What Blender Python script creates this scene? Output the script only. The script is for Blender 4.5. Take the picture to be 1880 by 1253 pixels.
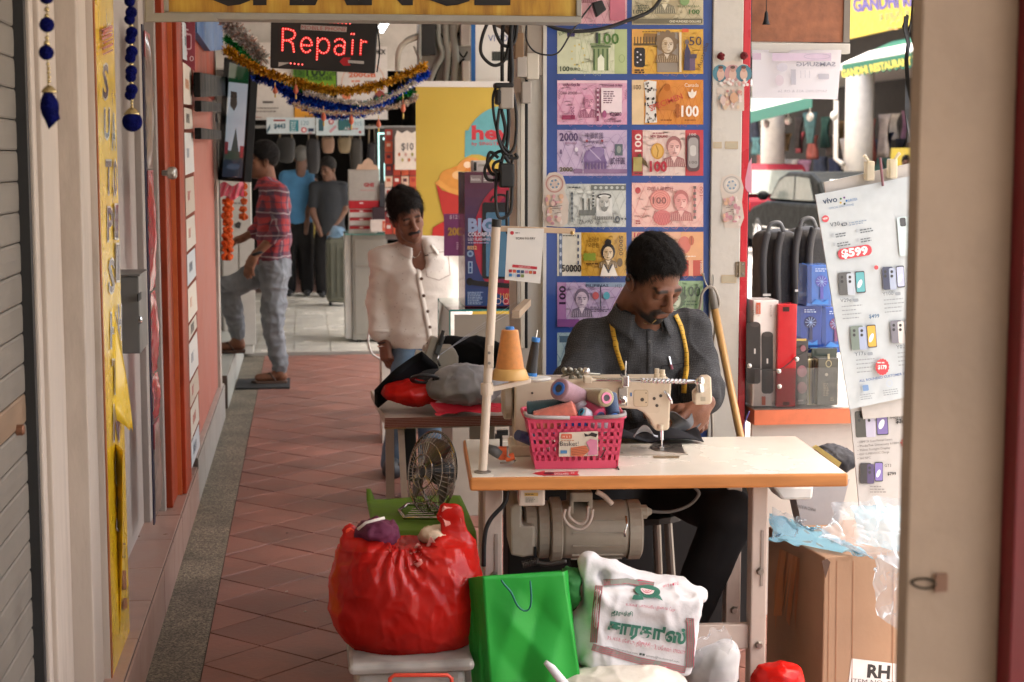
import bpy,bmesh,math,random
import numpy as np
from mathutils import Vector,Matrix,noise as mnoise
R = math.radians
rng = random.Random(7)
for o in list(bpy.data.objects):
 bpy.data.objects.remove(o)
S = bpy.context.scene
COL = S.collection
#
FPX,CX,CY = 3000.0,940.0,626.5
YAW,PITCH,CAMZ = R(7.23),R(6.31),1.55
cam_d = bpy.data.cameras.new('camera')
cam = bpy.data.objects.new('camera', cam_d)
COL.objects.link(cam)
cam.location = (0, 0, CAMZ)
cam.rotation_euler = (math.pi/2-PITCH, 0, -YAW)
cam_d.sensor_width = 36.0
cam_d.lens = FPX/1880.0*36.0
cam_d.clip_start,cam_d.clip_end = 0.05,500
cam_d.dof.use_dof = True
cam_d.dof.focus_distance = 4.6
cam_d.dof.aperture_fstop = 7.0
S.camera = cam
#
SUN_EL,SUN_AZ = R(73),R(104)
world = bpy.data.worlds.new('World')
S.world = world
world.use_nodes = True
wn = world.node_tree
wn.nodes.clear()
sky = wn.nodes.new('ShaderNodeTexSky')
sky.sky_type = 'NISHITA'
sky.sun_disc = False
sky.sun_elevation = SUN_EL
sky.sun_rotation = SUN_AZ
sky.air_density,sky.dust_density,sky.ozone_density = 1.0,9.0,0.3
bgn = wn.nodes.new('ShaderNodeBackground')
bgn.inputs['Strength'].default_value = 0.15
won = wn.nodes.new('ShaderNodeOutputWorld')
haz = wn.nodes.new('ShaderNodeMix')
haz.data_type = 'RGBA'; haz.blend_type = 'MULTIPLY'; haz.inputs[0].default_value = 1
haz.inputs[7].default_value = (1.0, .965, .91, 1)
wn.links.new(sky.outputs[0], haz.inputs[6])
wn.links.new(haz.outputs[2], bgn.inputs[0])
wn.links.new(bgn.outputs[0], won.inputs[0])
sun_d = bpy.data.lights.new('sun', 'SUN')
sun_d.energy = 1.7
sun_d.angle = R(0.6)
sun_d.color = (1.0, 0.96, 0.9)
sun = bpy.data.objects.new('sun', sun_d)
COL.objects.link(sun)
sdir = Vector((math.sin(SUN_AZ)*math.cos(SUN_EL),math.cos(SUN_AZ)*math.cos(SUN_EL),math.sin(SUN_EL)))
sun.rotation_euler = sdir.to_track_quat('Z', 'Y').to_euler()
sun.location = sdir*30
S.view_settings.view_transform = 'Standard'
S.view_settings.look = 'None'
S.view_settings.gamma = 1.0
S.view_settings.use_curve_mapping = False
S.view_settings.exposure = 2.95
S.render.engine = 'CYCLES'
S.cycles.use_denoising = True
S.cycles.max_bounces = 8
S.cycles.diffuse_bounces = 5
S.cycles.transparent_max_bounces = 16
S.cycles.sample_clamp_indirect = 8.0
#
_f = Vector((math.sin(YAW)*math.cos(PITCH),math.cos(YAW)*math.cos(PITCH),-math.sin(PITCH)))
_r = Vector((math.cos(YAW),-math.sin(YAW),0))
_u = Vector((math.sin(YAW)*math.sin(PITCH),math.cos(YAW)*math.sin(PITCH),math.cos(PITCH)))
CAM = Vector((0,0,CAMZ))
def ray(px, py):
 return _f+_r*((px-CX)/FPX)+_u*((CY-py)/FPX)
def W(px, py, d):return CAM+ray(px, py)*d
def YP(px, py, y):r = ray(px, py); return CAM+r*(y/r.y)
def XP(px, py, x):r = ray(px, py); return CAM+r*(x/r.x)
def ZP(px, py, z=0.0):r = ray(px, py); return CAM+r*((z-CAMZ)/r.z)
def PP(px, py, p0, n):
 r = ray(px, py)
 return CAM+r*((Vector(p0)-CAM).dot(n)/r.dot(n))
def PXM(y):return FPX/(y*math.cos(YAW))
#
_mats = {}
def srgb(h):
 h = h.lstrip('#')
 c = [int(h[i:i+2],16)/255 for i in (0,2,4)]
 return tuple(x/12.92 if x<=0.04045 else ((x+0.055)/1.055)**2.4 for x in c)
def col(c):return srgb(c)if isinstance(c, str)else tuple(c)
def M(name, c=(.5,.5,.5), rough=.5, var=.10, scale=8.0, bump=0.0, bscale=40.0, metal=0.0, spec=.5, dirt=0.0, dirtcol=(.08,.06,.045), dscale=3.0, trans=0.0, alpha=1.0, emit=None, estr=0.0, sss=0.0, coat=0.0, attr=False, stretch=(1,1,1), sheen=0.0, ior=1.45, tl=0.0, ridge=False):
 if name in _mats:return _mats[name]
 m = bpy.data.materials.new(name)
 m.use_nodes = True
 nt = m.node_tree
 b = nt.nodes['Principled BSDF']
 L = nt.links.new
 N = nt.nodes.new
 tc = N('ShaderNodeTexCoord')
 mp = N('ShaderNodeMapping'); mp.inputs['Scale'].default_value = stretch
 L(tc.outputs['Object'], mp.inputs[0])
 no = N('ShaderNodeTexNoise'); no.inputs['Scale'].default_value = scale; no.inputs['Detail'].default_value = 6
 L(mp.outputs[0], no.inputs['Vector'])
 c = col(c)
 if attr:
  at = N('ShaderNodeAttribute'); at.attribute_name = 'Col'
  base = at.outputs['Color']
 else:
  rgb = N('ShaderNodeRGB'); rgb.outputs[0].default_value = (*c, 1)
  base = rgb.outputs[0]
 mr = N('ShaderNodeMapRange')
 mr.inputs[1].default_value,mr.inputs[2].default_value = .3,.7
 mr.inputs[3].default_value,mr.inputs[4].default_value = 1-var,1+var
 L(no.outputs['Fac'], mr.inputs[0])
 mul = N('ShaderNodeMix'); mul.data_type = 'RGBA'; mul.blend_type = 'MULTIPLY'; mul.inputs[0].default_value = 1
 L(base, mul.inputs[6]); L(mr.outputs[0], mul.inputs[7])
 out = mul.outputs[2]
 if dirt>0:
  n2 = N('ShaderNodeTexNoise'); n2 .inputs['Scale'].default_value = dscale; n2 .inputs['Detail'].default_value = 10; n2 .inputs['Roughness'].default_value = .7
  L(mp.outputs[0], n2 .inputs['Vector'])
  r2 = N('ShaderNodeMapRange'); r2 .inputs[1].default_value,r2 .inputs[2].default_value = .5,.78
  r2 .inputs[3].default_value,r2 .inputs[4].default_value = 0,dirt
  L(n2 .outputs['Fac'], r2 .inputs[0])
  mx = N('ShaderNodeMix'); mx.data_type = 'RGBA'
  L(r2 .outputs[0], mx.inputs[0]); L(out, mx.inputs[6]); mx.inputs[7].default_value = (*dirtcol, 1)
  out = mx.outputs[2]
 L(out, b.inputs['Base Color'])
 rr = N('ShaderNodeMapRange'); rr.inputs[1].default_value,rr.inputs[2].default_value = .3,.7
 rr.inputs[3].default_value,rr.inputs[4].default_value = max(0.02, rough-.08),min(1, rough+.08)
 L(no.outputs['Fac'], rr.inputs[0]); L(rr.outputs[0], b.inputs['Roughness'])
 b.inputs['Metallic'].default_value = metal
 b.inputs['Specular IOR Level'].default_value = spec
 b.inputs['IOR'].default_value = ior
 if bump>0:
  nb = N('ShaderNodeTexNoise'); nb.inputs['Scale'].default_value = bscale; nb.inputs['Detail'].default_value = 5
  if ridge:nb.noise_type = 'RIDGED_MULTIFRACTAL'; nb.inputs['Detail'].default_value = 3
  L(mp.outputs[0], nb.inputs['Vector'])
  bp = N('ShaderNodeBump'); bp.inputs['Strength'].default_value = min(1, bump); bp.inputs['Distance'].default_value = .01
  L(nb.outputs['Fac'], bp.inputs['Height']); L(bp.outputs[0], b.inputs['Normal'])
 if trans:b.inputs['Transmission Weight'].default_value = trans
 if alpha<1:b.inputs['Alpha'].default_value = alpha
 if sss:
  b.inputs['Subsurface Weight'].default_value = sss
  b.inputs['Subsurface Radius'].default_value = (.012, .004, .002)
  b.inputs['Subsurface Scale'].default_value = .5
 if coat:b.inputs['Coat Weight'].default_value = coat; b.inputs['Coat Roughness'].default_value = .08
 if sheen:b.inputs['Sheen Weight'].default_value = sheen
 if emit is not None:
  b.inputs['Emission Color'].default_value = (*col(emit), 1)
  b.inputs['Emission Strength'].default_value = estr
 if tl>0:
  o = nt.nodes['Material Output']
  t = N('ShaderNodeBsdfTranslucent'); L(out, t.inputs[0])
  ms = N('ShaderNodeMixShader'); ms.inputs[0].default_value = tl
  L(b.outputs[0], ms.inputs[1]); L(t.outputs[0], ms.inputs[2]); L(ms.outputs[0], o.inputs[0])
 _mats[name] = m
 return m
def film(name, c=(.9,.92,.95), dens=.35, rough=.12, tint=None, bump=.12):
 """thin clear plastic film: part see-through, part glossy, a little milky"""
 if name in _mats:return _mats[name]
 m = bpy.data.materials.new(name); m.use_nodes = True
 nt = m.node_tree; nt.nodes.clear(); N = nt.nodes.new; L = nt.links.new
 o = N('ShaderNodeOutputMaterial'); t = N('ShaderNodeBsdfTransparent'); t.inputs[0].default_value = (*(tint or [min(1,.75+.25*x)for x in col(c)]), 1)
 p = N('ShaderNodeBsdfPrincipled'); p.inputs['Base Color'].default_value = (*col(c), 1); p.inputs['Roughness'].default_value = rough
 tr = N('ShaderNodeBsdfTranslucent'); tr.inputs[0].default_value = (*col(c), 1)
 m1 = N('ShaderNodeMixShader'); m1 .inputs[0].default_value = .35
 L(p.outputs[0], m1 .inputs[1]); L(tr.outputs[0], m1 .inputs[2])
 tc = N('ShaderNodeTexCoord'); no = N('ShaderNodeTexNoise'); no.inputs['Scale'].default_value = 9; no.inputs['Detail'].default_value = 2
 L(tc.outputs['Object'], no.inputs['Vector'])
 mr = N('ShaderNodeMapRange'); mr.inputs[1].default_value,mr.inputs[2].default_value = .35,.68
 mr.inputs[3].default_value,mr.inputs[4].default_value = dens*.6,min(.98, dens*1.3)
 rn = N('ShaderNodeTexNoise'); rn.noise_type = 'RIDGED_MULTIFRACTAL'; rn.inputs['Scale'].default_value = 16; rn.inputs['Detail'].default_value = 3; L(tc.outputs['Object'], rn.inputs['Vector'])
 bp = N('ShaderNodeBump'); bp.inputs['Strength'].default_value = bump; bp.inputs['Distance'].default_value = .004; L(rn.outputs['Fac'], bp.inputs['Height']); L(bp.outputs[0], p.inputs['Normal'])
 L(no.outputs['Fac'], mr.inputs[0])
 fr = N('ShaderNodeFresnel'); fr.inputs[0].default_value = 1.45
 ad = N('ShaderNodeMath'); ad.operation = 'ADD'; ad.use_clamp = True
 L(mr.outputs[0], ad.inputs[0]); L(fr.outputs[0], ad.inputs[1])
 m2 = N('ShaderNodeMixShader')
 L(ad.outputs[0], m2 .inputs[0]); L(t.outputs[0], m2 .inputs[1]); L(m1 .outputs[0], m2 .inputs[2]); L(m2 .outputs[0], o.inputs[0])
 _mats[name] = m
 return m
def glass(name, c=(.85,.95,.93), rough=.02):
 if name in _mats:return _mats[name]
 m = bpy.data.materials.new(name); m.use_nodes = True
 nt = m.node_tree; nt.nodes.clear(); N = nt.nodes.new; L = nt.links.new
 o = N('ShaderNodeOutputMaterial'); t = N('ShaderNodeBsdfTransparent'); t.inputs[0].default_value = (*c, 1)
 g = N('ShaderNodeBsdfGlossy'); g.inputs['Roughness'].default_value = rough
 fr = N('ShaderNodeFresnel'); fr.inputs[0].default_value = 1.5
 m2 = N('ShaderNodeMixShader'); L(fr.outputs[0], m2 .inputs[0]); L(t.outputs[0], m2 .inputs[1]); L(g.outputs[0], m2 .inputs[2]); L(m2 .outputs[0], o.inputs[0])
 _mats[name] = m
 return m
PRINT = M('printed_ink', rough=.45, var=.06, scale=30, attr=True)
GLOSSP = M('glossy_print', rough=.18, var=.05, scale=30, attr=True, coat=.4)
#
class MB:
 def __init__(s):s.v = []; s.f = []; s.c = []; s.cur = None
 def _add(s, vs, fs, c=None):
  n = len(s.v)
  s.v+=[tuple(p)for p in vs]
  s.f+=[tuple(i+n for i in f)for f in fs]
  s.c+=[c if c is not None else s.cur]*len(fs)
  return s
 def box(s, a, b, c=None):
  x0,y0,z0 = [min(a[i],b[i])for i in range(3)]; x1,y1,z1 = [max(a[i],b[i])for i in range(3)]
  return s._add([(x0,y0,z0),(x1,y0,z0),(x1,y1,z0),(x0,y1,z0),(x0,y0,z1),(x1,y0,z1),(x1,y1,z1),(x0,y1,z1)], [(0,3,2,1),(4,5,6,7),(0,1,5,4),(1,2,6,5),(2,3,7,6),(3,0,4,7)], c)
 def obox(s, o, ax, ay, az, c=None):
  o,ax,ay,az = map(Vector, (o,ax,ay,az))
  if ax.cross(ay).dot(az)<0:o,ax = o+ax,-ax
  P = [o, o+ax, o+ax+ay, o+ay]
  return s._add(P+[p+az for p in P], [(0,3,2,1),(4,5,6,7),(0,1,5,4),(1,2,6,5),(2,3,7,6),(3,0,4,7)], c)
 def quad(s, a, b, c_, d, c=None):return s._add([a,b,c_,d], [(0,1,2,3)], c)
 def slab(s, pts, off, c=None):
  off = Vector(off); P = [Vector(p)for p in pts]; n = len(P)
  return s._add(P+[p+off for p in P], [tuple(range(n))[::-1],tuple(range(n,2*n))]+[(i,(i+1)%n,n+(i+1)%n,n+i)for i in range(n)], c)
 def tube(s, pts, r, n=8, c=None, cap=True):
  P = [Vector(p)for p in pts]; k = len(P)
  rs = [r]*k if not hasattr(r, '__len__')else list(r)
  T = [(P[min(i+1,k-1)]-P[max(i-1,0)]).normalized()for i in range(k)]
  a = T[0].orthogonal().normalized(); vs = []; fs = []
  for i in range(k):
   a = (a-T[i]*a.dot(T[i]))
   a = a.normalized()if a.length>1e-6 else T[i].orthogonal().normalized()
   b = T[i].cross(a)
   for j in range(n):
    t = 2*math.pi*j/n
    vs.append(P[i]+(a*math.cos(t)+b*math.sin(t))*rs[i])
  for i in range(k-1):
   for j in range(n):
    fs.append((i*n+j,i*n+(j+1)%n,(i+1)*n+(j+1)%n,(i+1)*n+j))
  if cap:fs+=[tuple(range(n))[::-1], tuple(range((k-1)*n,k*n))]
  return s._add(vs, fs, c)
 def cyl(s, a, b, r, r2=None, n=16, c=None):return s.tube([a,b], [r,r if r2 is None else r2], n, c)
 def lathe(s, base, axis, prof, n=20, c=None):
  base,axis = Vector(base),Vector(axis).normalized()
  a = axis.orthogonal().normalized(); b = axis.cross(a); vs = []; fs = []
  for (r, h)in prof:
   for j in range(n):
    t = 2*math.pi*j/n
    vs.append(base+axis*h+(a*math.cos(t)+b*math.sin(t))*max(r,1e-5))
  k = len(prof)
  for i in range(k-1):
   for j in range(n):
    fs.append((i*n+j,i*n+(j+1)%n,(i+1)*n+(j+1)%n,(i+1)*n+j))
  fs+=[tuple(range(n))[::-1], tuple(range((k-1)*n,k*n))]
  return s._add(vs, fs, c)
 def ball(s, c0, r, n=10, m=7, c=None, sc=(1,1,1)):
  c0 = Vector(c0); vs = [c0+Vector((0,0,-r*sc[2]))]; fs = []
  for i in range(1, m):
   p = -math.pi/2+math.pi*i/m
   for j in range(n):
    t = 2*math.pi*j/n
    vs.append(c0+Vector((math.cos(t)*math.cos(p)*r*sc[0],math.sin(t)*math.cos(p)*r*sc[1],math.sin(p)*r*sc[2])))
  vs.append(c0+Vector((0,0,r*sc[2])))
  for j in range(n):
   fs.append((0,1+(j+1)%n,1+j)); fs.append((len(vs)-1,1+(m-2)*n+j,1+(m-2)*n+(j+1)%n))
  for i in range(m-2):
   for j in range(n):
    fs.append((1+i*n+j,1+i*n+(j+1)%n,1+(i+1)*n+(j+1)%n,1+(i+1)*n+j))
  return s._add(vs, fs, c)
 def grid(s, fn, nu, nv, c=None, closeu=False):
  vs = [fn(i/(nu if closeu else nu-1),j/(nv-1))for j in range(nv)for i in range(nu)]
  fs = []
  for j in range(nv-1):
   for i in range(nu if closeu else nu-1):
    fs.append((j*nu+i,j*nu+(i+1)%nu,(j+1)*nu+(i+1)%nu,(j+1)*nu+i))
  return s._add(vs, fs, c)
 def build(s, name, mat, parent=None, smooth=False, bevel=0.0, world=True, solid=0.0, subd=0, autos=None):
  me = bpy.data.meshes.new(name)
  V = np.array(s.v, dtype=np.float64).reshape(-1, 3)
  if parent is not None:
   org = Vector(parent['_w'])if world and '_w' in parent else Vector((0,0,0))
  elif world:
   lo,hi = V.min(0),V.max(0); org = Vector(((lo[0]+hi[0])/2,(lo[1]+hi[1])/2,lo[2]))
  else:org = Vector((0,0,0))
  V = V-np.array(org)
  me.from_pydata(V.tolist(), [], s.f)
  if any(c is not None for c in s.c):
   ca = me.color_attributes.new('Col', 'FLOAT_COLOR', 'CORNER')
   buf = []
   for p,c in zip(me.polygons, s.c):
    cc = col(c)if c is not None else (.5, .5, .5)
    buf+=[cc[0], cc[1], cc[2], 1.0]*p.loop_total
   ca.data.foreach_set('color', buf)
  return finish(name, me, mat, parent, org, smooth, bevel, solid, subd)
def finish(name, me, mat, parent, org, smooth=False, bevel=0.0, solid=0.0, subd=0):
 if smooth:me.polygons.foreach_set('use_smooth', [True]*len(me.polygons))
 me.materials.append(mat)
 o = bpy.data.objects.new(name, me)
 COL.objects.link(o)
 if parent is not None:
  o.parent = parent
  if '_w' in parent:
   o['_w'] = parent['_w']
 else:
  o.location = org
  o['_w'] = tuple(org)
 if solid:md = o.modifiers.new('thick', 'SOLIDIFY'); md.thickness = solid; md.offset = 0
 if bevel:md = o.modifiers.new('bevel', 'BEVEL'); md.width = bevel; md.segments = 2; md.limit_method = 'ANGLE'; md.angle_limit = R(40)
 if subd:md = o.modifiers.new('sub', 'SUBSURF'); md.levels = md.render_levels = subd
 if smooth and bevel:
  pass
 return o
def tag(o, label, cat, group=None):
 o['label'] = label; o['category'] = cat
 if group:o['group'] = group
 return o
def thing(name, label, cat, loc, group=None, rotz=0.0):
 o = bpy.data.objects.new(name, None)
 COL.objects.link(o)
 o.empty_display_size = .05
 o.location = loc; o.rotation_euler[2] = rotz
 o['_w'] = tuple(loc)
 return tag(o, label, cat, group)
def struct(o):o['kind'] = 'structure'; return o
def stuff(o):o['kind'] = 'stuff'; return o
def copy_tree(o, parent=None):
 c = o.copy(); COL.objects.link(c)
 if parent is not None:c.parent = parent
 for ch in list(o.children):copy_tree(ch, c)
 return c
def one(name, mb, mat, label, cat, group=None, **k):return tag(mb.build(name,mat,**k), label, cat, group)
#
_tx = {}
def text_geo(body, bold=0.0):
 k = (body, bold)
 if k not in _tx:
  c = bpy.data.curves.new('t', 'FONT'); c.body = body; c.resolution_u = 2; c.offset = bold; c.fill_mode = 'FRONT' if False else 'BOTH'
  o = bpy.data.objects.new('t', c); COL.objects.link(o)
  me = bpy.data.meshes.new_from_object(o)
  v = np.array([x.co[:2]for x in me.vertices]).reshape(-1, 2)
  f = [tuple(p.vertices)for p in me.polygons]
  bpy.data.objects.remove(o); bpy.data.curves.remove(c); bpy.data.meshes.remove(me)
  if len(v):v[:, 0]-=v[:, 0].min()
  _tx[k] = (v, f)
 return _tx[k]
class Print:
 """coloured flat shapes in photo pixels, cast onto a plane (point p0, normal n towards the viewer)"""
 def __init__(s, p0, n, step=.00018, lift=.0006):
  s.p0 = Vector(p0); s.n = Vector(n).normalized(); s.mb = MB(); s.k = 0; s.step = step; s.lift = lift
 def at(s, x, y):return PP(x, y, s.p0, s.n)+s.n*(s.lift+s.k*s.step)
 def poly(s, pts, c):
  s.k+=1; P = [s.at(*p)for p in pts]
  nn = (P[1]-P[0]).cross(P[2]-P[0])
  if nn.dot(s.n)<0:P = P[::-1]
  s.mb._add(P, [tuple(range(len(P)))], c); return s
 def rect(s, x, y, x2, y2, c):return s.poly([(x,y),(x2,y),(x2,y2),(x,y2)], c)
 def ell(s, x, y, rx, ry=None, c='#000', n=18, a0=0, a1=360, rot=0):
  ry = rx if ry is None else ry; cr,sr = math.cos(R(rot)),math.sin(R(rot)); pts = []
  for i in range(n+(a1-a0<360)):
   t = R(a0+(a1-a0)*i/n); u,v = math.cos(t)*rx,math.sin(t)*ry
   pts.append((x+u*cr-v*sr,y+u*sr+v*cr))
  return s.poly(pts, c)
 def rrect(s, x, y, x2, y2, r, c, rot=0, n=4):
  pts = []
  for (cx, cy, a)in ((x2-r,y+r,-90), (x2-r,y2-r,0), (x+r,y2-r,90), (x+r,y+r,180)):
   for i in range(n+1):
    t = R(a+90*i/n); pts.append((cx+math.cos(t)*r,cy+math.sin(t)*r))
  if rot:
   mx,my = (x+x2)/2,(y+y2)/2; cr,sr = math.cos(R(rot)),math.sin(R(rot))
   pts = [(mx+(a-mx)*cr-(b-my)*sr,my+(a-mx)*sr+(b-my)*cr)for a, b in pts]
  return s.poly(pts, c)
 def line(s, pts, w, c):
  s.k+=1; vs = []; fs = []; n = len(pts)
  for i,p in enumerate(pts):
   a,b = pts[max(i-1,0)],pts[min(i+1,n-1)]
   dx,dy = b[0]-a[0],b[1]-a[1]; l = math.hypot(dx, dy)or 1
   ox,oy = -dy/l*w/2,dx/l*w/2
   vs+=[s.at(p[0]+ox,p[1]+oy), s.at(p[0]-ox,p[1]-oy)]
  for i in range(n-1):fs.append((2*i,2*i+1,2*i+3,2*i+2))
  s.mb._add(vs, fs, c); return s
 def ring(s, x, y, rx, ry, w, c, n=24, a0=0, a1=360):
  return s.line([(x+math.cos(R(a0+(a1-a0)*i/n))*rx,y+math.sin(R(a0+(a1-a0)*i/n))*ry)for i in range(n+1)], w, c)
 def text(s, body, x, y, h, c, w=None, rot=0, bold=0.0, skew=0, anchor='l', flip=False):
  """cap height about h px, baseline at (x, y); w squeezes or stretches to that width"""
  v,f = text_geo(body, bold)
  if not len(v):return s
  s.k+=1
  sc = h/.73; sx = sc if w is None else w/max(v[:,0].max(), 1e-6)
  wd = v[:, 0].max()*sx; x0 = -wd/2 if anchor=='c' else (-wd if anchor=='r' else 0)
  cr,sr = math.cos(R(rot)),math.sin(R(rot)); P = []
  for a,b in v:
   u = x0+(wd-a*sx if flip else a*sx)+skew*b*sc; t = -b*sc
   P.append(s.at(x+u*cr-t*sr,y+u*sr+t*cr))
  s.mb._add(P, f, c); return s
 def tiny(s, x, y, w, h, c, rows=1, gap=None, seed=0, rot=0):
  """rows of print too small to read: short dashes of word lengths"""
  q = random.Random(seed*31+int(x)); gap = gap or h*1.9
  cr,sr = math.cos(R(rot)),math.sin(R(rot))
  s.k+=1
  for r_ in range(rows):
   u = 0; end = w*q.uniform(.65, 1)
   while u<end:
    l = q.uniform(2, 5)*h*.7; l = min(l, end-u)
    pts = [(u,r_*gap), (u+l,r_*gap), (u+l,r_*gap+h), (u,r_*gap+h)]
    P = [s.at(x+a*cr-b*sr,y+a*sr+b*cr)for a, b in pts][::-1]
    s.mb._add(P, [(0,1,2,3)], c); u+=l+h*.6
  return s
 def build(s, name, parent=None, mat=None, **k):return s.mb.build(name, mat or PRINT, parent, **k)
#
def smin(a, b, k):
 h = np.clip(.5+.5*(b-a)/k, 0, 1)
 return b+(a-b)*h-k*h*(1-h)
class SDF:
 def __init__(s):s.ops = []
 def cap(s, a, b, ra, rb=None, k=.02, sub=False):s.ops.append(('cap',np.array(a,float),np.array(b,float),ra,ra if rb is None else rb,k,sub)); return s
 def ell(s, c, r, k=.02, rot=None, sub=False):s.ops.append(('ell',np.array(c,float),np.array(r,float),None if rot is None else np.array(rot,float),0,k,sub)); return s
 def chain(s, pts, rs, k=.02):
  for i in range(len(pts)-1):s.cap(pts[i], pts[i+1], rs[i], rs[i+1], k if i==0 else.012)
  return s
 def rbox(s, c, h, r, k=.02, rot=None, sub=False):s.ops.append(('box',np.array(c,float),np.array(h,float),None if rot is None else np.array(rot,float),r,k,sub)); return s
 def bounds(s, pad):
  lo = np.full(3, 1e9); hi = -lo
  for o in s.ops:
   if o[-1]:continue
   if o[0]=='cap':r = max(o[3], o[4]); pts = [o[1]-r, o[1]+r, o[2]-r, o[2]+r]
   else:r = np.linalg.norm(o[2])if o[3]is not None else o[2]; r = r+(o[4]if o[0]=='box' else 0); pts = [o[1]-r, o[1]+r]
   for p in pts:lo = np.minimum(lo, p); hi = np.maximum(hi, p)
  return lo-pad,hi+pad
 def ev(s, P):
  d = np.full(P.shape[:-1], 1e3, dtype=np.float32)
  for o in s.ops:
   if o[0]=='cap':
    a,b = o[1].astype(np.float32),o[2].astype(np.float32); ba = b-a; L2 = float(ba.dot(ba))or 1e-9
    pa = P-a; t = np.clip((pa@ba)/L2, 0, 1)
    e = np.linalg.norm(pa-t[...,None]*ba, axis=-1)-(o[3]+(o[4]-o[3])*t)
   else:
    q = P-o[1].astype(np.float32)
    if o[3]is not None:q = q@o[3].astype(np.float32)
    if o[0]=='ell':
     r = o[2].astype(np.float32); k0 = np.linalg.norm(q/r, axis=-1); k1 = np.linalg.norm(q/(r*r), axis=-1)
     e = k0*(k0-1)/np.maximum(k1, 1e-6)
    else:
     w = np.abs(q)-(o[2].astype(np.float32)-o[4]*0)
     e = np.linalg.norm(np.maximum(w,0), axis=-1)+np.minimum(w.max(-1), 0)-o[4]
   d = -smin(-d, e, o[5])if o[6]else smin(d, e, o[5])
  return d
 def mesh(s, h, pad=None, fn=None):
  lo,hi = s.bounds(pad or 3*h)
  n = np.maximum(4, np.ceil((hi-lo)/h).astype(int)+1)
  ax = [lo[i]+h*np.arange(n[i])for i in range(3)]
  P = np.stack(np.meshgrid(*ax,indexing='ij'), -1).astype(np.float32)
  d = s.ev(P)
  if fn is not None:d = fn(P, d)
  return surfnet(d, lo, h)
def surfnet(d, lo, h):
 ins = d<0
 c = np.stack([ins[i:i+ins.shape[0]-1,j:j+ins.shape[1]-1,k:k+ins.shape[2]-1]for i in (0,1)for j in (0,1)for k in (0,1)], 0)
 cnt = c.sum(0); act = (cnt>0)&(cnt<8)
 idx = -np.ones(act.shape, int); ii = np.argwhere(act); idx[act] = np.arange(len(ii))
 acc = np.zeros((len(ii),3)); num = np.zeros(len(ii))
 for ax in range(3):
  for o1 in (0, 1):
   for o2 in (0, 1):
    off = [0, 0, 0]; oth = [a for a in range(3)if a!=ax]; off[oth[0]] = o1; off[oth[1]] = o2
    a = ii+off; b = a.copy(); b[:, ax]+=1
    da = d[a[:,0], a[:,1], a[:,2]]; db = d[b[:,0], b[:,1], b[:,2]]
    m = (da<0)!=(db<0); t = np.where(m, da/np.where(da-db==0,1,da-db), 0)
    p = a.astype(float); p[:, ax]+=t
    acc[m]+=p[m]; num[m]+=1
 V = lo+(acc/np.maximum(num,1)[:,None])*h
 F = []
 for ax in range(3):
  u,v = [(1,2), (2,0), (0,1)][ax]
  sl0 = [slice(None)]*3; sl1 = [slice(None)]*3
  sl0[ax] = slice(0, -1); sl1[ax] = slice(1, None)
  A = ins[tuple(sl0)]; B = ins[tuple(sl1)]
  e = np.argwhere(A!=B)
  e = e[(e[:,u]>0)&(e[:,v]>0)&(e[:,u]<act.shape[u])&(e[:,v]<act.shape[v])]
  if not len(e):continue
  q = []
  for du,dv in ((1,1), (0,1), (0,0), (1,0)):
   t = e.copy(); t[:, u]-=du; t[:, v]-=dv; q.append(idx[t[:,0],t[:,1],t[:,2]])
  q = np.stack(q, 1); inn = A[e[:,0], e[:,1], e[:,2]]
  q[~inn] = q[~inn][:, ::-1]
  F.append(q)
 F = np.concatenate(F); F = F[(F>=0).all(1)]
 return V,F
def snoise(P, f, seed=0, oct=3):
 """cheap smooth noise for numpy point arrays: domain-warped sines"""
 r = np.random.RandomState(seed); out = np.zeros(P.shape[:-1]); amp = 1.0; tot = 0
 for o_ in range(oct):
  for k in range(4):
   d = r.normal(size=3); d/=np.linalg.norm(d); d2 = r.normal(size=3)
   out+=amp*np.sin(f*(P@d)+1.3*np.sin(f*.6*(P@d2)+r.uniform(0,6))+r.uniform(0,6))/4
  tot+=amp; amp*=.5; f*=2.03
 return out/tot
def npmesh(name, V, F, mat, parent=None, colors=None, smooth=True, subd=0, solid=0.0, org=None):
 """mesh object from numpy arrays in world space; colors per vertex"""
 if parent is not None:o3 = Vector(parent['_w'])if '_w' in parent else Vector((0,0,0))
 else:lo,hi = V.min(0),V.max(0); o3 = Vector(((lo[0]+hi[0])/2,(lo[1]+hi[1])/2,lo[2]))
 V = V-np.array(o3)
 me = bpy.data.meshes.new(name)
 me.from_pydata(V.tolist(), [], [tuple(f)for f in F.tolist()])
 if colors is not None:
  ca = me.color_attributes.new('Col', 'FLOAT_COLOR', 'POINT')
  cc = np.ones((len(V),4)); cc[:, :3] = colors
  ca.data.foreach_set('color', cc.ravel())
 return finish(name, me, mat, parent, o3, smooth, 0, solid, subd)
def merge(parts):
 Vs = []; Fs = []; Cs = []; n = 0
 for p in parts:
  Vs.append(p[0]); Fs.append(np.asarray(p[1])+n); n+=len(p[0])
  if len(p)>2:Cs.append(p[2])
 return np.concatenate(Vs),np.concatenate(Fs),(np.concatenate(Cs)if Cs else None)
def vnormals(V, F):
 n = np.cross(V[F[:,1]]-V[F[:,0]], V[F[:,2]]-V[F[:,0]]); N = np.zeros_like(V)
 for i in range(F.shape[1]):np.add.at(N, F[:,i], n)
 return N/np.maximum(np.linalg.norm(N,axis=1,keepdims=True), 1e-12)
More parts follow.
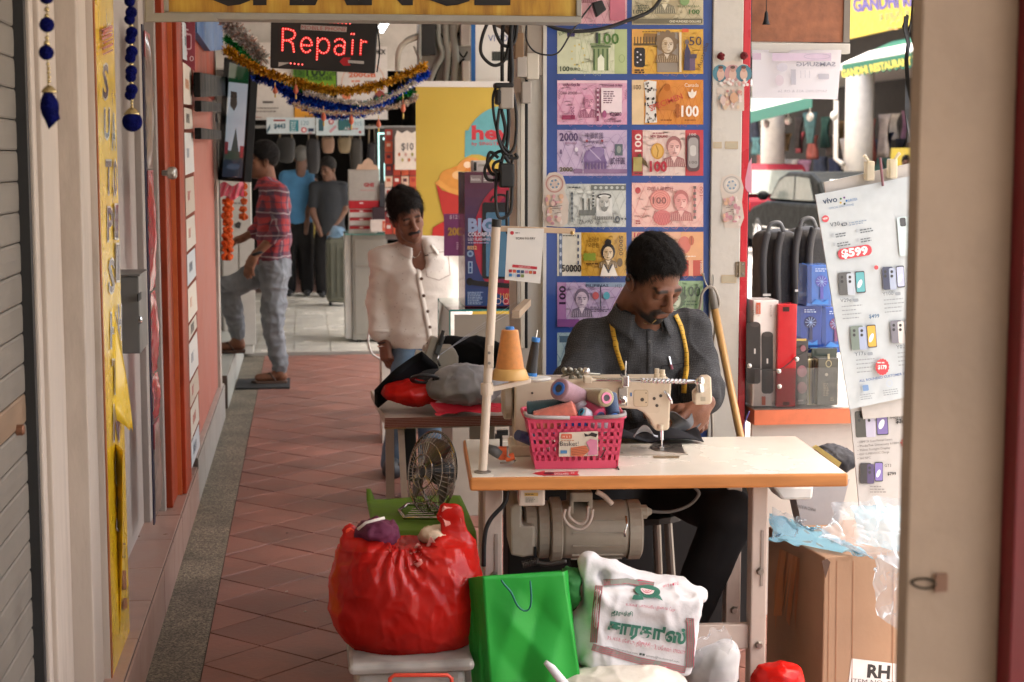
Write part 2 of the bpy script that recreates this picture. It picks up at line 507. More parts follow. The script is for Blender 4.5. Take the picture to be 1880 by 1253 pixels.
def smooth_mesh(V, F, it=1):
 for _ in range(it):
  acc = np.zeros_like(V); cnt = np.zeros(len(V)); k = F.shape[1]
  for i in range(k):
   a,b = F[:, i],F[:, (i+1)%k]
   np.add.at(acc, a, V[b]); np.add.at(acc, b, V[a]); np.add.at(cnt, a, 1); np.add.at(cnt, b, 1)
  V = .5*V+.5*acc/np.maximum(cnt, 1)[:, None]
 return V
def axes(fwd, up=(0,0,1)):
 """3x3, columns = right, forward, up"""
 f = Vector(fwd).normalized(); r = f.cross(Vector(up)).normalized(); u = r.cross(f)
 return np.array([r,f,u]).T
#
STRIPX,WALLX = -0.33,-0.49
def clip_poly(P, axis, val, keep_gt):
 out = []
 for i in range(len(P)):
  a,b = P[i],P[(i+1)%len(P)]
  ia = (a[axis]>val)==keep_gt; ib = (b[axis]>val)==keep_gt
  if ia:out.append(a)
  if ia!=ib:
   t = (val-a[axis])/(b[axis]-a[axis]); out.append((a[0]+(b[0]-a[0])*t,a[1]+(b[1]-a[1])*t))
 return out
grout = M('dark_grout', (.055,.042,.036), .85, var=.3, bump=.4)
floor = struct(MB().box((STRIPX,-20,-.16),(1.75,13.1,-.005)).build('floor',grout))
def clay(name, c, v):
 return M(name, c, .5, var=v, scale=5, dirt=.5, dirtcol=(.09,.06,.05), dscale=2.6, bump=.12, bscale=60)
clays = [clay('clay_tile_%d'%i,c,.22)for i, c in enumerate([(.235,.098,.072),(.21,.09,.067),(.255,.112,.084),(.185,.08,.06),(.23,.104,.08)])]
T = .25; hd = T/math.sqrt(2)
tiles = []
g = .003
for i in range(-4, 60):
 for j in range(-30, 50):
  cx,cy = .02+(i-j)*hd,4.99+(i+j)*hd-3.0
  if cx<STRIPX-hd or cx>1.75+hd or cy<2.8 or cy>13.1+hd:continue
  h = hd-g*1.414
  P = [(cx+h,cy), (cx,cy+h), (cx-h,cy), (cx,cy-h)]
  P = clip_poly(P, 0, STRIPX+g, True); P = clip_poly(P, 0, 1.75, False)if P else P
  P = clip_poly(P, 1, 13.09, False)if P else P
  if len(P)<3:continue
  tiles.append((cy,P))
tiles.sort(key=lambda t:t[0])
def tile_mb(mb, P):
 tl = rng.uniform(-.0008, .0008); tx = rng.uniform(-.004, .004); ty = rng.uniform(-.004, .004)
 mx = sum(p[0]for p in P)/len(P); my = sum(p[1]for p in P)/len(P)
 zf = lambda p:tl+(p[0]-mx)*tx+(p[1]-my)*ty
 n = len(P); lo = [(p[0],p[1],-.012)for p in P]; mid = [(p[0],p[1],zf(p)-.0015)for p in P]
 hi = [(p[0]+(mx-p[0])*.012,p[1]+(my-p[1])*.012,zf(p))for p in P]
 v = lo+mid+hi; f = [tuple(range(2*n,3*n))]
 for a in (0, n):
  f+=[(a+k,a+(k+1)%n,a+n+(k+1)%n,a+n+k)for k in range(n)]
 mb._add(v, f)
for k,(cy, P)in enumerate(tiles[:300]):
 mb = MB(); tile_mb(mb, P)
 mb.build('tile', clays[rng.randrange(5)], floor)
mb = MB()
for cy,P in tiles[300:]:tile_mb(mb, P)
stuff(mb.build('far_tiles',clays[0],floor))
q_ = random.Random(3); lm = MB()
for _ in range(46):
 x,y,s_ = q_.uniform(-.3, .9),q_.uniform(4.3, 12.5),q_.uniform(.004, .012); lm.slab([(x,y,.002),(x+s_,y+s_*q_.uniform(-.3,.6),.002),(x+s_*.7,y+s_,.002)], (0,0,.002), q_.choice(['#b8b0a4','#8a8076','#d0c8bc','#4c4038']))
o = stuff(lm.build('litter',PRINT)); o['label'] = 'tiny paper scraps and lint scattered over the floor tiles'; o['category'] = 'litter'
# grey pebble strip along the shop steps
def aggregate():
 m = bpy.data.materials.new('pebble_aggregate'); m.use_nodes = True
 nt = m.node_tree; b = nt.nodes['Principled BSDF']; N = nt.nodes.new; L = nt.links.new
 tc = N('ShaderNodeTexCoord'); v = N('ShaderNodeTexVoronoi'); v.inputs['Scale'].default_value = 170
 L(tc.outputs['Object'], v.inputs['Vector'])
 cr = N('ShaderNodeValToRGB'); e = cr.color_ramp.elements
 e[0].color = (.03, .026, .02, 1); e[1].color = (.30, .26, .19, 1); e[1].position = .85
 x = e.new(.4); x.color = (.10, .085, .06, 1)
 L(v.outputs['Color'], cr.inputs[0])
 n2 = N('ShaderNodeTexNoise'); n2 .inputs['Scale'].default_value = 4; n2 .inputs['Detail'].default_value = 8; L(tc.outputs['Object'], n2 .inputs['Vector'])
 mr = N('ShaderNodeMapRange'); mr.inputs[1].default_value,mr.inputs[2].default_value,mr.inputs[3].default_value,mr.inputs[4].default_value = .3,.7,.55,1.3
 L(n2 .outputs['Fac'], mr.inputs[0])
 mu = N('ShaderNodeMix'); mu.data_type = 'RGBA'; mu.blend_type = 'MULTIPLY'; mu.inputs[0].default_value = 1
 L(cr.outputs[0], mu.inputs[6]); L(mr.outputs[0], mu.inputs[7]); L(mu.outputs[2], b.inputs['Base Color'])
 bp = N('ShaderNodeBump'); bp.inputs['Strength'].default_value = .5; bp.inputs['Distance'].default_value = .003
 L(v.outputs['Distance'], bp.inputs['Height']); L(bp.outputs[0], b.inputs['Normal']); b.inputs['Roughness'].default_value = .6
 return m
struct(MB().box((WALLX-.02,-20,-.16),(STRIPX,13.1,-.001)).build('pebble_strip',aggregate()))
# white tiled floor further in, then dark floor
wt = M('white_floor_tile', (.62,.60,.53), .22, var=.06, scale=3, dirt=.25, dirtcol=(.3,.26,.2), dscale=2)
wf = struct(MB().box((-1.6,13.1,-.16),(1.75,19.0,.024)).build('white_floor',M('pale_grout',(.3,.28,.24),.8)))
k = 0
for r_ in range(10):
 for c_ in range(11):
  x0,y0 = -1.6+c_*.3,13.1+r_*.59
  MB().box((x0+.003,y0+.003,.0), (x0+.297,y0+.587,.03+rng.uniform(-.0006,.0006))).build('tile', wt, wf)
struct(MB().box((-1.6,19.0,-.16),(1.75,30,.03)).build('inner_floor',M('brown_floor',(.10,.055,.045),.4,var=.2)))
# ceiling, upper building; road-side overhang widened to keep the sun out
cm = M('ceiling_paint', (.62,.60,.56), .8, var=.08, scale=2, dirt=.2, dscale=1.5)
struct(MB().box((-3,-20,2.95),(2.65,60,3.1)).build('ceiling',cm))
b = thing('shophouse', 'cream upper floors of the shophouse above the covered walkway', 'building', (0,10,3.1))
MB().box((-3,-20,3.1), (2.7,60,7.5)).build('upper_wall', M('cream_render',(.6,.55,.45),.85,var=.1), b)
# left inner wall behind the shopfronts
struct(MB().box((-1.9,-20,-.1),(-.72,9.95,2.95)).build('wall_left',M('dim_plaster',(.5,.47,.43),.85,var=.1,dirt=.3)))
struct(MB().box((-2.2,9.95,-.1),(-1.9,30,2.95)).build('wall_shop',M('shop_plaster',(.6,.58,.54),.8,var=.1)))
# end of the passage
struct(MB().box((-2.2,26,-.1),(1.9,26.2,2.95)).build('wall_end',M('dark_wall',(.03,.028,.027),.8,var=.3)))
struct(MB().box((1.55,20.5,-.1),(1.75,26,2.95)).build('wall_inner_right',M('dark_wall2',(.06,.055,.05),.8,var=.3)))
struct(MB().box((-1.9,-20.2,-.1),(1.75,-20,2.95)).build('sky_block_wall',M('dim_plaster2',(.25,.23,.2),.85)))  # unseen wall added behind the camera to block skylight
# road and far pavement
road = M('asphalt', (.17,.165,.155), .85, var=.25, scale=6, bump=.3, bscale=120)
struct(MB().box((1.75,-60,-.4),(60,200,-.15)).build('road',road))
struct(MB().box((10.2,-60,-.3),(18,200,-.02)).build('far_pavement',M('paving_concrete',(.36,.34,.31),.85,var=.15)))
struct(MB().box((-40,-60,-.6),(1.75,200,-.17)).build('ground',M('packed_ground',(.2,.17,.14),.9)))
# ---- tiled shop steps along the left
pink = M('pink_step_tile', (.34,.215,.175), .35, var=.12, scale=6, dirt=.35, dscale=4, bump=.05)
pale = M('pale_step_tile', (.42,.37,.33), .35, var=.1, scale=6, dirt=.3, dscale=5)
pg = M('step_grout', (.12,.085,.07), .8)
def steps(y0, y1, h, mat, lab, face_mat=None, tl=.3):
 o = thing('shop_step', lab, 'step', (WALLX-.1,(y0+y1)/2,0))
 MB().box((-.715,y0,-.05), (WALLX-.004,y1,h-.004)).build('core', pg, o)
 y = y0
 while y<y1-.01:
  e = min(y+tl, y1)
  MB().box((-.713,y+.002,h-.008), (WALLX-.006,e-.002,h+rng.uniform(-.0005,.0005))).build('tile', mat, o, bevel=.0015)
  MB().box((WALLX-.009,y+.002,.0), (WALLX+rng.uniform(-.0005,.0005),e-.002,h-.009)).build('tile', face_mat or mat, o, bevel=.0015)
  y = e
 return o
steps(2.2, 7.42, .17, pink, 'pink tiled step under the peeling yellow banner and red door', tl=.42)
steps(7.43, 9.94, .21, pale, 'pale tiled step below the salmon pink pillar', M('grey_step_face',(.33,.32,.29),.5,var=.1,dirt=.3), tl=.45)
#
def yx(px, x):return XP(px, 300, x).y
def zx(px, py, x):return XP(px, py, x).z
white_wd = M('chipped_white_paint', (.47,.40,.335), .6, var=.12, scale=4, dirt=.5, dirtcol=(.16,.12,.09), dscale=5, bump=.25, bscale=25, stretch=(1,1,.25))
# roller shutter
sh = thing('roller_shutter', 'grey metal roller shutter at the left edge of the view', 'shutter', (-.64,2.9,0))
shm = M('shutter_steel', (.17,.15,.125), .55, var=.15, scale=6, spec=.3, dirt=.3, dscale=6)
ys0,ys1 = 1.9,yx(34, -.62)
z = .03
while z<2.95:
 brown = 1.02<z<1.09
 v = [(-.655,z+.001), (-.6245,z+.001), (-.6222,z+.005), (-.6215,z+.033), (-.6222,z+.06), (-.6245,z+.0655), (-.655,z+.0655)]
 v = [(a,.0+b)for a, b in v]
 MB().slab([(a,ys0,b)for a,b in v], (0,ys1-ys0,0)).build('slat', M('shutter_wood',(.2,.13,.08),.6,var=.2)if abs(z-.96)<.033 else shm, sh)
 z+=.067
p = XP(33, 790, -.62)
MB().lathe(p, (1,0,0), [(.012,-.004),(.012,.01),(.009,.014)], 12).build('lock_knob', M('rusty_knob',(.2,.09,.05),.5,metal=.4), sh, smooth=False)
MB().box((-.66,ys1,0), (-.60,ys1+.03,2.95)).build('guide_rail', M('dark_rail',(.02,.02,.02),.5), sh)
# white moulded door frame
def post(name, lab, segs, mat, cat='post', z0=0., z1=2.95):
 o = thing(name, lab, cat, (segs[0][2],segs[0][0],z0))
 for y0,y1,x in segs:MB().box((-.72,y0,z0), (x,y1,z1)).build('moulding', mat, o, bevel=.004)
 return o
y_a,y_b,y_c,y_d,y_e = ys1+.032,yx(100, -.585),yx(135, -.565),yx(178, -.53),yx(214, -.53)
post('door_post', 'chipped white moulded door post beside the roller shutter', [(y_a,y_a+.05,-.592),(y_a+.05,y_b,-.58),(y_b,y_c,-.60),(y_c,y_d,-.548),(y_d,y_e-.12,-.53)], white_wd)
# yellow banner glued on the post
yb = thing('yellow_banner', 'yellow vinyl banner with vertical lettering peeling off the white post', 'banner', (-.525,y_d,.2))
ym = M('yellow_vinyl', (.72,.47,.015), .25, var=.12, scale=5, coat=.3)
yedge = M('orange_edge', (.30,.09,.02), .4)
bx0 = -.5275
zb0 = .06
MB().box((bx0-.002,y_d+.003,zb0), (bx0,y_e,2.6)).build('sheet', ym, yb)
MB().box((bx0-.0025,y_d+.001,zb0), (bx0+.0006,y_d+.022,2.6)).build('edge', yedge, yb)
pr = Print((bx0,0,0), (1,0,0))
w0 = lambda py:175+37*py/1253.
pc,ph = '#2b2242','#d9d2c0'
def vlet(ch, yc, hh, xo, wpx, cc=pc):
 x = w0(yc)+xo
 pr.text(ch, x-.8, yc+hh/2+3, hh+6, ph, w=wpx+1.6, bold=.03); pr.text(ch, x, yc+hh/2, hh, cc, w=wpx, bold=.02)
for ch,yc,hh in (('S',148,62), ('U',226,54), ('T',324,60), ('P',410,60), ('S',505,60), ('H',605,62), ('T',690,60), ('N',775,64), ('G',857,72), ('S',940,64)):
 vlet(ch, yc, hh, 9, 10)
for ch,yc,hh in (('A',240,62), ('O',325,64), ('I',405,60), ('I',480,66), ('H',590,60), ('I',680,58)):
 vlet(ch, yc, hh, 21, 6)
pr.text('PTE LTD', w0(1005)+9, 1025, 30, pc, w=13)
for q in (1060, 1075, 1110):pr.rect(w0(q)+14, q-12, w0(q)+21, q+8, '#b0611c')
for k_ in range(14):
 a = rng.uniform(35, 98); pr.line([(w0(a)+5,a+4),(w0(a)+24,a-5)], 3, '#c0401c')  # red streaks painted as the LED sign's reflection in the vinyl
pr.build('lettering', yb, GLOSSP)
# peeled flaps curling off the sheet
def flap(pa, pb, tip, n=10, curl=.05):
 A,B,C = [XP(*q,bx0)for q in (pa,pb)]+[XP(*tip,bx0+.022)]
 def fn(u, v):
  base = A.lerp(B, u); t = v
  p = base.lerp(C, t*(1-.15*u))
  return p+Vector((curl*math.sin(t*2.2)*(1-.3*u),0,0))
 return MB().grid(fn, 8, n)
flap((207,560), (211,770), (238,795), 12, .012).build('peeled_flap', ym, yb, smooth=True, solid=.0008)
flap((212,815), (220,1165), (222,830), 12, .008).build('peeled_flap', ym, yb, smooth=True, solid=.0008)
# recessed pale metal panel and frame
post('panel_frame', 'pale grey recessed door panel with a mail box fixed on it', [(y_e-.118,yx(248,-.625),-.625),(yx(248,-.625)+.001,yx(272,-.60),-.60),(yx(272,-.6)+.001,yx(289,-.56),-.56)], M('pale_grey_paint',(.36,.32,.29),.5,var=.08,scale=3,dirt=.3,dirtcol=(.2,.16,.12),dscale=6,bump=.1), 'door')
# mail box
mbx = thing('mail_box', 'grey steel mail box with slot and lock on the pale door', 'mail box', XP(250,660,-.56))
ym0,ym1 = yx(249, -.53),yx(263, -.53)
zt,zbm = XP(249, 512, -.53).z,XP(249, 660, -.53).z
mbm = M('mailbox_steel', (.135,.13,.12), .42, var=.08, scale=4, metal=.2)
MB().box((-.624,ym0,zbm), (-.53,ym1,zt)).build('case', mbm, mbx, bevel=.003)
MB().box((-.62,ym0-.006,zt+.001), (-.525,ym1+.004,zt+.007)).build('lid', mbm, mbx, bevel=.002)
q = XP(256, 545, -.53)
MB().box((-.532,q.y-.05,q.z-.012), (-.5285,q.y+.05,q.z+.012)).build('slot', M('black_slot',(.004,.004,.004),.6), mbx)
MB().lathe(XP(254,588,-.53), (1,0,0), [(.012,0),(.012,.008),(.006,.012)], 12).build('lock', M('chrome',(.7,.7,.7),.15,metal=1), mbx)
# hanging card strip with red packs in front of the orange d
yk0 = yx(286, -.515)
cs = thing('pack_strip', 'strip of red cellophane packs hanging on the orange door edge', 'merchandise', (-.53,yk0+.1,.4))
MB().box((-.553,yk0-.02,.25), (-.548,yk0+.03,2.02)).build('back_card', M('navy_card',(.02,.02,.05),.5), cs)
rp = film('red_cellophane', (.5,.06,.07), .75, .15); bp = film('brown_cellophane', (.35,.26,.22), .7, .15); redc = M('red_header_card', (.30,.07,.08), .5, var=.15)
def pack(z0, z1, mat, head, sd):
 r = random.Random(sd)
 def fn(u, v):
  z = z0+(z1-z0)*v; b = math.sin(v*math.pi)**.6*.016
  return (-.544+b*math.sin(math.pi*u)+r.uniform(-.003,.003), yk0+u*.2, z)
 o = MB().grid(fn, 7, 16).build('pack', mat, cs, smooth=True)
 if head:MB().box((-.546,yk0,z1-.09), (-.542,yk0+.2,z1+.0)).build('header_card', redc, cs)
for k_,(za, zb_, m_, h_)in enumerate(((1.52,2.0,bp,1),(1.09,1.515,rp,1),(.79,1.08,rp,0),(.62,.78,rp,0),(.27,.61,bp,1))):pack(za, zb_, m_, h_, k_)
# orange painted door
yo0,yo1 = yx(303, -.535),yx(339, -.50)
od = thing('orange_door', 'worn red orange wooden door leaf with a round knob', 'door', (-.55,yo0,.17))
om = M('worn_orange_paint', (.29,.04,.012), .5, spec=.25, var=.3, scale=5, dirt=.85, dirtcol=(.05,.012,.006), dscale=9, bump=.3, bscale=30, stretch=(1,1,.4))
ymid = yx(322, -.515)
MB().box((-.58,yo0,.172), (-.535,ymid,2.94)).build('leaf', om, od, bevel=.004)
MB().box((-.60,ymid+.012,.172), (-.50,yo1,2.94)).build('jamb', om, od, bevel=.004)
MB().box((-.60,ymid,.172), (-.518,ymid+.011,2.94)).build('bead', M('orange_edge_light',(.6,.16,.05),.4), od)
MB().lathe(XP(303,318,-.53), (1,-.3,0), [(.01,-.01),(.012,.01),(.022,.015),(.026,.03),(.022,.042),(.01,.046)], 16).build('knob', M('worn_steel',(.45,.42,.38),.35,metal=.9,var=.3), od, smooth=True)
# column of stickers on the jamb edge
st = thing('sticker_column', 'column of white paper stickers running down the door jamb', 'stickers', (-.5,yo1,.25))
zz = 2.25; kk = 0
cols = ['#c4bdb0', '#b8c0c4', '#d0c6b8', '#bdb4a6', '#c8c8c4', '#b4a898']
while zz>.3:
 h = rng.uniform(.06, .2); y0 = yo1-rng.uniform(.0, .02); tw = rng.uniform(-.006, .0)
 c = '#c8883c' if kk==14 else cols[kk%6]
 m_ = MB(); m_.slab([(-.4985,y0,zz-h),(-.49+tw,yx(355,-.495),zz-h+.012),(-.495+tw*.5,yx(355,-.495),zz-.004),(-.4985,y0,zz-.01)], (.0012,0,0), c)
 s_ = m_.build('sticker', PRINT, st)
 mm = MB(); zc = zz-h/2
 ic = ['#b06050', '#405060', '#c08050', '#303030', '#607080', '#a03030'][kk%6]
 for q in range(3):mm.box((-.4962,y0+.12+.07*q,zc-.02), (-.4955,y0+.16+.07*q,zc+.02), ic)
 mm.build('mark', PRINT, s_)
 zz-=h+.004; kk+=1
# salmon pillar
yp0,yp1 = yx(356, -.52),9.93
sp = one('salmon_pillar', MB().box((-.72,yp0,.212),(-.52,yp1-.2,2.94)), M('salmon_paint',(.42,.155,.115),.6,spec=.3,var=.06,scale=3,dirt=.25,dirtcol=(.2,.06,.05),dscale=8), 'salmon pink painted pillar behind the sticker column', 'pillar', bevel=.006)
one('steel_edge_post', MB().box((-.72,yp1-.19,.0),(-.505,yp1,2.94)), M('beige_edge',(.45,.40,.34),.5,var=.15,dirt=.4), 'beige edge post between the salmon pillar and the next shop', 'post')
def ypq(px, py, y):return YP(px, py, y)
# red blade sign, blue panel
bs = thing('blade_sign', 'dark pink blade sign with white icons above the orange door', 'sign', YP(340,130,7.3))
P4 = [YP(*q,7.3)for q in ((329,20),(358,18),(358,132),(334,112))]
MB().slab(P4, (0,.012,0)).build('panel', M('pink_sign',(.30,.045,.07),.4,var=.08), bs)
pr = Print(P4[0], (0,-1,0))
pr.text('SIM', 342, 78, 22, '#e8c8cc', rot=-80, w=40); pr.rrect(337, 62, 352, 92, 4, '#d8a8b0'); pr.rrect(339, 65, 350, 89, 3, '#92283c'); pr.ring(341, 98, 3, 5, 1.5, '#e8c8cc'); pr.ring(352, 108, 3, 4, 1.5, '#e8c8cc')
pr.build('icons', bs)
bl = one('blue_signboard', MB().slab([XP(*q,-.47)for q in ((360,10),(408,10),(410,92),(386,94),(362,60))],(-.03,0,0)), M('blue_paint',(.03,.10,.26),.5,var=.2,dirt=.3), 'scuffed blue signboard slanting above the salmon pillar', 'signboard')
one('orange_lintel', MB().box((-.6,yx(357,-.505),XP(360,160,-.505).z),(-.505,yx(399,-.505),2.6)), om, 'dark orange lintel block above the salmon pillar', 'lintel')
# screen on wall arm
tv = thing('tall_screen', 'tall dark display screen on a wall arm beside the marigold garlands', 'screen', YP(425,335,9.6))
q4 = [W(411,105,9.75), W(461,119,9.35), W(447,334,9.35), W(398,331,9.75)]
nv = (q4[1]-q4[0]).cross(q4[2]-q4[0]).normalized()
if nv.y>0:nv = -nv
black = M('black_plastic', (.010,.010,.010), .5, spec=.15, var=.1)
MB().slab(q4, -nv*.05).build('case', black, tv, bevel=.006)
pr = Print(q4[0], nv, lift=.001)
def sq(u, v):
 a = (411+(461-411)*u, 105+14*u); b = (398+49*u, 331+3*u)
 return (a[0]+(b[0]-a[0])*v, a[1]+(b[1]-a[1])*v)
pr.poly([sq(*p)for p in ((.22,.03),(.95,.03),(.95,.97),(.2,.97))], '#3c4644')
pr.poly([sq(*p)for p in ((.24,.04),(.94,.04),(.94,.18),(.24,.2))], '#1c4428')
pr.poly([sq(*p)for p in ((.24,.19),(.94,.17),(.94,.7),(.78,.78),(.6,.55),(.45,.78),(.24,.74))], '#b4bcc4')
pr.poly([sq(*p)for p in ((.34,.26),(.56,.26),(.6,.36),(.5,.42),(.34,.38))], '#4a4038')
pr.poly([sq(*p)for p in ((.24,.75),(.94,.75),(.94,.82),(.24,.82))], '#3a4a3e')
pr.poly([sq(*p)for p in ((.8,.7),(.94,.7),(.94,.8),(.8,.8))], '#8c2c34'); pr.poly([sq(*p)for p in ((.24,.68),(.36,.68),(.36,.78),(.24,.78))], '#7c2c34')
pr.poly([sq(*p)for p in ((.22,.83),(.95,.81),(.95,.97),(.2,.97))], '#2a3442'); pr.ell(*sq(.6,.88), 12, 6, '#46566a')
sm0 = M('screen_reflection', rough=.06, var=.1, scale=3, attr=True, coat=1.0, emit=(1,1,1), estr=.07); sm0 .node_tree.links.new([n for n in sm0 .node_tree.nodes if n.type=='ATTRIBUTE'][0].outputs['Color'], sm0 .node_tree.nodes['Principled BSDF'].inputs['Emission Color']); pr.build('picture', tv, sm0)  # image painted as a reflection on the screen, brightened by added emission
bk = thing('screen_bracket', 'black steel wall bracket holding the tall screen', 'bracket', YP(370,240,9.0))
for a,b_ in (((347,133),(402,150)), ((349,185),(392,197)), ((349,235),(392,248))):
 A,B = XP(a[0]+8, a[1], -.48),XP(b_[0]+4, b_[1]-8, -.48); MB().obox(A, B-A, (.03,0,0), (0,0,-.11 if a[1]<150 else -.05)).build('arm', black, bk, bevel=.004)
MB().box(W(388,190,9.52), W(396,250,9.6)).build('upright', black, bk); MB().box(W(392,208,9.53), W(402,226,9.9)).build('hinge', black, bk)
# marigold garlands
mg = M('marigold', (.62,.10,.012), .8, var=.35, scale=60, bump=.8, bscale=150)
def garland(px, y0, y1, d, rr, lab, n):
 o = thing('marigold_garland', lab, 'garland', W(px,y1,d), 'marigold garlands under the tall screen')
 for i in range(n):
  t = (i+.5)/n; mb = MB(); c = W(px+math.sin(i*2.1)*.8, y0+(y1-y0)*t, d); r = rr*rng.uniform(.92, 1.08)
  for k_ in range(26):
   u = rng.uniform(-1, 1); a = rng.uniform(0, 6.28); s_ = math.sqrt(1-u*u)
   dv = Vector((s_*math.cos(a),s_*math.sin(a),u*.75)); mb.ball(c+dv*r*.72, r*.36, 6, 4)
  mb.build('blossom', mg, o)
 MB().tube([W(px,y0-12,d),W(px,y1,d)], .003, 5).build('string', M('green_string',(.05,.09,.03),.8), o)
garland(418, 365, 478, 9.6, .034, 'shorter marigold garland hanging under the screen front', 9)
garland(447, 225, 405, 10.2, .027, 'marigold garland half hidden behind the tall screen', 13)
fb = MB()
def fn(u, v):return W(404+44*u, 338+26*v-4*math.sin(u*9), 9.55+.04*math.sin(u*14+v*3))
fb.grid(fn, 14, 5)
one('foil_bow', fb, film('pink_foil',(.75,.12,.2),.85,.15), 'pink and white foil wrapper under the screen', 'wrapper', smooth=True)
# pompom strings close to the camera
navy = M('navy_felt', (.005,.007,.085), .95, var=.4, scale=90, bump=1, bscale=300, spec=.05)
gold = M('gold_bead', (.55,.42,.2), .25, metal=.9, var=.2)
def pomstr(lab, d, bx, balls, beads, cap, tassel, kind):
 o = thing('pompom_string', lab, 'ornament', W(bx,tassel[1]+30,d), 'blue pompom strings hanging by the left post')
 pxm = FPX/d
 MB().tube([W(bx,-60,d),W(tassel[0],tassel[1],d)], .0012, 5).build('cord', gold, o)
 for (x, y, r)in balls:
  mb = MB(); mb.ball(W(x,y,d), r/pxm, 16, 10); mb.build('pompom', navy, o, smooth=True)
 for (x, y, r)in beads:MB().ball(W(x,y,d), r/pxm, 8, 6).build('bead', gold, o, smooth=True)
 c = W(cap[0], cap[1], d); MB().lathe(c, (0,0,-1), [(4/pxm,0),(9/pxm,4/pxm),(14/pxm,10/pxm),(15/pxm,13/pxm),(12/pxm,14/pxm)], 14).build('bead_cap', gold, o, smooth=True)
 if kind=='ball':MB().ball(W(*tassel,d), 18.5/pxm, 20, 12).build('tassel', navy, o, smooth=True)
 else:
  mb = MB(); c = W(*tassel, d)
  def tf(u, v):
   a = u*2*math.pi; r = (math.sin(min(1,v*1.25)*math.pi*.62+.25)*19+3*math.sin(a*3))/pxm*(1-.35*v)
   return c+Vector((math.cos(a)*r+v*v*10/pxm,math.sin(a)*r,(26-58*v+10*math.cos(a)*v)/pxm))
  mb.grid(tf, 22, 10, closeu=True); mb.build('tassel', navy, o, smooth=True)
pomstr('blue pompom string at far left with a wilted petal tassel', 2.5, 86, [(85,-6,14),(86,46,14),(85,97,14)], [(86,18,5),(86,30,5),(86,70,4),(86,80,6),(88,118,3.5),(89,126,3.5),(89,134,3.5),(90,142,3.5),(90,150,3.5)], (90,157), (88,195), 'petal')
pomstr('doubled blue pompom string ending in a round navy ball', 3.0, 239, [(238,3,10),(241,23,11),(238,36,10),(242,60,11),(239,72,10),(242,95,11),(239,107,10),(241,131,11),(240,142,10),(242,165,11),(239,175,10)], [(241,48,4),(241,83,4),(241,119,4),(241,153,4),(242,184,3),(242,190,3),(242,196,3)], (242,198), (243,224), 'ball')
#
def slabY(mb, pts, y, t, c=None):return mb.slab([YP(a,b,y)for a,b in pts], (0,t,0), c)
def rectY(mb, x0, y0, x1, y1, y, t, c=None):
 a,b = YP(x0, y0, y),YP(x1, y1, y); return mb.box((a.x,y,b.z), (b.x,y+t,a.z), c)
pw = M('plain_white_card', (.72,.70,.66), .55, var=.05, scale=3)
fas = struct(MB().box((-1.9,13.36,2.28),(1.75,13.6,2.95)).build('beam',M('beam_paint',(.55,.52,.48),.8,var=.1,dirt=.3)))
def poster(lab, x0, y0, x1, y1, y, base, fn, name='poster', cat='poster', t=.006, mat=None):
 o = thing(name, lab, cat, YP((x0+x1)/2,y1,y))
 rectY(MB(), x0, y0, x1, y1, y, t, base).build('sheet', mat or PRINT, o)
 pr = Print((0,y,0), (0,-1,0), lift=.002, step=.0006); fn(pr); 
 if pr.mb.v:pr.build('print', o, mat or PRINT)
 return o
def f1(p):
 p.ell(463, 172, 8, 8, '#d8753c'); p.text('12', 459, 176, 7, '#f2e4d8'); p.tiny(468, 105, 30, 3, '#c88a60', 2); p.rrect(482, 186, 502, 190, 1.5, '#57504c')
 p.tiny(467, 198, 60, 2, '#6a625c', 1); p.tiny(458, 204, 72, 2, '#6a625c', 1); p.tiny(456, 215, 26, 1.5, '#b08070', 1)
poster('white phone plan poster behind the tinsel, orange price circle', 452, 78, 540, 221, 13.3, '#d6d0ca', f1)
def f2(p):
 p.rect(540, 119, 560, 162, '#3f6a1c'); p.text('15', 542, 138, 12, '#203a12'); p.text('18', 542, 154, 10, '#203a12'); p.text('100', 562, 140, 18, '#1d3a1a', bold=.03, w=36); p.text('GB', 600, 139, 10, '#1d3a1a'); p.text('FOREVER', 565, 148, 8, '#1d3a1a', w=46, bold=.02)
poster('lime green data plan sign reading forever under the LED sign', 538, 116, 617, 162, 13.27, '#6d9e26', f2)
def f3(p):
 p.ring(667, 155, 40, 42, 1.2, '#d9a48c'); p.text('200GB', 640, 142, 9, '#c9623c', w=50, bold=.03); p.tiny(645, 148, 22, 3, '#d8805c', 1); p.tiny(668, 149, 24, 2, '#7a6a66', 1)
 p.ell(636, 177, 8, 8, '#d87c54'); p.ell(697, 175, 9, 9, '#8c3c34'); p.ell(690, 181, 5, 6, '#3a3444'); p.ell(704, 181, 5, 6, '#50303c'); p.tiny(655, 185, 40, 3, '#7c8a96', 2); p.text('OKX', 684, 100, 9, '#2c2a2c', w=24, bold=.03)
poster('white phone plan poster with large orange circle right of the green sign', 618, 85, 712, 220, 13.3, '#d3ceca', f3)
def f4(p):
 p.rect(541, 188, 577, 216, '#dd9a32'); p.text('ADS', 558, 219, 7, '#5a4020', bold=.02, w=18)
poster('small amber advert card between the white posters', 541, 172, 577, 222, 13.29, '#e2b050', f4)
def f5(p):
 p.text('$443', 503, 236, 9, '#1f5a70', w=21, bold=.03); p.rect(502, 220, 524, 223, '#a33a34'); p.rect(532, 221, 548, 242, '#2c8492'); p.tiny(534, 224, 12, 2, '#c8dce0', 5); p.text('120', 553, 230, 8, '#5b94a4', w=14); p.ell(558, 239, 5, 5, '#c9424c'); p.ell(558, 239, 3, 3, '#eadada'); p.rrect(566, 236, 576, 242, 1, '#34445c'); p.tiny(567, 244, 8, 1.5, '#b04048', 1)
 p.poly([(490,240),(496,228),(496,236),(490,246)], '#2a5b70')
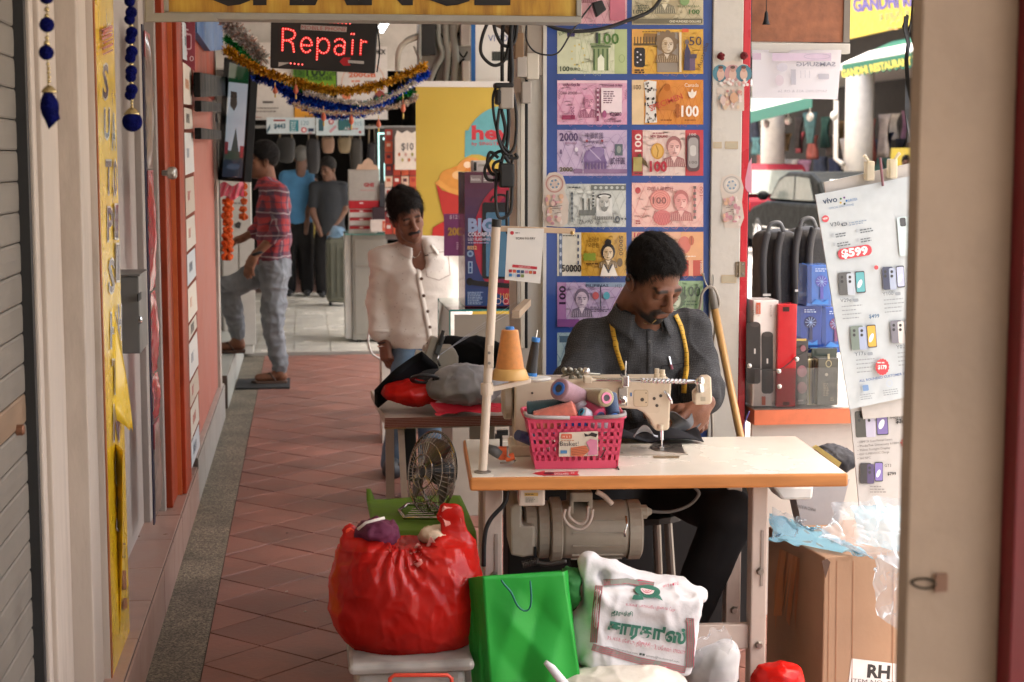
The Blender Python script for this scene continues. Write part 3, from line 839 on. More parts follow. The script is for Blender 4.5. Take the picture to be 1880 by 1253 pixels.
poster('pale blue price banner with 443 dollar price hanging over the doorway', 489, 216, 579, 246, 13.2, '#cfdde2', f5, t=.003)
def f6(p):
 p.rect(585, 219, 594, 241, '#35606c'); p.ell(608, 224, 5, 5, '#c24a54'); p.ell(608, 224, 3, 3, '#e4d4d4'); p.poly([(604,241),(616,230),(618,234),(607,245)], '#d0a0a8'); p.rect(621, 220, 645, 240, '#33696c'); p.text('A5', 632, 239, 6, '#e8eeee', w=9); p.text('915', 650, 231, 8, '#6d9caa', w=14); p.tiny(638, 236, 22, 2, '#c08080', 1); p.ell(661, 243, 2.5, 2.5, '#c05058')
poster('pale blue price banner with teal phone box hanging over the doorway', 580, 217, 669, 249, 13.19, '#cadbdf', f6, t=.003)
# dark shop front stuff: hanging bags
bagcols = [(.015,.014,.014), (.2,.115,.075), (.17,.125,.07), (.02,.018,.02), (.03,.025,.02), (.014,.013,.016)]
for i,(x0, y0, x1, y1)in enumerate(((505,252,545,300),(588,252,616,282),(618,252,648,282),(560,255,590,320),(640,254,668,320),(672,262,694,330))):
 A,B = YP(x0, y0, 16.5),YP(x1, y1, 16.5); mb = MB()
 c = Vector(((A.x+B.x)/2,16.5,(A.z+B.z)/2)); hw,hh = (B.x-A.x)/2,(A.z-B.z)/2
 def fn(u, v, c=c, hw=hw, hh=hh):
  a = u*2*math.pi; t = v*math.pi; w = (math.sin(t)**.35)*(1-.25*(1-v))
  return c+Vector((math.copysign(abs(math.cos(a))**.5,math.cos(a))*hw*w,math.copysign(abs(math.sin(a))**.5,math.sin(a))*.06*w,-hh+2*hh*(1-math.cos(t))/2-.0))
 o = thing('hanging_bag', ('%s handbag hanging in the dark doorway, %s in the row'%(['black','tan','olive','long black','brown black','narrow black'][i],['leftmost','third from left','fourth from left','second from left','fifth from left','rightmost'][i])), 'bag', c-Vector((0,0,hh)), 'bags hanging in the doorway')
 MB().grid(fn, 18, 10, closeu=True).build('body', M('bag_leather_%d'%i,bagcols[i],.5,var=.2), o, smooth=True)
 MB().tube([c+Vector((-hw*.6,0,hh*.7)),c+Vector((-hw*.4,0,hh+.18)),c+Vector((hw*.4,0,hh+.18)),c+Vector((hw*.6,0,hh*.7))], .008, 6).build('strap', M('strap_tan',(.18,.13,.08),.6), o)
MB_ = MB().box((-1.2,16.45,YP(580,246,16.5).z+.05), (1.2,16.5,YP(580,246,16.5).z+.08))
one('hanging_rail', MB_, M('steel_rail',(.3,.3,.3),.4,metal=.8), 'thin steel rail across the dark doorway carrying bags', 'rail')
# suitcase
so = thing('suitcase', 'grey green upright suitcase with blue wrapping on top', 'suitcase', YP(620,560,17.2))
A,B = YP(598, 437, 17.2),YP(641, 558, 17.2)
sm_ = M('suitcase_shell', (.085,.085,.06), .5, var=.12)
MB().box((A.x,17.1,.07), (B.x,17.4,A.z)).build('shell', sm_, so, bevel=.05)
for k_ in range(3):MB().box((A.x+.05+.06*k_,17.085,.14), (A.x+.07+.06*k_,17.1,A.z-.1)).build('rib', sm_, so)
for xx in (A.x+.04, B.x-.04):MB().lathe((xx-.015,17.2,.06), (1,0,0), [(.03,0),(.03,.03)], 12).build('wheel', black, so)
def fn(u, v):return YP(600+40*u, 437-24*math.sin(math.pi*u)*v-3*math.sin(u*11+v*5), 17.15+.12*v)
one('blue_wrap', MB().grid(fn,12,6), film('blue_film',(.25,.42,.6),.7), 'crumpled pale blue plastic on top of the suitcase', 'plastic bag', smooth=True)
# grey steel cabinet with boxes
yc = 13.7
gc = thing('steel_cabinet', 'grey steel two door cabinet at the back carrying white boxes', 'cabinet', YP(675,635,yc))
gm = M('cabinet_grey', (.24,.225,.19), .45, var=.06, scale=2, dirt=.2)
A,B = YP(646, 432, yc),YP(712, 630, yc)
MB().box((A.x,yc,.05), (B.x,yc+.5,A.z)).build('carcass', gm, gc, bevel=.004)
zm = YP(660, 490, yc).z
MB().box((A.x+.02,yc-.008,zm+.008), (B.x-.02,yc-.001,A.z-.03)).build('door', gm, gc, bevel=.003)
MB().box((A.x+.02,yc-.008,.1), (B.x-.02,yc-.001,zm-.008)).build('door', gm, gc, bevel=.003)
MB().box((A.x-.06,yc-.02,A.z+.001), (B.x+.0,yc+.5,A.z+.012)).build('glass_top', M('green_glass_edge',(.12,.3,.27),.1), gc)
MB().box((A.x-.06,yc+.02,.06), (A.x-.004,yc+.45,A.z)).build('side_panel', M('side_panel_grey',(.4,.38,.34),.5), gc)
for xx in (A.x+.05, B.x-.05):MB().lathe((xx,yc+.05,.025), (0,0,1), [(.02,0),(.02,.024)], 10).build('foot', black, gc)
def cbox(lab, x0, y0, x1, y1, y, base, fn=None, t=.25, name='product_box', cat='box', group='boxes on the back counters', mat=None, parts=None):
 o = thing(name, lab, cat, YP((x0+x1)/2,y1,y), group)
 rectY(MB(), x0, y0, x1, y1, y, t, base).build('carton', mat or PRINT, o, bevel=.002)
 if fn:
  pr = Print((0,y,0), (0,-1,0), lift=.0015, step=.0004); fn(pr); pr.build('print', o, mat or PRINT)
 return o
def fg(p):p.text('GHS', 668, 343, 7, '#a8323c', w=19, bold=.05); p.tiny(662, 349, 30, 1.5, '#c08080', 1)
cbox('white carton with red GHS letters on the steel cabinet', 640, 312, 697, 369, 13.75, '#a9a49c', fg)
mb = MB().slab([YP(a,b,13.74)for a,b in ((654,312),(658,302),(664,302),(668,296),(676,290),(684,296),(686,302),(692,304),(696,312))], (0,.02,0), '#c4a48c')
one('arch_card', mb, PRINT, 'beige arch shaped display card on top of the white carton', 'card')
for i,(y0, y1, x1)in enumerate(((369,384,696),(384,399,690),(399,414,690),(414,431,692))):
 def fr(p, y0=y0, y1=y1, x1=x1, i=i):
  p.rect(642, y0+1, x1, y0+(y1-y0)*.42, '#b42730'); p.tiny(660, y0+3, 12, 2.5, '#e8d4d0', 1)
 cbox('red and white flat carton under the white carton, %s from the top'%['first','second','third','fourth'][i], 641, y0, x1, y1-.4, 13.74+.01*i, '#cfc8c2' if i else '#b6222c', fr)
cbox('tall dark grey slim carton beside the red flat cartons', 697, 338, 711, 380, 13.72, '#3c3a3e')
cbox('black and plum carton low beside the red flat cartons', 684, 381, 712, 404, 13.68, '#38282e')
def fw(p):p.rect(702, 406, 717, 425, '#c8583c'); p.ell(709, 415, 5, 6, '#d8a890')
cbox('white and orange small carton at the cabinet front corner', 680, 404, 725, 426, 13.6, '#d2c6bc', fw, t=.12)
# neon line sign
ns = thing('line_sign', 'black board with pale cyan glowing lettering beside the doorway', 'sign', YP(715,335,14.6))
rectY(MB(), 688, 236, 742, 340, 14.6, .03).build('board', M('sign_black',(.02,.022,.02),.4), ns)
em = M('cyan_glow', (.5,.8,.78), .4, emit=(.55,.95,.9), estr=.2)
for (x0, y0, x1, y1)in ((694,245,697,332), (694,244,740,247), (703,253,717,257), (708,257,712,270), (722,258,725,270), (725,258,731,261), (705,300,709,332)):
 rectY(MB(), x0, y0, x1, y1, 14.59, .008).build('glow_line', em, ns)
# card racks
rk = thing('card_rack', 'rack of red and white phone card packs with 10 dollar tag', 'rack', YP(735,430,13.0))
rectY(MB(), 706, 234, 768, 440, 13.02, .02).build('backboard', M('rack_board',(.12,.10,.09),.6), rk)
rcols = ['#a83a2c', '#c8c0b8', '#b84a34', '#8c2a2c', '#d8b8a0', '#c45a3c', '#d8d0c8', '#5a2a34']
for i in range(4):
 for j in range(9):
  x0,y0 = 707+i*15,238+j*21.5
  if i>=1 and j in (0, 1, 2):continue
  m_ = MB(); rectY(m_, x0, y0, x0+13.5, y0+20, 12.99, .02, rcols[(i*3+j*5+(i*j)%3)%8]); pk = m_.build('pack', PRINT, rk)
  m_ = MB(); rectY(m_, x0+3, y0+4, x0+10, y0+10, 12.988, .001, rcols[(i+j*3+1)%8]); m_.build('mark', PRINT, pk)
tg = thing('price_tag', 'pale scalloped tag with handwritten ten dollar price', 'price tag', YP(742,300,12.9))
pts = [(752-18+9*k_-5,240+(5 if k_%2 else 0))for k_ in range(5)]+[(768,258), (768,312), (725,312), (725,252)]
slabY(MB(), pts, 12.9, .004, '#ded2c4').build('card', PRINT, tg)
pr = Print((0,12.9,0), (0,-1,0), lift=.002, step=.0006); pr.text('$10', 737, 276, 14, '#4a4a50', w=22)
for k_ in range(6):pr.ell(733+k_*6, 284+(k_%2)*10, 2.2, 3.4, ['#c0704a','#a8a060','#c89a8c'][k_%3])
pr.build('print', tg)
# white cupboard left (behind the man in plaid)
wc = thing('white_cupboard', 'white shop cupboard behind the marigold garlands', 'cupboard', YP(450,600,13.0))
A,B = YP(404, 330, 13.0),YP(492, 600, 13.0)
wcm = M('cupboard_white', (.52,.50,.45), .45, var=.05, dirt=.2)
MB().box((A.x,13.0,.03), (B.x-.12,13.3,A.z)).build('carcass', wcm, wc)
for k_ in range(2):MB().box((A.x+.01+.13*k_,12.985,.1), (A.x+.125+.13*k_,12.998,.95)).build('door', wcm, wc, bevel=.003)
pr = Print((0,12.999,0), (0,-1,0), lift=.002, step=.0006); pr.text('8', 438, 402, 11, '#c88a5c'); pr.poly([(430,412),(438,407),(443,410),(440,420),(433,418)], '#3c3a38'); pr.tiny(430, 372, 22, 3, '#8c8680', 1); pr.build('print', wc)
struct(MB().box((-1.9,13.62,.03),(-.45,13.8,2.3)).build('partition',M('partition_grey',(.16,.15,.14),.6,var=.2)))
# ---- fluorescent tube on the ceiling
ft = thing('tube_light', 'lit fluorescent tube on the ceiling right of the LED sign', 'lamp', (.55,10.9,2.42))
MB().cyl((.55,10.3,2.44), (.55,11.5,2.44), .014, n=12).build('tube', M('tube_glow',(.9,.95,1),.3,emit=(.86,.95,1.0),estr=2.6), ft)
MB().box((.52,10.28,2.46), (.58,11.52,2.51)).build('batten', pw, ft)
MB().box((.54,10.88,2.51), (.56,10.92,2.95)).build('hanger', pw, ft)
# ---- wall with conduits over the yellow banner
YW = 9.75
wl = thing('partition_wall', 'grey plaster partition behind the yellow banner, full of conduits', 'wall', (1.1,YW,0))
A,B = YP(768, 100, YW),YP(1010, 300, YW)
MB().box((A.x,YW,0), (1.75,YW+.12,2.94)).build('plaster', M('grey_plaster',(.36,.34,.31),.85,var=.15,dirt=.4), wl)
cg = M('grey_conduit', (.33,.34,.31), .45, var=.1); cw = M('pale_conduit', (.52,.49,.42), .5, var=.1)
def wire(pts, r, mat, y, nm='conduit', par=None, n=8):
 P = [YP(a,b,y+(c[0]if c else 0))for a, b, *c in pts]
 Q = []
 for i in range(len(P)-1):
  p0,p1,p2,p3 = P[max(i-1,0)],P[i],P[i+1],P[min(i+2,len(P)-1)]
  for k_ in range(6):
   t = k_/6.; Q.append(.5*((2*p1)+(-p0+p2)*t+(2*p0-5*p1+4*p2-p3)*t*t+(-p0+3*p1-3*p2+p3)*t**3))
 Q.append(P[-1])
 return MB().tube(Q, r, n).build(nm, mat, par, smooth=True)
for pts,r,m_ in (([(806,10),(805,70),(812,100),(800,125),(790,150),(788,170)],.017,cg), ([(820,5),(818,60),(822,110),(815,170)],.02,cg), ([(836,5),(832,60),(836,110),(830,170)],.025,cg), ([(848,15),(842,40),(830,75),(822,110),(818,170)],.014,cw), ([(770,68),(745,78),(732,95),(730,130)],.016,cw), ([(775,62),(750,70),(738,84),(728,110)],.009,cg), ([(760,85),(772,120),(778,160)],.006,cg), ([(812,20),(800,50),(830,90),(826,130),(838,170)],.007,black), ([(842,60),(838,85),(850,105),(858,95)],.005,black), ([(845,165),(835,140),(842,120),(852,108)],.006,black), ([(793,165),(800,140),(812,110)],.006,black)):
 wire(pts, r, m_, YW-.03, par=wl)
for (x0, y0, x1, y1, m_)in ((774,38,800,102,M('meter_black',(.022,.022,.022),.5)), (846,42,864,84,pw), (849,112,863,155,pw), (768,40,774,110,cg)):
 rectY(MB(), x0, y0, x1, y1, YW-.07, .069).build('switch_box', m_, wl, bevel=.004)
# white board with blue stripe
vb = thing('white_signboard', 'white signboard with blue edge stripe behind the hanging cables', 'signboard', YP(920,160,9.5))
rectY(MB(), 872, -20, 1000, 160, 9.5, .03).build('board', M('board_white',(.68,.67,.64),.4,var=.04), vb)
pr = Print((0,9.5,0), (0,-1,0), lift=.001); pr.rect(865, -20, 873, 160, '#1a5a9c'); pr.text('VIVO', 896, 76, 12, '#3c5a96', w=36); pr.rect(903, 95, 936, 112, '#262a28')
for k_ in range(8):pr.rect(904+4*k_, 96, 905+4*k_, 111, '#4a4c4a')
pr.build('print', vb)
# ---- yellow roll-up banner
YB = 9.25
ybn = thing('rollup_banner', 'tall yellow roll-up banner with blue arch and red lettering', 'banner', YP(860,870,YB))
A,B = YP(763, 160, YB),YP(1005, 160, YB)
MB().box((A.x,YB,.05), (B.x,YB+.004,A.z)).build('sheet', M('banner_yellow',(.56,.40,.06),.4,var=.06,scale=2), ybn)
MB().box((A.x-.01,YB-.01,A.z), (B.x,YB+.012,A.z+.033)).build('top_rail', pw, ybn, bevel=.003)
MB().box((A.x,YB-.08,0), (B.x,YB+.08,.06)).build('base', M('alu',(.6,.6,.6),.35,metal=.8), ybn)
pr = Print((0,YB,0), (0,-1,0), lift=.001, step=.0004)
arch = [(853,290), (854,240)]+[(930-76*math.cos(R(a)),268-74*math.sin(R(a))*1.0)for a in range(22,120,10)]+[(975,210), (975,292), (950,296), (925,300), (900,292), (880,284), (866,284)]
pr.poly(arch, '#63a8ae')
pr.text('heyo', 866, 256, 26, '#c23440', w=96, bold=.035); pr.text('by SINGTEL', 866, 267, 6.5, '#c23440', w=56, bold=.01)
for (x, y, rx, ry, rt, c)in ((850,325,38,22,-10,'#d88a34'), (832,330,26,20,10,'#d89440'), (862,308,24,18,-20,'#dd9848'), (880,322,30,22,0,'#cf7f30'), (842,322,12,8,0,'#e9bd84'), (858,303,7,6,0,'#f0d4b4')):pr.ell(x, y, rx, ry, c, rot=rt)
pr.poly([(800,336),(812,350),(850,362),(890,366),(960,360),(960,425),(824,425),(812,390)], '#b8312a'); pr.poly([(798,337),(806,330),(826,345),(870,356),(930,356),(930,364),(868,366),(824,354)], '#e0a04c')
pr.poly([(795,418),(818,405),(840,420),(960,425),(960,460),(790,460)], '#c02c28')
pr.build('print', ybn)
# ---- glass counter with carton inside, BIG box on it
YC = 7.0
gl = glass('pane_glass'); ge = M('green_edge', (.03,.20,.18), .15)
ct = thing('glass_counter', 'glass display counter with green edges and a drawn-on carton panel', 'counter', YP(900,850,YC))
A,B = YP(826, 570, YC),YP(1000, 570, YC); zt = A.z
MB().box((A.x+.01,YC+.012,.0), (B.x,YC+.6,zt-.30)).build('base', M('counter_base',(.36,.34,.29),.5), ct)
MB().box((A.x,YC,zt-.006), (B.x,YC+.62,zt+.002)).build('top_pane', gl, ct)
MB().box((A.x,YC-.001,zt-.006), (B.x,YC+.0035,zt+.0025)).build('edge', ge, ct)
MB().box((A.x-.003,YC,.6), (A.x+.003,YC+.006,zt)).build('edge', ge, ct)
MB().box((A.x-.003,YC+.61,.6), (A.x+.003,YC+.616,zt)).build('edge', ge, ct)
MB().box((A.x-.002,YC+.006,.6), (A.x+.002,YC+.61,zt-.007)).build('side_pane', gl, ct)
pr = Print((0,YC+.01,0), (0,-1,0), lift=.001, step=.0004)
MB().box((A.x+.02,YC+.006,zt-.3), (B.x,YC+.0095,zt-.02)).build('carton_panel', M('grey_card',(.27,.245,.20),.8,var=.06), ct)
for k_ in range(2):pr.ring(842, 588+6*k_, 6, 4, 1, '#4a4034', a0=30, a1=330)
pr.line([(838,580),(856,582),(870,583),(885,582)], 1.4, '#554a3a'); pr.line([(838,584),(836,600),(842,612)], 1.2, '#554a3a'); pr.tiny(896, 578, 40, 1.5, '#6a5c48', 1); pr.build('drawing', ct)
bb = thing('speaker_carton', 'tall red and blue party speaker carton standing on the glass counter', 'carton', YP(910,562,YC+.1))
A,B = YP(853, 316, YC+.1),YP(985, 562, YC+.1)
zc0 = zt+.003; H_ = A.z-zc0
def grad_box(mb, x0, x1, y0, y1, z0, z1, c0, c1, n=12):
 for k_ in range(n):
  t = (k_+.5)/n; cc = tuple(col(c0)[i]*(1-t)+col(c1)[i]*t for i in range(3))
  mb.box((x0,y0,z1-(z1-z0)*(k_+1)/n), (x1,y1,z1-(z1-z0)*k_/n), cc)
MB().box((A.x,YC+.1,zc0), (B.x,YC+.4,A.z), '#6c2f42').build('carton', GLOSSP, bb, bevel=.003)
pr = Print((0,YC+.1,0), (0,-1,0), lift=.001, step=.0003)
for k_ in range(16):
 t = k_/15.; c0,c1 = (srgb('#5b3346'), srgb('#123a70')); cc = tuple(c0[i]*(1-t)+c1[i]*t for i in range(3)); pr.rect(853.5, 316.5+245*k_/16, 984, 316.5+245*(k_+1)/16+.3, cc)
pr.ell(935, 440, 66, 105, '#a0283e', n=30); pr.ell(945, 445, 48, 90, '#7a2448', n=30)
pr.poly([(925,470),(984,430),(984,560),(925,560)], '#a02438')
pr.rect(863, 322, 884, 336, '#8a7f80'); pr.text('hoco.', 865, 332, 6, '#e8e4e4', w=17); pr.rect(886, 322, 905, 336, '#857a7c'); pr.tiny(888, 327, 14, 2, '#d0c8c8', 2)
pr.rrect(885, 372, 960, 512, 5, '#14161c'); pr.rrect(892, 390, 960, 508, 3, '#46708c'); pr.rect(886, 374, 960, 388, '#1c1e24'); pr.ring(918, 370, 17, 12, 4, '#14161c', a0=180, a1=360)
pr.text('BIG', 859, 425, 24, '#8d9cc0', w=48, bold=.05); pr.text('COLORFUL', 859, 434, 7.5, '#c8c0d0', w=44, bold=.03); pr.text('LED FLASHING', 859, 442, 5.5, '#b8b0c4', w=40, bold=.02); pr.tiny(859, 445, 44, 2, '#9a90b0', 1); pr.text('BS52', 858, 458, 6.5, '#c9a070', w=17, bold=.03)
pr.ell(863, 466, 6, 6, '#7a94b8'); pr.ell(863, 466, 3, 3, '#36507c'); pr.rect(859, 480, 867, 502, '#8ea4c4'); pr.rect(861, 482, 865, 490, '#2a4878'); pr.rect(861, 492, 865, 500, '#2a4878'); pr.line([(858,517),(875,520),(900,522),(960,527)], 9, '#101218'); pr.ell(862, 517, 6, 7, '#101218')
pr.tiny(858, 536, 34, 1.6, '#9ab0d0', 8, gap=3); pr.text('110Wx2', 918, 548, 10, '#d0a060', w=36); pr.ring(914, 553, 5, 5, 1, '#d8b0a8'); pr.ring(928, 553, 5, 5, 1, '#d8b0a8'); pr.ring(942, 553, 5, 5, 1, '#d8b0a8')
pr.build('print', bb, GLOSSP)
def fp(p):p.text('$12', 825, 402, 7, '#e8d8e8', w=15, bold=.02); p.text('200G', 822, 432, 14, '#d8b060', w=36, bold=.05); p.tiny(838, 445, 14, 2, '#e0c8dc', 4)
poster('small purple price card with yellow figures beside the speaker carton', 815, 393, 856, 470, 7.6, '#95588e', fp, 'price_card', 'card', t=.003)
cbox('small white carton peeking over the speaker carton', 868, 295, 894, 316, 7.35, '#cfcdc6', lambda p:(p.rect(870,298,875,314,'#303430'),p.text('ZORRI',878,306,4,'#4a6a4a',w=14)), t=.1)
cbox('slim white carton between banner and speaker carton', 846, 367, 856, 394, 7.3, '#c8c8c4', lambda p:(p.rect(850,378,853,382,'#304840'),p.rect(850,384,853,388,'#304840')), t=.05)
# counter stump behind the man in white
c2 = thing('side_counter', 'small glass topped counter behind the man in the white shirt', 'counter', YP(722,680,8.9))
A,B = YP(700, 528, 8.9),YP(762, 600, 8.9)
MB().box((A.x,8.9,0), (B.x,9.2,YP(700,602,8.9).z)).build('base', M('counter_base2',(.5,.48,.42),.5), c2)
MB().box((A.x+.02,8.9,YP(700,600,8.9).z), (A.x+.11,8.906,A.z)).build('pane', gl, c2); MB().box((A.x+.105,8.89,YP(700,602,8.9).z), (A.x+.115,8.9,A.z)).build('edge', ge, c2)
wire([(683,590),(676,620),(682,648),(700,660)], .006, M('white_cable',(.6,.58,.54),.5), 8.6).name = 'power_cable'
tag(bpy.data.objects['power_cable'], 'white power cable sagging beside the grey cabinet', 'cable')
# ---- LED sign
YL = 7.1
ls = thing('led_sign', 'black LED sign reading Repair in red dots with a red arrow', 'sign', YP(595,135,YL))
c4 = [(498,0), (696,6), (689,135), (496,125)]
slabY(MB(), c4, YL, .035).build('board', M('led_board',(.018,.018,.018),.45,var=.1), ls, bevel=.006)
def L5(pts):return [(480+a*.2075,30+b*.2075)for a, b in pts]
def arc(cx, cy, rx, ry, a0, a1, n=12):return [(cx+rx*math.cos(R(a0+(a1-a0)*i/n)),cy-ry*math.sin(R(a0+(a1-a0)*i/n)))for i in range(n+1)]
strokes = [[(190,112),(185,312)], [(190,112),(235,114),(283,130),(300,160),(284,195),(240,215),(195,215)], [(240,215),(275,242),(288,318)], [(352,255),(440,262)], arc(398,256,48,66,0,320), [(498,195),(490,385)], arc(549,264,50,66,150,-150), arc(690,300,44,42,40,330), [(738,235),(727,345)], arc(690,245,46,42,150,20), [(808,212),(800,350)], [(795,158),(822,158)], [(882,212),(875,352)], [(882,240),(910,222),(940,234)]]
led = MB(); halo = Print((0,YL,0), (0,-1,0), lift=.001, step=.0003)
def dots(pts, gap):
 P = L5(pts); d = 0; nxt = 0
 for a,b in zip(P, P[1:]):
  l = math.hypot(b[0]-a[0], b[1]-a[1])
  while nxt<=d+l+1e-6:
   t = (nxt-d)/l if l else 0; led.ball(YP(a[0]+(b[0]-a[0])*t,a[1]+(b[1]-a[1])*t,YL-.004), .0034, 7, 5); nxt+=gap
  d+=l
for s_ in strokes:halo.line(L5(s_), 5.0, '#a01018'); dots(s_, 4.9)
for s_ in ([(610,56),(800,66)], [(285,44),(360,46)], [(258,418),(375,430)]):dots(s_, 7.2)
halo.build('led_glow', ls, M('red_led_glow',rough=.4,var=.05,attr=True,emit=(.8,.01,.015),estr=.02))  # red ribbons painted as the glow around the LED dots
stuff(led.build('led_dots',M('red_led',(1,.2,.2),.3,emit=(1,.10,.08),estr=.42),ls))
pr = Print((0,YL,0), (0,-1,0), lift=.003, step=.0003)
P = lambda a,b:(480+a*.2075, 30+b*.2075)
pr.poly([P(152,408),P(255,412),P(150,447)], '#b8b4ae'); pr.build('tape', ls); pr = Print((0,YL,0), (0,-1,0), lift=.003, step=.0003); pr.poly([P(350,76),P(756,96),P(752,142),P(346,120)], '#b4aca6'); pr.text('MOBILE PHONE', *P(354,117), 7.2, '#a8484a', w=82, rot=2.6); pr.build('tape', ls); pr = Print((0,YL,0), (0,-1,0), lift=.003, step=.0003)
pr.poly([P(690,402),P(725,366),P(792,368),P(765,402),P(790,438),P(725,440)], '#b3202a'); pr.poly([P(765,390),P(906,398),P(906,424),P(768,414)], '#b4b0aa')
pr.build('arrow', ls)
wire([(691,40),(697,90),(692,133)], .003, black, YL, 'lead', ls)
for xx in (520, 670):
 a = YP(xx, 2, YL+.015); MB().cyl(a, (a.x,a.y,2.95), .003, n=6).build('hanger', black, ls)
# ---- tinsel
def tinsel(lab, pts, y, r, cols_, n, sd, flat=.35, metal=.35):
 q = random.Random(sd); mb = MB(); P = [YP(a,b,y)for a, b in pts]; Q = []
 for i in range(len(P)-1):
  p0,p1,p2,p3 = P[max(i-1,0)],P[i],P[i+1],P[min(i+2,len(P)-1)]
  for k_ in range(10):
   t = k_/10.; Q.append(.5*((2*p1)+(-p0+p2)*t+(2*p0-5*p1+4*p2-p3)*t*t+(-p0+3*p1-3*p2+p3)*t**3))
 Q.append(P[-1])
 for _ in range(n):
  t = q.uniform(0, len(Q)-1.001); i = int(t); c = Q[i].lerp(Q[i+1], t-i)
  d = Vector((q.gauss(0,1),q.gauss(0,1),q.gauss(0,1))).normalized(); l = r*q.uniform(.6, 1.1)
  e = d.orthogonal().normalized()*r*.11; e.rotate(Matrix.Rotation(q.uniform(0,6.28),3,d))
  mb._add([c-e,c+e,c+d*l+e*.6,c+d*l-e*.6], [(0,1,2,3)], q.choice(cols_))
 mb.tube(Q, r*.25, 5, cols_[0])
 return one('tinsel_garland', mb, M('tinsel_foil_'+lab[:4],rough=.22,metal=metal,attr=True,var=.3,scale=200), lab, 'garland', 'tinsel garlands across the passage')
YT = 8.3
tinsel('gold tinsel garland, uppermost of the sagging strands', [(416,92),(445,112),(490,134),(542,150),(569,159),(625,167),(667,163),(708,152),(782,121)], YT, .033, ['#b07c14','#d49c20','#f0c040','#8a6410'], 3400, 1)
tinsel('blue tinsel garland directly under the gold one at left', [(470,140),(500,152),(530,172),(560,182),(600,190),(640,196)], YT+.05, .034, ['#1038a0','#184cd0','#0c2c80'], 2000, 2)
tinsel('green tinsel garland between the gold and lower blue strands', [(414,70),(440,92),(470,118),(520,155),(563,172),(613,190),(667,193),(719,177),(760,170)], YT+.08, .026, ['#107a2c','#18a044','#0c5a20'], 2200, 3)
tinsel('blue tinsel garland rising to the yellow banner at right', [(560,190),(600,198),(640,205),(700,190),(740,164),(785,134)], YT+.02, .028, ['#1044c0','#1c64e0','#0c3490'], 2000, 4)
tinsel('lowest blue tinsel garland', [(532,184),(573,204),(609,213),(656,211),(700,200)], YT+.1, .026, ['#123cA8','#1a50cc','#0e2c80'], 1500, 5)
tinsel('silver tinsel garland twisted between the blue strands', [(560,170),(625,185),(690,188),(762,152)], YT-.03, .02, ['#b8b4ac','#d8c8b0','#8c8880','#e0d8d0'], 1300, 6)
tinsel('pale silver and copper tinsel garland along the bottom', [(540,192),(594,206),(656,208),(708,200),(750,188),(764,176)], YT-.02, .021, ['#c8b8a0','#c89878','#d8d4cc','#7c8c9c'], 1500, 7)
tinsel('white silver tinsel bunch at top left above the screen', [(418,45),(440,62),(462,86),(480,108)], YT+.1, .05, ['#d4d0c8','#b4b4b0','#e6e0d8','#c8a090'], 1500, 8)
pdm = M('pendant_lacquer', (.55,.14,.07), .35, var=.25, scale=40); pdg = M('pendant_gold', (.5,.36,.1), .35, metal=.6)
for i,(x, y, h)in enumerate(((505,172,30),(543,172,40),(594,222,40),(645,228,42),(695,234,34),(740,206,50))):
 o = thing('pendant_ornament', 'small red and gold pendant under the tinsel, %s from the left'%['first','second','third','fourth','fifth','sixth'][i], 'ornament', YP(x,y+h/2,YT-.02), 'pendant ornaments on the tinsel')
 s_ = .72/PXM(YT); a = YP(x, y-h*.45, YT-.02)
 MB().lathe(a, (0,0,-1), [(.5*s_,0),(3*s_,h*.15*s_),(6*s_,h*.35*s_),(6.5*s_,h*.5*s_),(3*s_,h*.62*s_),(1*s_,h*.66*s_)], 12).build('body', pdm, o, smooth=True)
 MB().lathe(a+Vector((0,0,-h*.66*s_)), (0,0,-1), [(1*s_,0),(2.4*s_,h*.08*s_),(1.8*s_,h*.3*s_)], 8).build('tassel', pdg, o)
 MB().tube([a,a+Vector((0,0,h*.3*s_))], .002, 5).build('thread', pdg, o)
# ---- money changer sign box across the top
YS = 4.75
cs = thing('hanging_sign_box', 'weathered yellow CHANGE sign box with grey metal frame hanging overhead', 'sign', YP(665,40,YS))
zb = YP(665, 37, YS).z; xa,xb = YP(303, 38, YS).x,YP(1064, 38, YS).x; zt = zb+.42
am = M('frame_aluminium', (.30,.285,.25), .5, metal=.3, var=.12, dirt=.3, dscale=8)
def changeface():
 m = bpy.data.materials.new('weathered_yellow_panel'); m.use_nodes = True; nt = m.node_tree; b = nt.nodes['Principled BSDF']; N = nt.nodes.new; L = nt.links.new
 tc = N('ShaderNodeTexCoord'); mp = N('ShaderNodeMapping'); mp.inputs['Scale'].default_value = (9, 1, 1.2); no = N('ShaderNodeTexNoise'); no.inputs['Scale'].default_value = 1.6; no.inputs['Detail'].default_value = 6; no.inputs['Roughness'].default_value = .65
 L(tc.outputs['Object'], mp.inputs[0]); L(mp.outputs[0], no.inputs['Vector']); cr = N('ShaderNodeValToRGB'); e = cr.color_ramp.elements
 e[0].position,e[0].color = .32,(.20, .075, .01, 1); e[1].position,e[1].color = .66,(.55, .36, .05, 1); x = e.new(.48); x.color = (.42, .22, .02, 1)
 L(no.outputs['Fac'], cr.inputs[0]); L(cr.outputs[0], b.inputs['Base Color']); b.inputs['Roughness'].default_value = .35
 return m
MB().box((xa,YS+.012,zb+.01), (xb,YS+.09,zt)).build('panel', changeface(), cs)
for a,c_ in (((xa-.003,YS,zb-.002),(xb+.006,YS+.1,zb+.017)), ((xb-.009,YS,zb+.018),(xb+.006,YS+.1,zt)), ((xa-.003,YS,zb+.018),(xa+.01,YS+.1,zt))):MB().box(a, c_).build('frame', am, cs, bevel=.002)
slabY(MB(), [(266,41),(268,-60),(284,-60),(283,24),(388,24),(402,40)], YS-.012, .011).build('bracket', am, cs, bevel=.002)
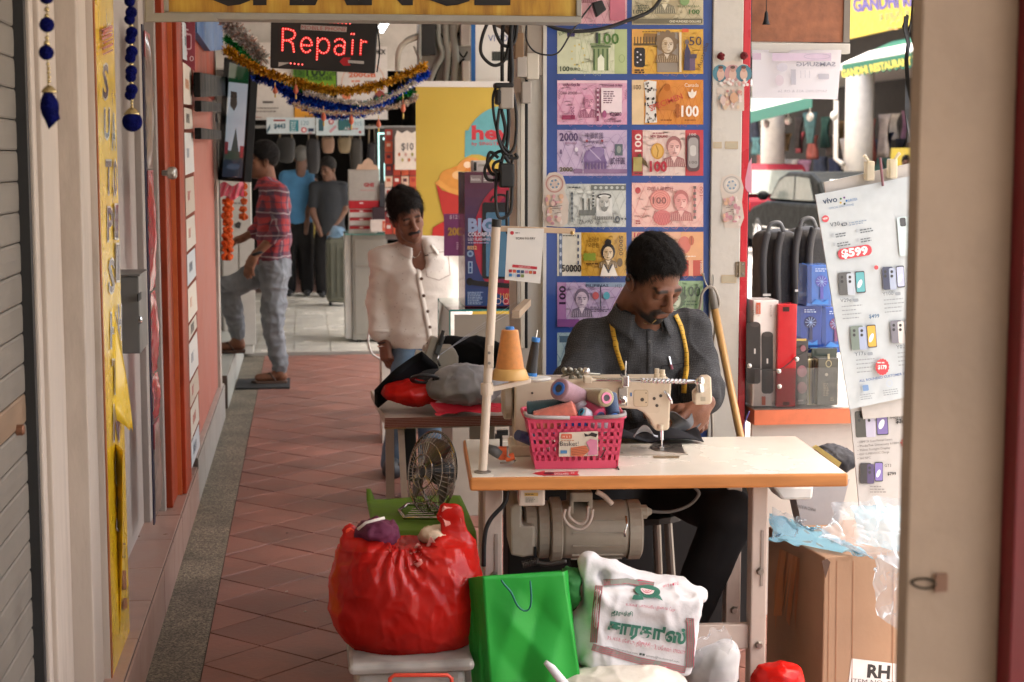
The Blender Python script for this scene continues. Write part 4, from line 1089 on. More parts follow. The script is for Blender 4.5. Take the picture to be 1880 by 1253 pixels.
pr = Print((0,YS+.012,0), (0,-1,0), lift=.002); pr.text('CHANGE', 362, 5, 95, '#120c0c', w=575, bold=.04); pr.build('lettering', cs)
for xx in (xa+.1, xb-.1):MB().cyl((xx,YS+.05,zt), (xx,YS+.05,2.95), .006, n=8).build('hanger', am, cs)
#
PY = 5.36
wpaint = M('white_pillar_paint', (.56,.53,.48), .6, var=.08, scale=3, dirt=.4, dirtcol=(.25,.2,.15), dscale=6, bump=.15, bscale=20)
pl = thing('white_pillar', 'white painted pillar carrying the blue banknote board', 'pillar', YP(1160,900,PY+.15))
A,B = YP(957, 0, PY),YP(1366, 0, PY)
MB().box((A.x,PY,0), (B.x,PY+.32,2.94)).build('shaft', wpaint, pl, bevel=.006)
MB().box((YP(996,0,PY).x,PY-.02,0), (YP(1002.5,0,PY).x,PY-.0005,2.94)).build('edge_trim', M('trim_white',(.62,.6,.56),.4), pl)
bd = thing('banknote_board', 'blue display board of foreign banknote pictures on the white pillar', 'board', YP(1155,850,PY))
a,b_ = YP(1003, -40, PY-.014),YP(1308, 830, PY-.014)
MB().box((a.x,PY-.014,b_.z), (b_.x,PY-.001,a.z)).build('panel', M('royal_blue_print',(.022,.065,.27),.35,var=.25,scale=2.2,coat=.2), bd)
MB().box((b_.x+.0005,PY-.018,b_.z), (b_.x+.009,PY-.001,a.z)).build('edge_strip', M('pale_blue_edge',(.3,.45,.6),.4), bd)
YN = PY-.0142
def face(p, x, y, s, skin, dark, light, hair='short', glasses=False, must=False, beard=False, turn=0):
 mixc = lambda c_,t:tuple(a_*(1-t)+b2*t for a_, b2 in zip(col(c_),p.base))
 skin,dark,light = mixc(skin, .25),mixc(dark, .22),mixc(light, .2)
 p.poly([(x-1.25*s,y+2.1*s),(x-1.1*s,y+1.25*s),(x-.4*s,y+.95*s),(x+.4*s,y+.95*s),(x+1.1*s,y+1.25*s),(x+1.3*s,y+2.1*s)], dark)
 p.poly([(x-.35*s,y+1.0*s),(x,y+1.7*s),(x+.35*s,y+1.0*s)], light)
 if hair=='bun':p.ell(x, y-.1*s, .95*s, 1.2*s, '#1c1614'); p.ell(x, y-1.4*s, .45*s, .45*s, '#1c1614')
 elif hair=='veil':p.poly([(x-1.0*s,y+1.7*s),(x-.95*s,y-.5*s),(x-.3*s,y-1.3*s),(x+.4*s,y-1.25*s),(x+.95*s,y-.4*s),(x+1.0*s,y+1.7*s)], light); p.ring(x, y-.75*s, .8*s, .28*s, .18*s, '#2a2a2a')
 elif hair=='curly':p.ell(x+.1*s, y-.1*s, 1.0*s, 1.25*s, dark); [p.ell(x+1.0*s*math.cos(k_*.6),y-.3*s+1.0*s*math.sin(k_*.6),.32*s,.34*s,dark)for k_ in range(10)]
 elif hair!='bald':p.ell(x, y-.22*s, .84*s, 1.0*s, dark)
 p.ell(x+turn*.1*s, y+.1*s, .68*s, .92*s, skin)
 if hair=='bald':p.ell(x-.5*s, y+.0*s, .14*s, .5*s, dark)
 p.ell(x+(turn*.2+.25)*s, y+.25*s, .3*s, .5*s, light)
 for e in (-1, 1):
  ex = x+(turn*.22+e*.3)*s; p.line([(ex-.2*s,y-.14*s),(ex+.2*s,y-.16*s)], .11*s, dark); p.ell(ex, y+.03*s, .14*s, .07*s, dark, n=8)
  if glasses:p.ring(ex, y+.03*s, .24*s, .22*s, .05*s, dark, n=12)
 nx = x+turn*.3*s
 p.line([(nx,y),(nx+turn*.1*s,y+.38*s),(nx-.08*s,y+.42*s)], .07*s, dark)
 if must:p.poly([(nx-.36*s,y+.62*s),(nx,y+.46*s),(nx+.36*s,y+.62*s),(nx,y+.57*s)], dark)
 if beard:p.poly([(x-.5*s,y+.45*s),(x,y+.62*s),(x+.5*s,y+.45*s),(x+.3*s,y+1.0*s),(x,y+1.15*s),(x-.3*s,y+1.0*s)], dark)
 p.line([(nx-.2*s,y+.67*s),(nx+.2*s,y+.67*s)], .07*s, dark)
 for k_ in range(9):p.line([(x-.62*s,y-.5*s+k_*.17*s),(x-.2*s,y-.42*s+k_*.17*s),(x-.02*s,y-.36*s+k_*.16*s)], .045*s, mixc(dark,.35))
 for k_ in range(12):p.line([(x-1.1*s+.2*k_*s,y+1.3*s),(x-1.2*s+.22*k_*s,y+2.05*s)], .04*s, mixc(light,.3))
def guil(p, x0, y0, x1, y1, c, n=5, ph=0, w=.5):
 for k_ in range(n):
  p.line([(x0+(x1-x0)*i/16.,y0+(y1-y0)*(.5+.46*math.sin(i*.55+k_*1.25+ph)*(1-.25*math.cos(i*.8+k_))))for i in range(17)], w, c)
def note(x0, y0, x1, y1, base, fn, lab):
 p = Print((0,YN,0), (0,-1,0), lift=.0008, step=.00012)
 p.rect(x0, y0, x1, y1, base); bc_ = col(base); qq = random.Random(int(x0*7+y0))
 for k_ in range(46):
  a_,b2,l_,f_ = qq.uniform(x0+3, x1-16),qq.uniform(y0+3, y1-3),qq.uniform(4, 14),qq.choice((.62,.75,.86,1.18)); p.k-=1; p.line([(a_+l_*i/4.,b2+1.2*math.sin(i+k_))for i in range(5)], qq.uniform(.6,1.6), tuple(min(.9,v*f_)for v in bc_))
 p.k+=1; p.base = bc_; fn(p, x0, y0, x1-x0, y1-y0); o = p.build('banknote_picture', bd, GLOSSP); o['label'] = lab
LX,RX = (1023, 1151),(1160, 1291)
def n00(p, x, y, w, h):
 guil(p, x, y, x+w, y+h, '#b5607c', 6); p.rect(x+5, y+30, x+45, y+40, '#b98a92'); face(p, x+52, y+6, 17, '#d9a0aa', '#8c4258', '#e8c4c8'); p.text('SPECIMEN', x+95, y+22, 7, '#7c4c5a', rot=-40, w=40); p.tiny(x+4, y+h-5, 60, 2, '#6a3040', 1); p.rect(x+96, y+26, x+w-4, y+h-6, '#c46a80')
note(LX[0], -36, LX[1], 44, '#dcaab4', n00, 'pink banknote picture at the top left, partly cut off')
def n01(p, x, y, w, h):
 guil(p, x+4, y+4, x+w-4, y+h-12, '#8c8468', 6); p.ell(x+62, y+44, 26, 34, '#a89a78'); face(p, x+60, y+32, 16, '#c8bc98', '#4c4a3c', '#dcd4b8'); p.tiny(x+10, y+50, 30, 1.6, '#44503c', 4); p.text('FE22280046A', x+84, y+54, 4, '#5c7046', w=40); p.text('100', x+104, y+66, 8, '#5c7a44', w=20, bold=.04); p.rect(x+2, y+h-11, x+w-2, y+h-2, '#6a624c'); p.text('ONE HUNDRED DOLLARS', x+68, y+h-4, 4, '#ded8bc', w=58, bold=.02); p.ell(x+96, y+42, 9, 9, '#7a9860'); p.text('100', x+2, y+66, 8, '#3c3c30', w=18)
note(RX[0], -40, RX[1], 46, '#c3b795', n01, 'grey green dollar note picture at the top right, partly cut off')
def n10(p, x, y, w, h):
 p.rect(x, y, x+w*.27, y+h, '#c9ceb0'); p.rect(x+w*.82, y, x+w, y+h, '#b2c08c'); guil(p, x+w*.3, y, x+w*.8, y+h, '#b3bf90', 5)
 for k_ in range(9):p.ell(x+38+12*math.cos(k_*.7), y+48+20*math.sin(k_*.7), 2, 2, '#d8c87c', n=5)
 p.rect(x+18, y+4, x+32, y+14, '#44406a'); p.text('EURO', x+4, y+12, 6, '#4c6a3c', rot=-20, w=16)
 p.rect(x+62, y+30, x+98, y+34, '#5a7048'); p.rect(x+66, y+34, x+94, y+76, '#8a9c6c')
 for k_ in range(4):p.rect(x+66+8*k_, y+36, x+69+8*k_, y+76, '#4c6440')
 p.poly([(x+74,y+76),(x+74,y+54),(x+80,y+46),(x+86,y+54),(x+86,y+76)], '#e6ead4'); p.rect(x+60, y+26, x+100, y+29, '#7a8c60')
 p.text('100', x+75, y+27, 20, '#49742c', w=38, bold=.02); p.rect(x+70, y+6, x+75, y+26, '#2c3434'); p.ring(x+118, y+54, 5, 7, .8, '#7c9460'); p.text('100', x+5, y+h-5, 9, '#2c3c2c', w=17, bold=.02); p.text('EURO', x+24, y+h-6, 5.5, '#2c3c2c', w=18, bold=.02)
note(LX[0], 54, LX[1], 136, '#d4d8bc', n10, 'pale green 100 euro note picture')
def n11(p, x, y, w, h):
 guil(p, x, y, x+w, y+h, '#c98a34', 7); p.rect(x, y, x+20, y+h, '#dca24c'); p.rect(x+22, y+8, x+52, y+24, '#8a6430')
 for k_ in range(8):p.rect(x+4+5.5*k_, y+14, x+6+5.5*k_, y+26, '#54421e')
 p.rect(x+3, y+26, x+52, y+30, '#5c461c'); p.rrect(x+4, y+34, x+24, y+70, 5, '#16141c'); [p.ell(x+10+6*(k_%2),y+42+6*k_*.8,1.6,1.6,'#d8d4e0',n=6)for k_ in range(5)]
 p.rect(x+46, y+6, x+86, y+79, '#8f8478'); face(p, x+64, y+28, 16, '#c9c0b4', '#4a4650', '#dcd6cc', 'curly', turn=.6); p.rect(x+86, y+6, x+90, y+79, '#e0cfae')
 p.poly([(x+94,y+76),(x+96,y+40),(x+100,y+26),(x+106,y+40),(x+110,y+76)], '#3f3a5a'); p.ell(x+100, y+24, 4, 5, '#6a5c5c'); p.rect(x+104, y+46, x+118, y+54, '#4a4056'); p.rect(x+105, y+54, x+115, y+76, '#6a5470')
 p.text('50', x+104, y+30, 17, '#2e2742', w=23); p.text('Australia', x+w-6, y+72, 8, '#4a3a2c', rot=-72, w=48); p.tiny(x+4, y+74, 24, 3, '#3c2c14', 2, gap=4); p.tiny(x+18, y+4, 40, 2, '#7c5c24', 1); p.rect(x+w-40, y, x+w-28, y+6, '#d8602c')
note(RX[0], 54, RX[1], 136, '#d9a83f', n11, 'golden yellow 50 dollar note picture')
def n20(p, x, y, w, h):
 guil(p, x, y, x+w, y+h, '#cf86aa', 8); p.rect(x, y, x+w, y+5, '#e6c4d0'); p.text('भारतीय रिज़र्व बैंक', x+10, y+11, 5, '#5c2444', w=32, bold=.01); p.text('RESERVE BANK OF INDIA', x+82, y+11, 4, '#5c2444', w=38, bold=.02); p.text('OAA 000000', x+6, y+26, 6, '#3c2434', w=30)
 face(p, x+57, y+38, 14.5, '#d78fae', '#7c2c56', '#ecb8cc', 'bald', glasses=True, turn=.4, must=True); p.rect(x+72, y+14, x+76, y+h-6, '#7c3458'); [p.rect(x+72.5,y+16+9*k_,x+75.5,y+20+9*k_,'#e8c8d8')for k_ in range(6)]
 p.rect(x+80, y+14, x+118, y+60, '#ead8de'); p.tiny(x+84, y+20, 22, 2, '#6a4058', 6, gap=4); p.rect(x+8, y+64, x+32, y+72, '#9c3c60'); p.text('₹2000', x+95, y+65, 7, '#4a2440', w=22, bold=.02); p.text('OAA 000000', x+86, y+77, 5, '#4a2440', w=30); p.ell(x+86, y+62, 4, 7, '#a85c84'); p.text('2000', x+24, y+48, 7, '#7c3458', rot=90, w=22)
 for s_ in (1, w-5):[p.line([(x+s_,y+20+3*k_),(x+s_+4,y+17+3*k_)],.7,'#5c2848')for k_ in range(6)]
note(LX[0], 148, LX[1], 229, '#dda9c2', n20, 'magenta 2000 rupee note picture')
def n21(p, x, y, w, h):
 p.rect(x, y, x+22, y+h, '#e0c49c'); p.rect(x+46, y, x+w, y+h, '#d68a3a'); guil(p, x+46, y, x+w, y+h, '#c26e24', 6); p.poly([(x+22,y+4),(x+30,y+1),(x+45,y+3),(x+43,y+40),(x+46,y+78),(x+24,y+79),(x+26,y+40)], '#e3dfd8')
 q = random.Random(4); [p.ell(x+24+q.uniform(0,20),y+q.uniform(4,78),q.uniform(1,2.4),q.uniform(1.5,4),q.choice(['#2c2420','#1c1816','#8c8078']),n=6)for _ in range(34)]
 p.poly([(x+46,y+30),(x+58,y+12),(x+68,y+10),(x+74,y+24),(x+80,y+36),(x+82,y+56),(x+50,y+56)], '#c0742c'); p.ell(x+64, y+14, 6, 7, '#b0621c'); p.text('SPECIMEN', x+34, y+58, 11, '#c04834', rot=-22, w=64, bold=.01); p.text('100', x+3, y+18, 9, '#5a3a1c', w=13); p.text('Canada', x+96, y+13, 7, '#efe0c8', w=26)
 p.poly([(x+110,y+16),(x+113,y+23),(x+118,y+20),(x+117,y+27),(x+113,y+33),(x+108,y+34),(x+104,y+30),(x+102,y+22),(x+107,y+23)], '#f0e4d4'); p.text('100', x+90, y+67, 20, '#f6ece0', w=32, bold=.03); [p.ell(x+83,y+48+6*k_,4,4,'#a4581c',n=8)for k_ in range(4)]; p.tiny(x+52, y+73, 22, 2, '#8c4c1c', 1); p.tiny(x+96, y+73, 24, 2, '#8c4c1c', 1)
note(RX[0], 147, RX[1], 229, '#d8964c', n21, 'orange 100 dollar specimen note picture')
def n30(p, x, y, w, h):
 guil(p, x, y, x+w, y+h, '#9c84b0', 8); p.text('2000', x+4, y+20, 15, '#5c4a70', w=34, bold=.03); p.text('中華民國', x+52, y+15, 9, '#4c3a5c', w=32); p.text('中央銀行', x+56, y+25, 5, '#4c3a5c', w=28); p.rect(x+106, y+26, x+120, y+47, '#58646c'); p.ell(x+113, y+36, 4, 7, '#8c9490')
 p.poly([(x+44,y+60),(x+52,y+40),(x+66,y+30),(x+84,y+40),(x+92,y+62)], '#7c6494'); p.ell(x+70, y+44, 18, 11, '#8c78a4', rot=-30); p.line([(x+58,y+34),(x+80,y+56)], 2, '#b8a8c8'); [p.rect(x+50+6*k_,y+58,x+54+6*k_,y+74,'#6c5484')for k_ in range(7)]; p.rect(x+30, y+72, x+w, y+h-4, '#8a6c90')
 p.text('貳仟圓', x+97, y+62, 10, '#4c3a5c', w=27, bold=.01); p.text('2000', x+4, y+h-8, 8, '#6c6448', w=24, bold=.03); p.rect(x+5, y+36, x+8, y+44, '#5c4a70'); p.ell(x+35, y+36, 3, 4, '#e0d8e4'); p.text('BM007574', x+15, y+26, 4, '#a0708c', w=20); p.rect(x+52, y+18, x+56, y+22, '#a04c54'); p.rect(x+80, y+18, x+84, y+22, '#a04c54'); p.rect(x+46.5, y+4, x+47.5, y+h-4, '#c8bcd0')
note(LX[0], 239, LX[1], 323, '#c3afcc', n30, 'lilac 2000 note picture with Chinese lettering')
def n31(p, x, y, w, h):
 p.rect(x, y, x+20, y+h, '#b23a44'); guil(p, x+22, y, x+80, y+h, '#dcb4ae', 6); p.rect(x+98, y, x+w, y+h, '#c4464c'); p.text('100', x+17, y+40, 12, '#efd8d0', rot=-90, w=33, bold=.02); p.text('NEW ZEALAND', x+34, y+14, 5, '#8c2c3c', w=32, bold=.03); p.tiny(x+38, y+5, 28, 2, '#a4545c', 1); p.ell(x+47, y+39, 12, 15, '#c9953f'); p.ell(x+47, y+39, 9, 12, '#d8ac5c'); p.line([(x+44,y+28),(x+48,y+38),(x+46,y+50)], 2, '#a87830')
 face(p, x+77, y+32, 17, '#e2a8a0', '#8c343c', '#f0ccc4', must=True, turn=.2); p.text('100', x+32, y+h-8, 19, '#b0283a', w=32, bold=.04); p.poly([(x+10,y+46),(x+15,y+42),(x+18,y+50),(x+26,y+58),(x+30,y+70),(x+22,y+64),(x+12,y+58)], '#5a4424'); p.rrect(x+100, y+8, x+124, y+h-8, 8, '#5c4448'); p.rrect(x+103, y+14, x+121, y+h-14, 7, '#a09a98'); p.rrect(x+106, y+28, x+117, y+48, 5, '#c8c4c0'); p.text('100', x+105, y+62, 5, '#54484a', w=14); p.rect(x+2, y+50, x+18, y+h-8, '#a89a5c'); p.tiny(x+4, y+h-5, 22, 2, '#5c2c34', 1); p.text('100', x+105, y+10, 4, '#e8dcd8', w=12)
note(RX[0], 239, RX[1], 323, '#e4cdc4', n31, 'red and white 100 dollar note picture with a gold medal')
def n40(p, x, y, w, h):
 guil(p, x+16, y, x+w, y+h, '#9ca09c', 8); p.rect(x+62, y+2, x+w, y+12, '#6c706c'); [p.ell(x+70+10*k_,y+7,3,3,'#b8bcb8',n=6)for k_ in range(6)]; p.rect(x+64, y+16, x+68, y+42, '#3c403c'); [p.rect(x+64,y+18+6*k_,x+68,y+20+6*k_,'#c8ccc8')for k_ in range(4)]
 p.rect(x+40, y+48, x+80, y+58, '#5c605c'); p.rect(x+46, y+32, x+49, y+48, '#4a4e4a'); p.rect(x+57, y+32, x+60, y+48, '#4a4e4a'); p.ell(x+47, y+30, 2, 4, '#4a4e4a'); p.ell(x+58, y+30, 2, 4, '#4a4e4a'); p.ell(x+70, y+48, 7, 6, '#5c605c', a0=180, a1=360); face(p, x+86, y+34, 15, '#b4b0a8', '#3c3c3a', '#d4d4d0', 'veil', beard=True, must=True)
 p.text('خمسمائة ريال', x+40, y+70, 8, '#33363a', w=42); p.text('٥٠٠', x+105, y+70, 15, '#4c5258', w=22, bold=.03); p.rect(x+25, y+14, x+28, y+70, '#6c7478'); [p.rect(x+24.5,y+16+9*k_,x+28.5,y+20+9*k_,'#3a4248')for k_ in range(6)]; p.tiny(x+20, y+5, 22, 2, '#3a4248', 1)
note(LX[0], 338, LX[1]-2, 417, '#c5c8c2', n40, 'grey 500 note picture with Arabic lettering')
def n41(p, x, y, w, h):
 guil(p, x, y, x+w, y+h, '#d98c88', 8); p.ell(x+11, y+14, 5, 6, '#b43a40'); p.text('中国人民银行', x+28, y+15, 7, '#8c3840', w=48); p.ell(x+52, y+32, 19, 19, '#dc8f84'); [p.ring(x+52,y+32,18-4*k_,18-4*k_,.7,'#b84c4c')for k_ in range(4)]; p.text('100', x+38, y+38, 12, '#7c4440', w=25, bold=.02); p.ell(x+56, y+64, 17, 14, '#cf6c6c'); guil(p, x+40, y+52, x+74, y+78, '#b04044', 5); face(p, x+90, y+34, 17, '#dc8a88', '#9c3038', '#eab8b0'); p.rect(x+113, y+6, x+116, y+66, '#b46468'); [p.rect(x+112,y+6+11*k_,x+117,y+11+11*k_,'#6c5c58')for k_ in range(6)]
 p.text('100', x+129, y+24, 6, '#b04850', rot=-90, w=17); p.text('GS34783424', x+4, y+63, 4, '#7c4440', w=26); p.tiny(x+6, y+69, 10, 2.4, '#a03c40', 2, gap=4)
note(RX[0], 336, RX[1], 417, '#e6b9ae', n41, 'pink red 100 note picture with Chinese lettering')
def n50(p, x, y, w, h):
 p.rect(x, y, x+44, y+h, '#cfcabc'); guil(p, x+44, y, x+w, y+h, '#b07c24', 8); p.rect(x+3, y, x+9, y+h, '#4a5a78'); [p.ell(x+6,y+10+15*k_,2.4,4,'#a8b4c8',n=8)for k_ in range(5)]; [p.rect(x+37,y+4+12*k_,x+39.5,y+11+12*k_,'#3a4664')for k_ in range(6)]; p.text('50000', x+8, y+h-8, 13, '#1e1a18', w=36, bold=.03); p.tiny(x+10, y+5, 24, 2, '#5c584c', 1)
 p.text('한국은행', x+58, y+16, 6, '#5a3c14', w=18); p.text('오만원', x+56, y+27, 7, '#3c2a10', w=20); [p.ell(x+52+7*(k_%3),y+42+6*(k_//3),5,4.5,'#7c8c34',n=8)for k_ in range(6)]; face(p, x+93, y+37, 13.5, '#dcc8ae', '#3c3430', '#e9dcc8', 'bun'); p.poly([(x+78,y+80),(x+84,y+58),(x+93,y+68),(x+102,y+58),(x+110,y+80)], '#e0d8cc'); p.line([(x+86,y+58),(x+94,y+74)], 3, '#3a3634'); p.line([(x+100,y+58),(x+93,y+72)], 3, '#3a3634')
 p.text('50000', x+113, y+6, 7, '#3c2c10', rot=90, w=36, bold=.01); p.ell(x+114, y+55, 5, 8, '#5a4420'); p.tiny(x+52, y+56, 28, 2.6, '#5a3c14', 1)
note(LX[0], 427, LX[1]-1, 507, '#c79a3c', n50, 'gold and white 50000 won note picture')
def n51(p, x, y, w, h):
 guil(p, x, y, x+w, y+h, '#d08858', 8); p.rect(x+90, y, x+w, y+h, '#dca070'); p.text('100000', x+4, y+10, 9, '#b8384a', w=44, bold=.02); p.poly([(x+90,y+52),(x+128,y+52),(x+128,y+h),(x+90,y+h)], '#b83c2c'); p.rect(x+104, y+52, x+112, y+h, '#dc9c7c'); p.ell(x+96, y+24, 12, 16, '#c86858'); p.ell(x+109, y+16, 5, 9, '#b85c3c'); p.line([(x+109,y+8),(x+109,y+24)], 1, '#7c3c24'); p.tiny(x+84, y+44, 44, 2, '#f0dcc8', 1); p.text('100000', x+125, y+54, 5, '#ecd8c4', rot=90, w=24)
note(RX[0], 426, RX[1], 507, '#dca888', n51, 'orange red 100000 note picture behind the tailor')
def n60(p, x, y, w, h):
 guil(p, x, y, x+w, y+h, '#8a6c9c', 8); p.rect(x, y, x+16, y+h, '#9c70a0'); p.text('100', x+15, y+40, 12, '#332438', rot=-90, w=34, bold=.03); p.rect(x+52, y, x+w, y+8, '#7c90a8'); p.text('PILIPINAS', x+52, y+8, 5, '#3a3c54', w=42, bold=.02); face(p, x+45, y+30, 16, '#c8b8c4', '#4c4454', '#dcd0d8'); p.ell(x+70, y+24, 6, 7, '#b45c60'); p.ell(x+90, y+24, 6, 7, '#5ca0b0'); p.rect(x+78, y+6, x+80, y+50, '#3c4450'); p.tiny(x+60, y+44, 40, 2, '#6c6078', 3); p.rect(x, y+h-14, x+40, y+h, '#7c4c84'); p.text('1922', x+106, y+9, 6, '#4a4458', w=12)
note(LX[0], 519, LX[1], 600, '#b9a6c4', n60, 'violet 100 note picture at the tailor\'s shoulder')
def n61(p, x, y, w, h):
 guil(p, x, y, x+w, y+h, '#6c9468', 8); face(p, x+78, y+34, 17, '#a8b09c', '#3c4a3c', '#ccd4c0', 'curly'); p.text('100', x+95, y+28, 19, '#38503c', w=30, bold=.01); p.tiny(x+92, y+36, 28, 3, '#5a7a58', 2); p.ell(x+106, y+62, 16, 14, '#a4bc98')
note(RX[0], 516, RX[1], 597, '#8fb084', n61, 'green 100 note picture right of the tailor')
def n70(p, x, y, w, h):guil(p, x, y, x+w, y+h, '#5c7c94', 8); p.rect(x+4, y+6, x+30, y+18, '#4c6478'); face(p, x+60, y+34, 16, '#b8c0c0', '#44505c', '#d0d8d8')
note(LX[0], 611, LX[1], 690, '#9cb4bc', n70, 'blue grey note picture at the tailor\'s elbow')
for k_ in range(26):
 pass
# stickers on pillar and frame
def sticker(lab, x, y, w, h, fn, yy, shape):
 o = thing('pasted_sticker', lab, 'sticker', YP(x,y+h/2,yy), 'faded pasted stickers on the pillar')
 p = Print((0,yy,0), (0,-1,0), lift=.0008, step=.0002); p.poly(shape, '#c9bcb0'); fn(p, x, y); p.build('sheet', o)
def scal(x, y, rx, ry, n, d):return [(x+math.cos(t*2*math.pi/n)*rx*(1+(d if t%2 else -d)),y+math.sin(t*2*math.pi/n)*ry*(1+(d if t%2 else -d)))for t in range(n)]
def dial(p, x, y, c1, c2, c3):
 p.ell(x, y-30, 17, 17, c1); p.ring(x, y-30, 15, 15, 2.4, c2); p.ring(x, y-30, 10, 10, 2, '#d8ccc0'); [p.ell(x+7*math.cos(k_),y-30+7*math.sin(k_),2.2,2.2,c3,n=6)for k_ in range(6)]
 q = random.Random(int(x)); [p.ell(x+q.uniform(-15,15),y+q.uniform(-8,44),q.uniform(2,5),q.uniform(2,6),q.choice(['#c89a9c','#b8848c','#d8b8ac','#cfa88c','#d8ccc4']),n=7)for _ in range(30)]; [p.line([(x-12+q.uniform(0,20),y+8+4*k_),(x-6+q.uniform(0,20),y+6+4*k_)],1,'#5c4a4c')for k_ in range(5)]
sticker('worn pink dial sticker at the left edge of the banknote board', 1018, 368, 50, 100, lambda p, x, y:dial(p,x,y,'#c8b4a8','#b08078','#6c8ca4'), PY-.0205, [(1000,330),(1008,318),(1020,316),(1033,322),(1038,336),(1036,350),(1044,372),(1042,410),(1032,417),(1000,415),(995,380),(998,352)])
YD = PY-.024
wd = thing('white_door_panel', 'worn white folding door panel right of the banknote board', 'door', YP(1336,900,YD))
a,b_ = YP(1310, 0, YD),YP(1366, 0, YD)
MB().box((a.x,YD,0), (b_.x,PY-.001,2.94)).build('leaf', wpaint, wd, bevel=.003)
hm = M('old_brass_hinge', (.25,.2,.14), .45, metal=.6, var=.2)
h0,h1 = YP(1351, 481, YD-.004),YP(1368, 509, YD-.004)
MB().box((h0 .x,YD-.004,h1 .z), (h1 .x,YD-.0005,h0 .z)).build('hinge', hm, wd)
MB().cyl((b_.x-.004,YD-.004,h1 .z), (b_.x-.004,YD-.004,h0 .z), .004, n=8).build('hinge_pin', hm, wd)
for (x, y)in ((1355,486), (1355,503), (1364,486), (1364,503)):MB().lathe(YP(x,y,YD-.0045), (0,-1,0), [(.0035,-.001),(.003,.001)], 8).build('screw', M('chrome2',(.5,.48,.45),.3,metal=1), wd)
pr = Print((0,YD,0), (0,-1,0), lift=.0008)
for (x0, y0, x1, y1)in ((1309,261,1325,273), (1331,260,1355,274), (1324,505,1352,520)):pr.rect(x0, y0, x1, y1, '#b9a78c'); pr.rect(x0+2, y0+2, x1-2, y1-2, '#b3a890')
pr.build('tape_mark', wd)
def tri(p, x, y):
 for dx,c in ((-22,'#4c8090'), (0,'#b88c8c'), (20,'#4a7c8c')):p.ell(x+dx, y, 15, 16, c)
 for dx in (-22, 0, 20):p.ell(x+dx, y+2, 7, 10, '#c8a898'); p.ell(x+dx, y-7, 4, 5, '#b89080'); p.ell(x+dx, y-11, 4.4, 3, '#5a3c34')
 q = random.Random(3); [p.ell(x+q.uniform(-28,28),y+14+q.uniform(-3,8),3,3,q.choice(['#d8c8c0','#c89c94','#d8d4d0']),n=6)for _ in range(24)]
sticker('scalloped triple figure sticker with red flowers on the white door panel', 1345, 135, 66, 40, tri, YD, scal(1345,135,34,23,28,.05))
def duo(p, x, y):
 q = random.Random(5); [p.ell(x+q.uniform(-20,20),y+q.uniform(-16,16),q.uniform(2,4),q.uniform(2,5),q.choice(['#c8a090','#9cacb0','#d0b89c','#d8c8c4','#b8807c']),n=7)for _ in range(44)]; p.ell(x+6, y-2, 7, 10, '#c49a7c'); p.ell(x-14, y+2, 5, 8, '#c8b0a8')
sticker('small square faded sticker below the scalloped one', 1340, 182, 50, 44, duo, YD, [(1316,162),(1366,158),(1366,204),(1318,202)])
sticker('pale dial sticker peeling on the white door panel', 1343, 370, 46, 104, lambda p, x, y:dial(p,x,y,'#c4beb6','#a8a098','#7c94a8'), YD, [(1322,345),(1326,326),(1343,319),(1360,326),(1365,345),(1362,372),(1366,400),(1358,420),(1330,418),(1324,396),(1327,370)])
for (x, y, k_)in ((1324,104,'left'), (1366,103,'right')):
 mb = MB(); c = YP(x, y, YD-.014); q = random.Random(x)
 for _ in range(30):d = Vector((q.gauss(0,1),q.gauss(0,1),q.gauss(0,1))).normalized(); mb.ball(c+d*.008, .0062, 6, 4)
 one('red_rosette', mb, M('red_flower',(.14,.008,.012),.8,bump=.5), 'dark red cloth rosette at the top %s of the scalloped sticker'%k_, 'rosette', 'red rosettes on the door panel')
rl = M('red_lacquer', (.50,.018,.03), .28, var=.15, scale=5, coat=.3)
re = thing('red_door_edge', 'glossy red folded door leaf right of the white panel', 'door', YP(1374,850,YD+.02))
a,b_ = YP(1366.6, 0, YD+.01),YP(1380, 0, YD+.01)
MB().box((a.x,YD+.012,0), (b_.x,YD+.05,2.94)).build('leaf', rl, re, bevel=.003)
MB().box((b_.x+.0005,YD+.03,0), (b_.x+.007,YD+.3,2.94)).build('dark_edge', M('dark_blue_edge',(.03,.03,.05),.4), re)
pr = Print((0,YD+.012,0), (0,-1,0), lift=.0006); pr.poly([(1368,330),(1374,300),(1380,290),(1380,356),(1372,352),(1368,345)], '#c88a9c'); pr.build('pink_patch', re)
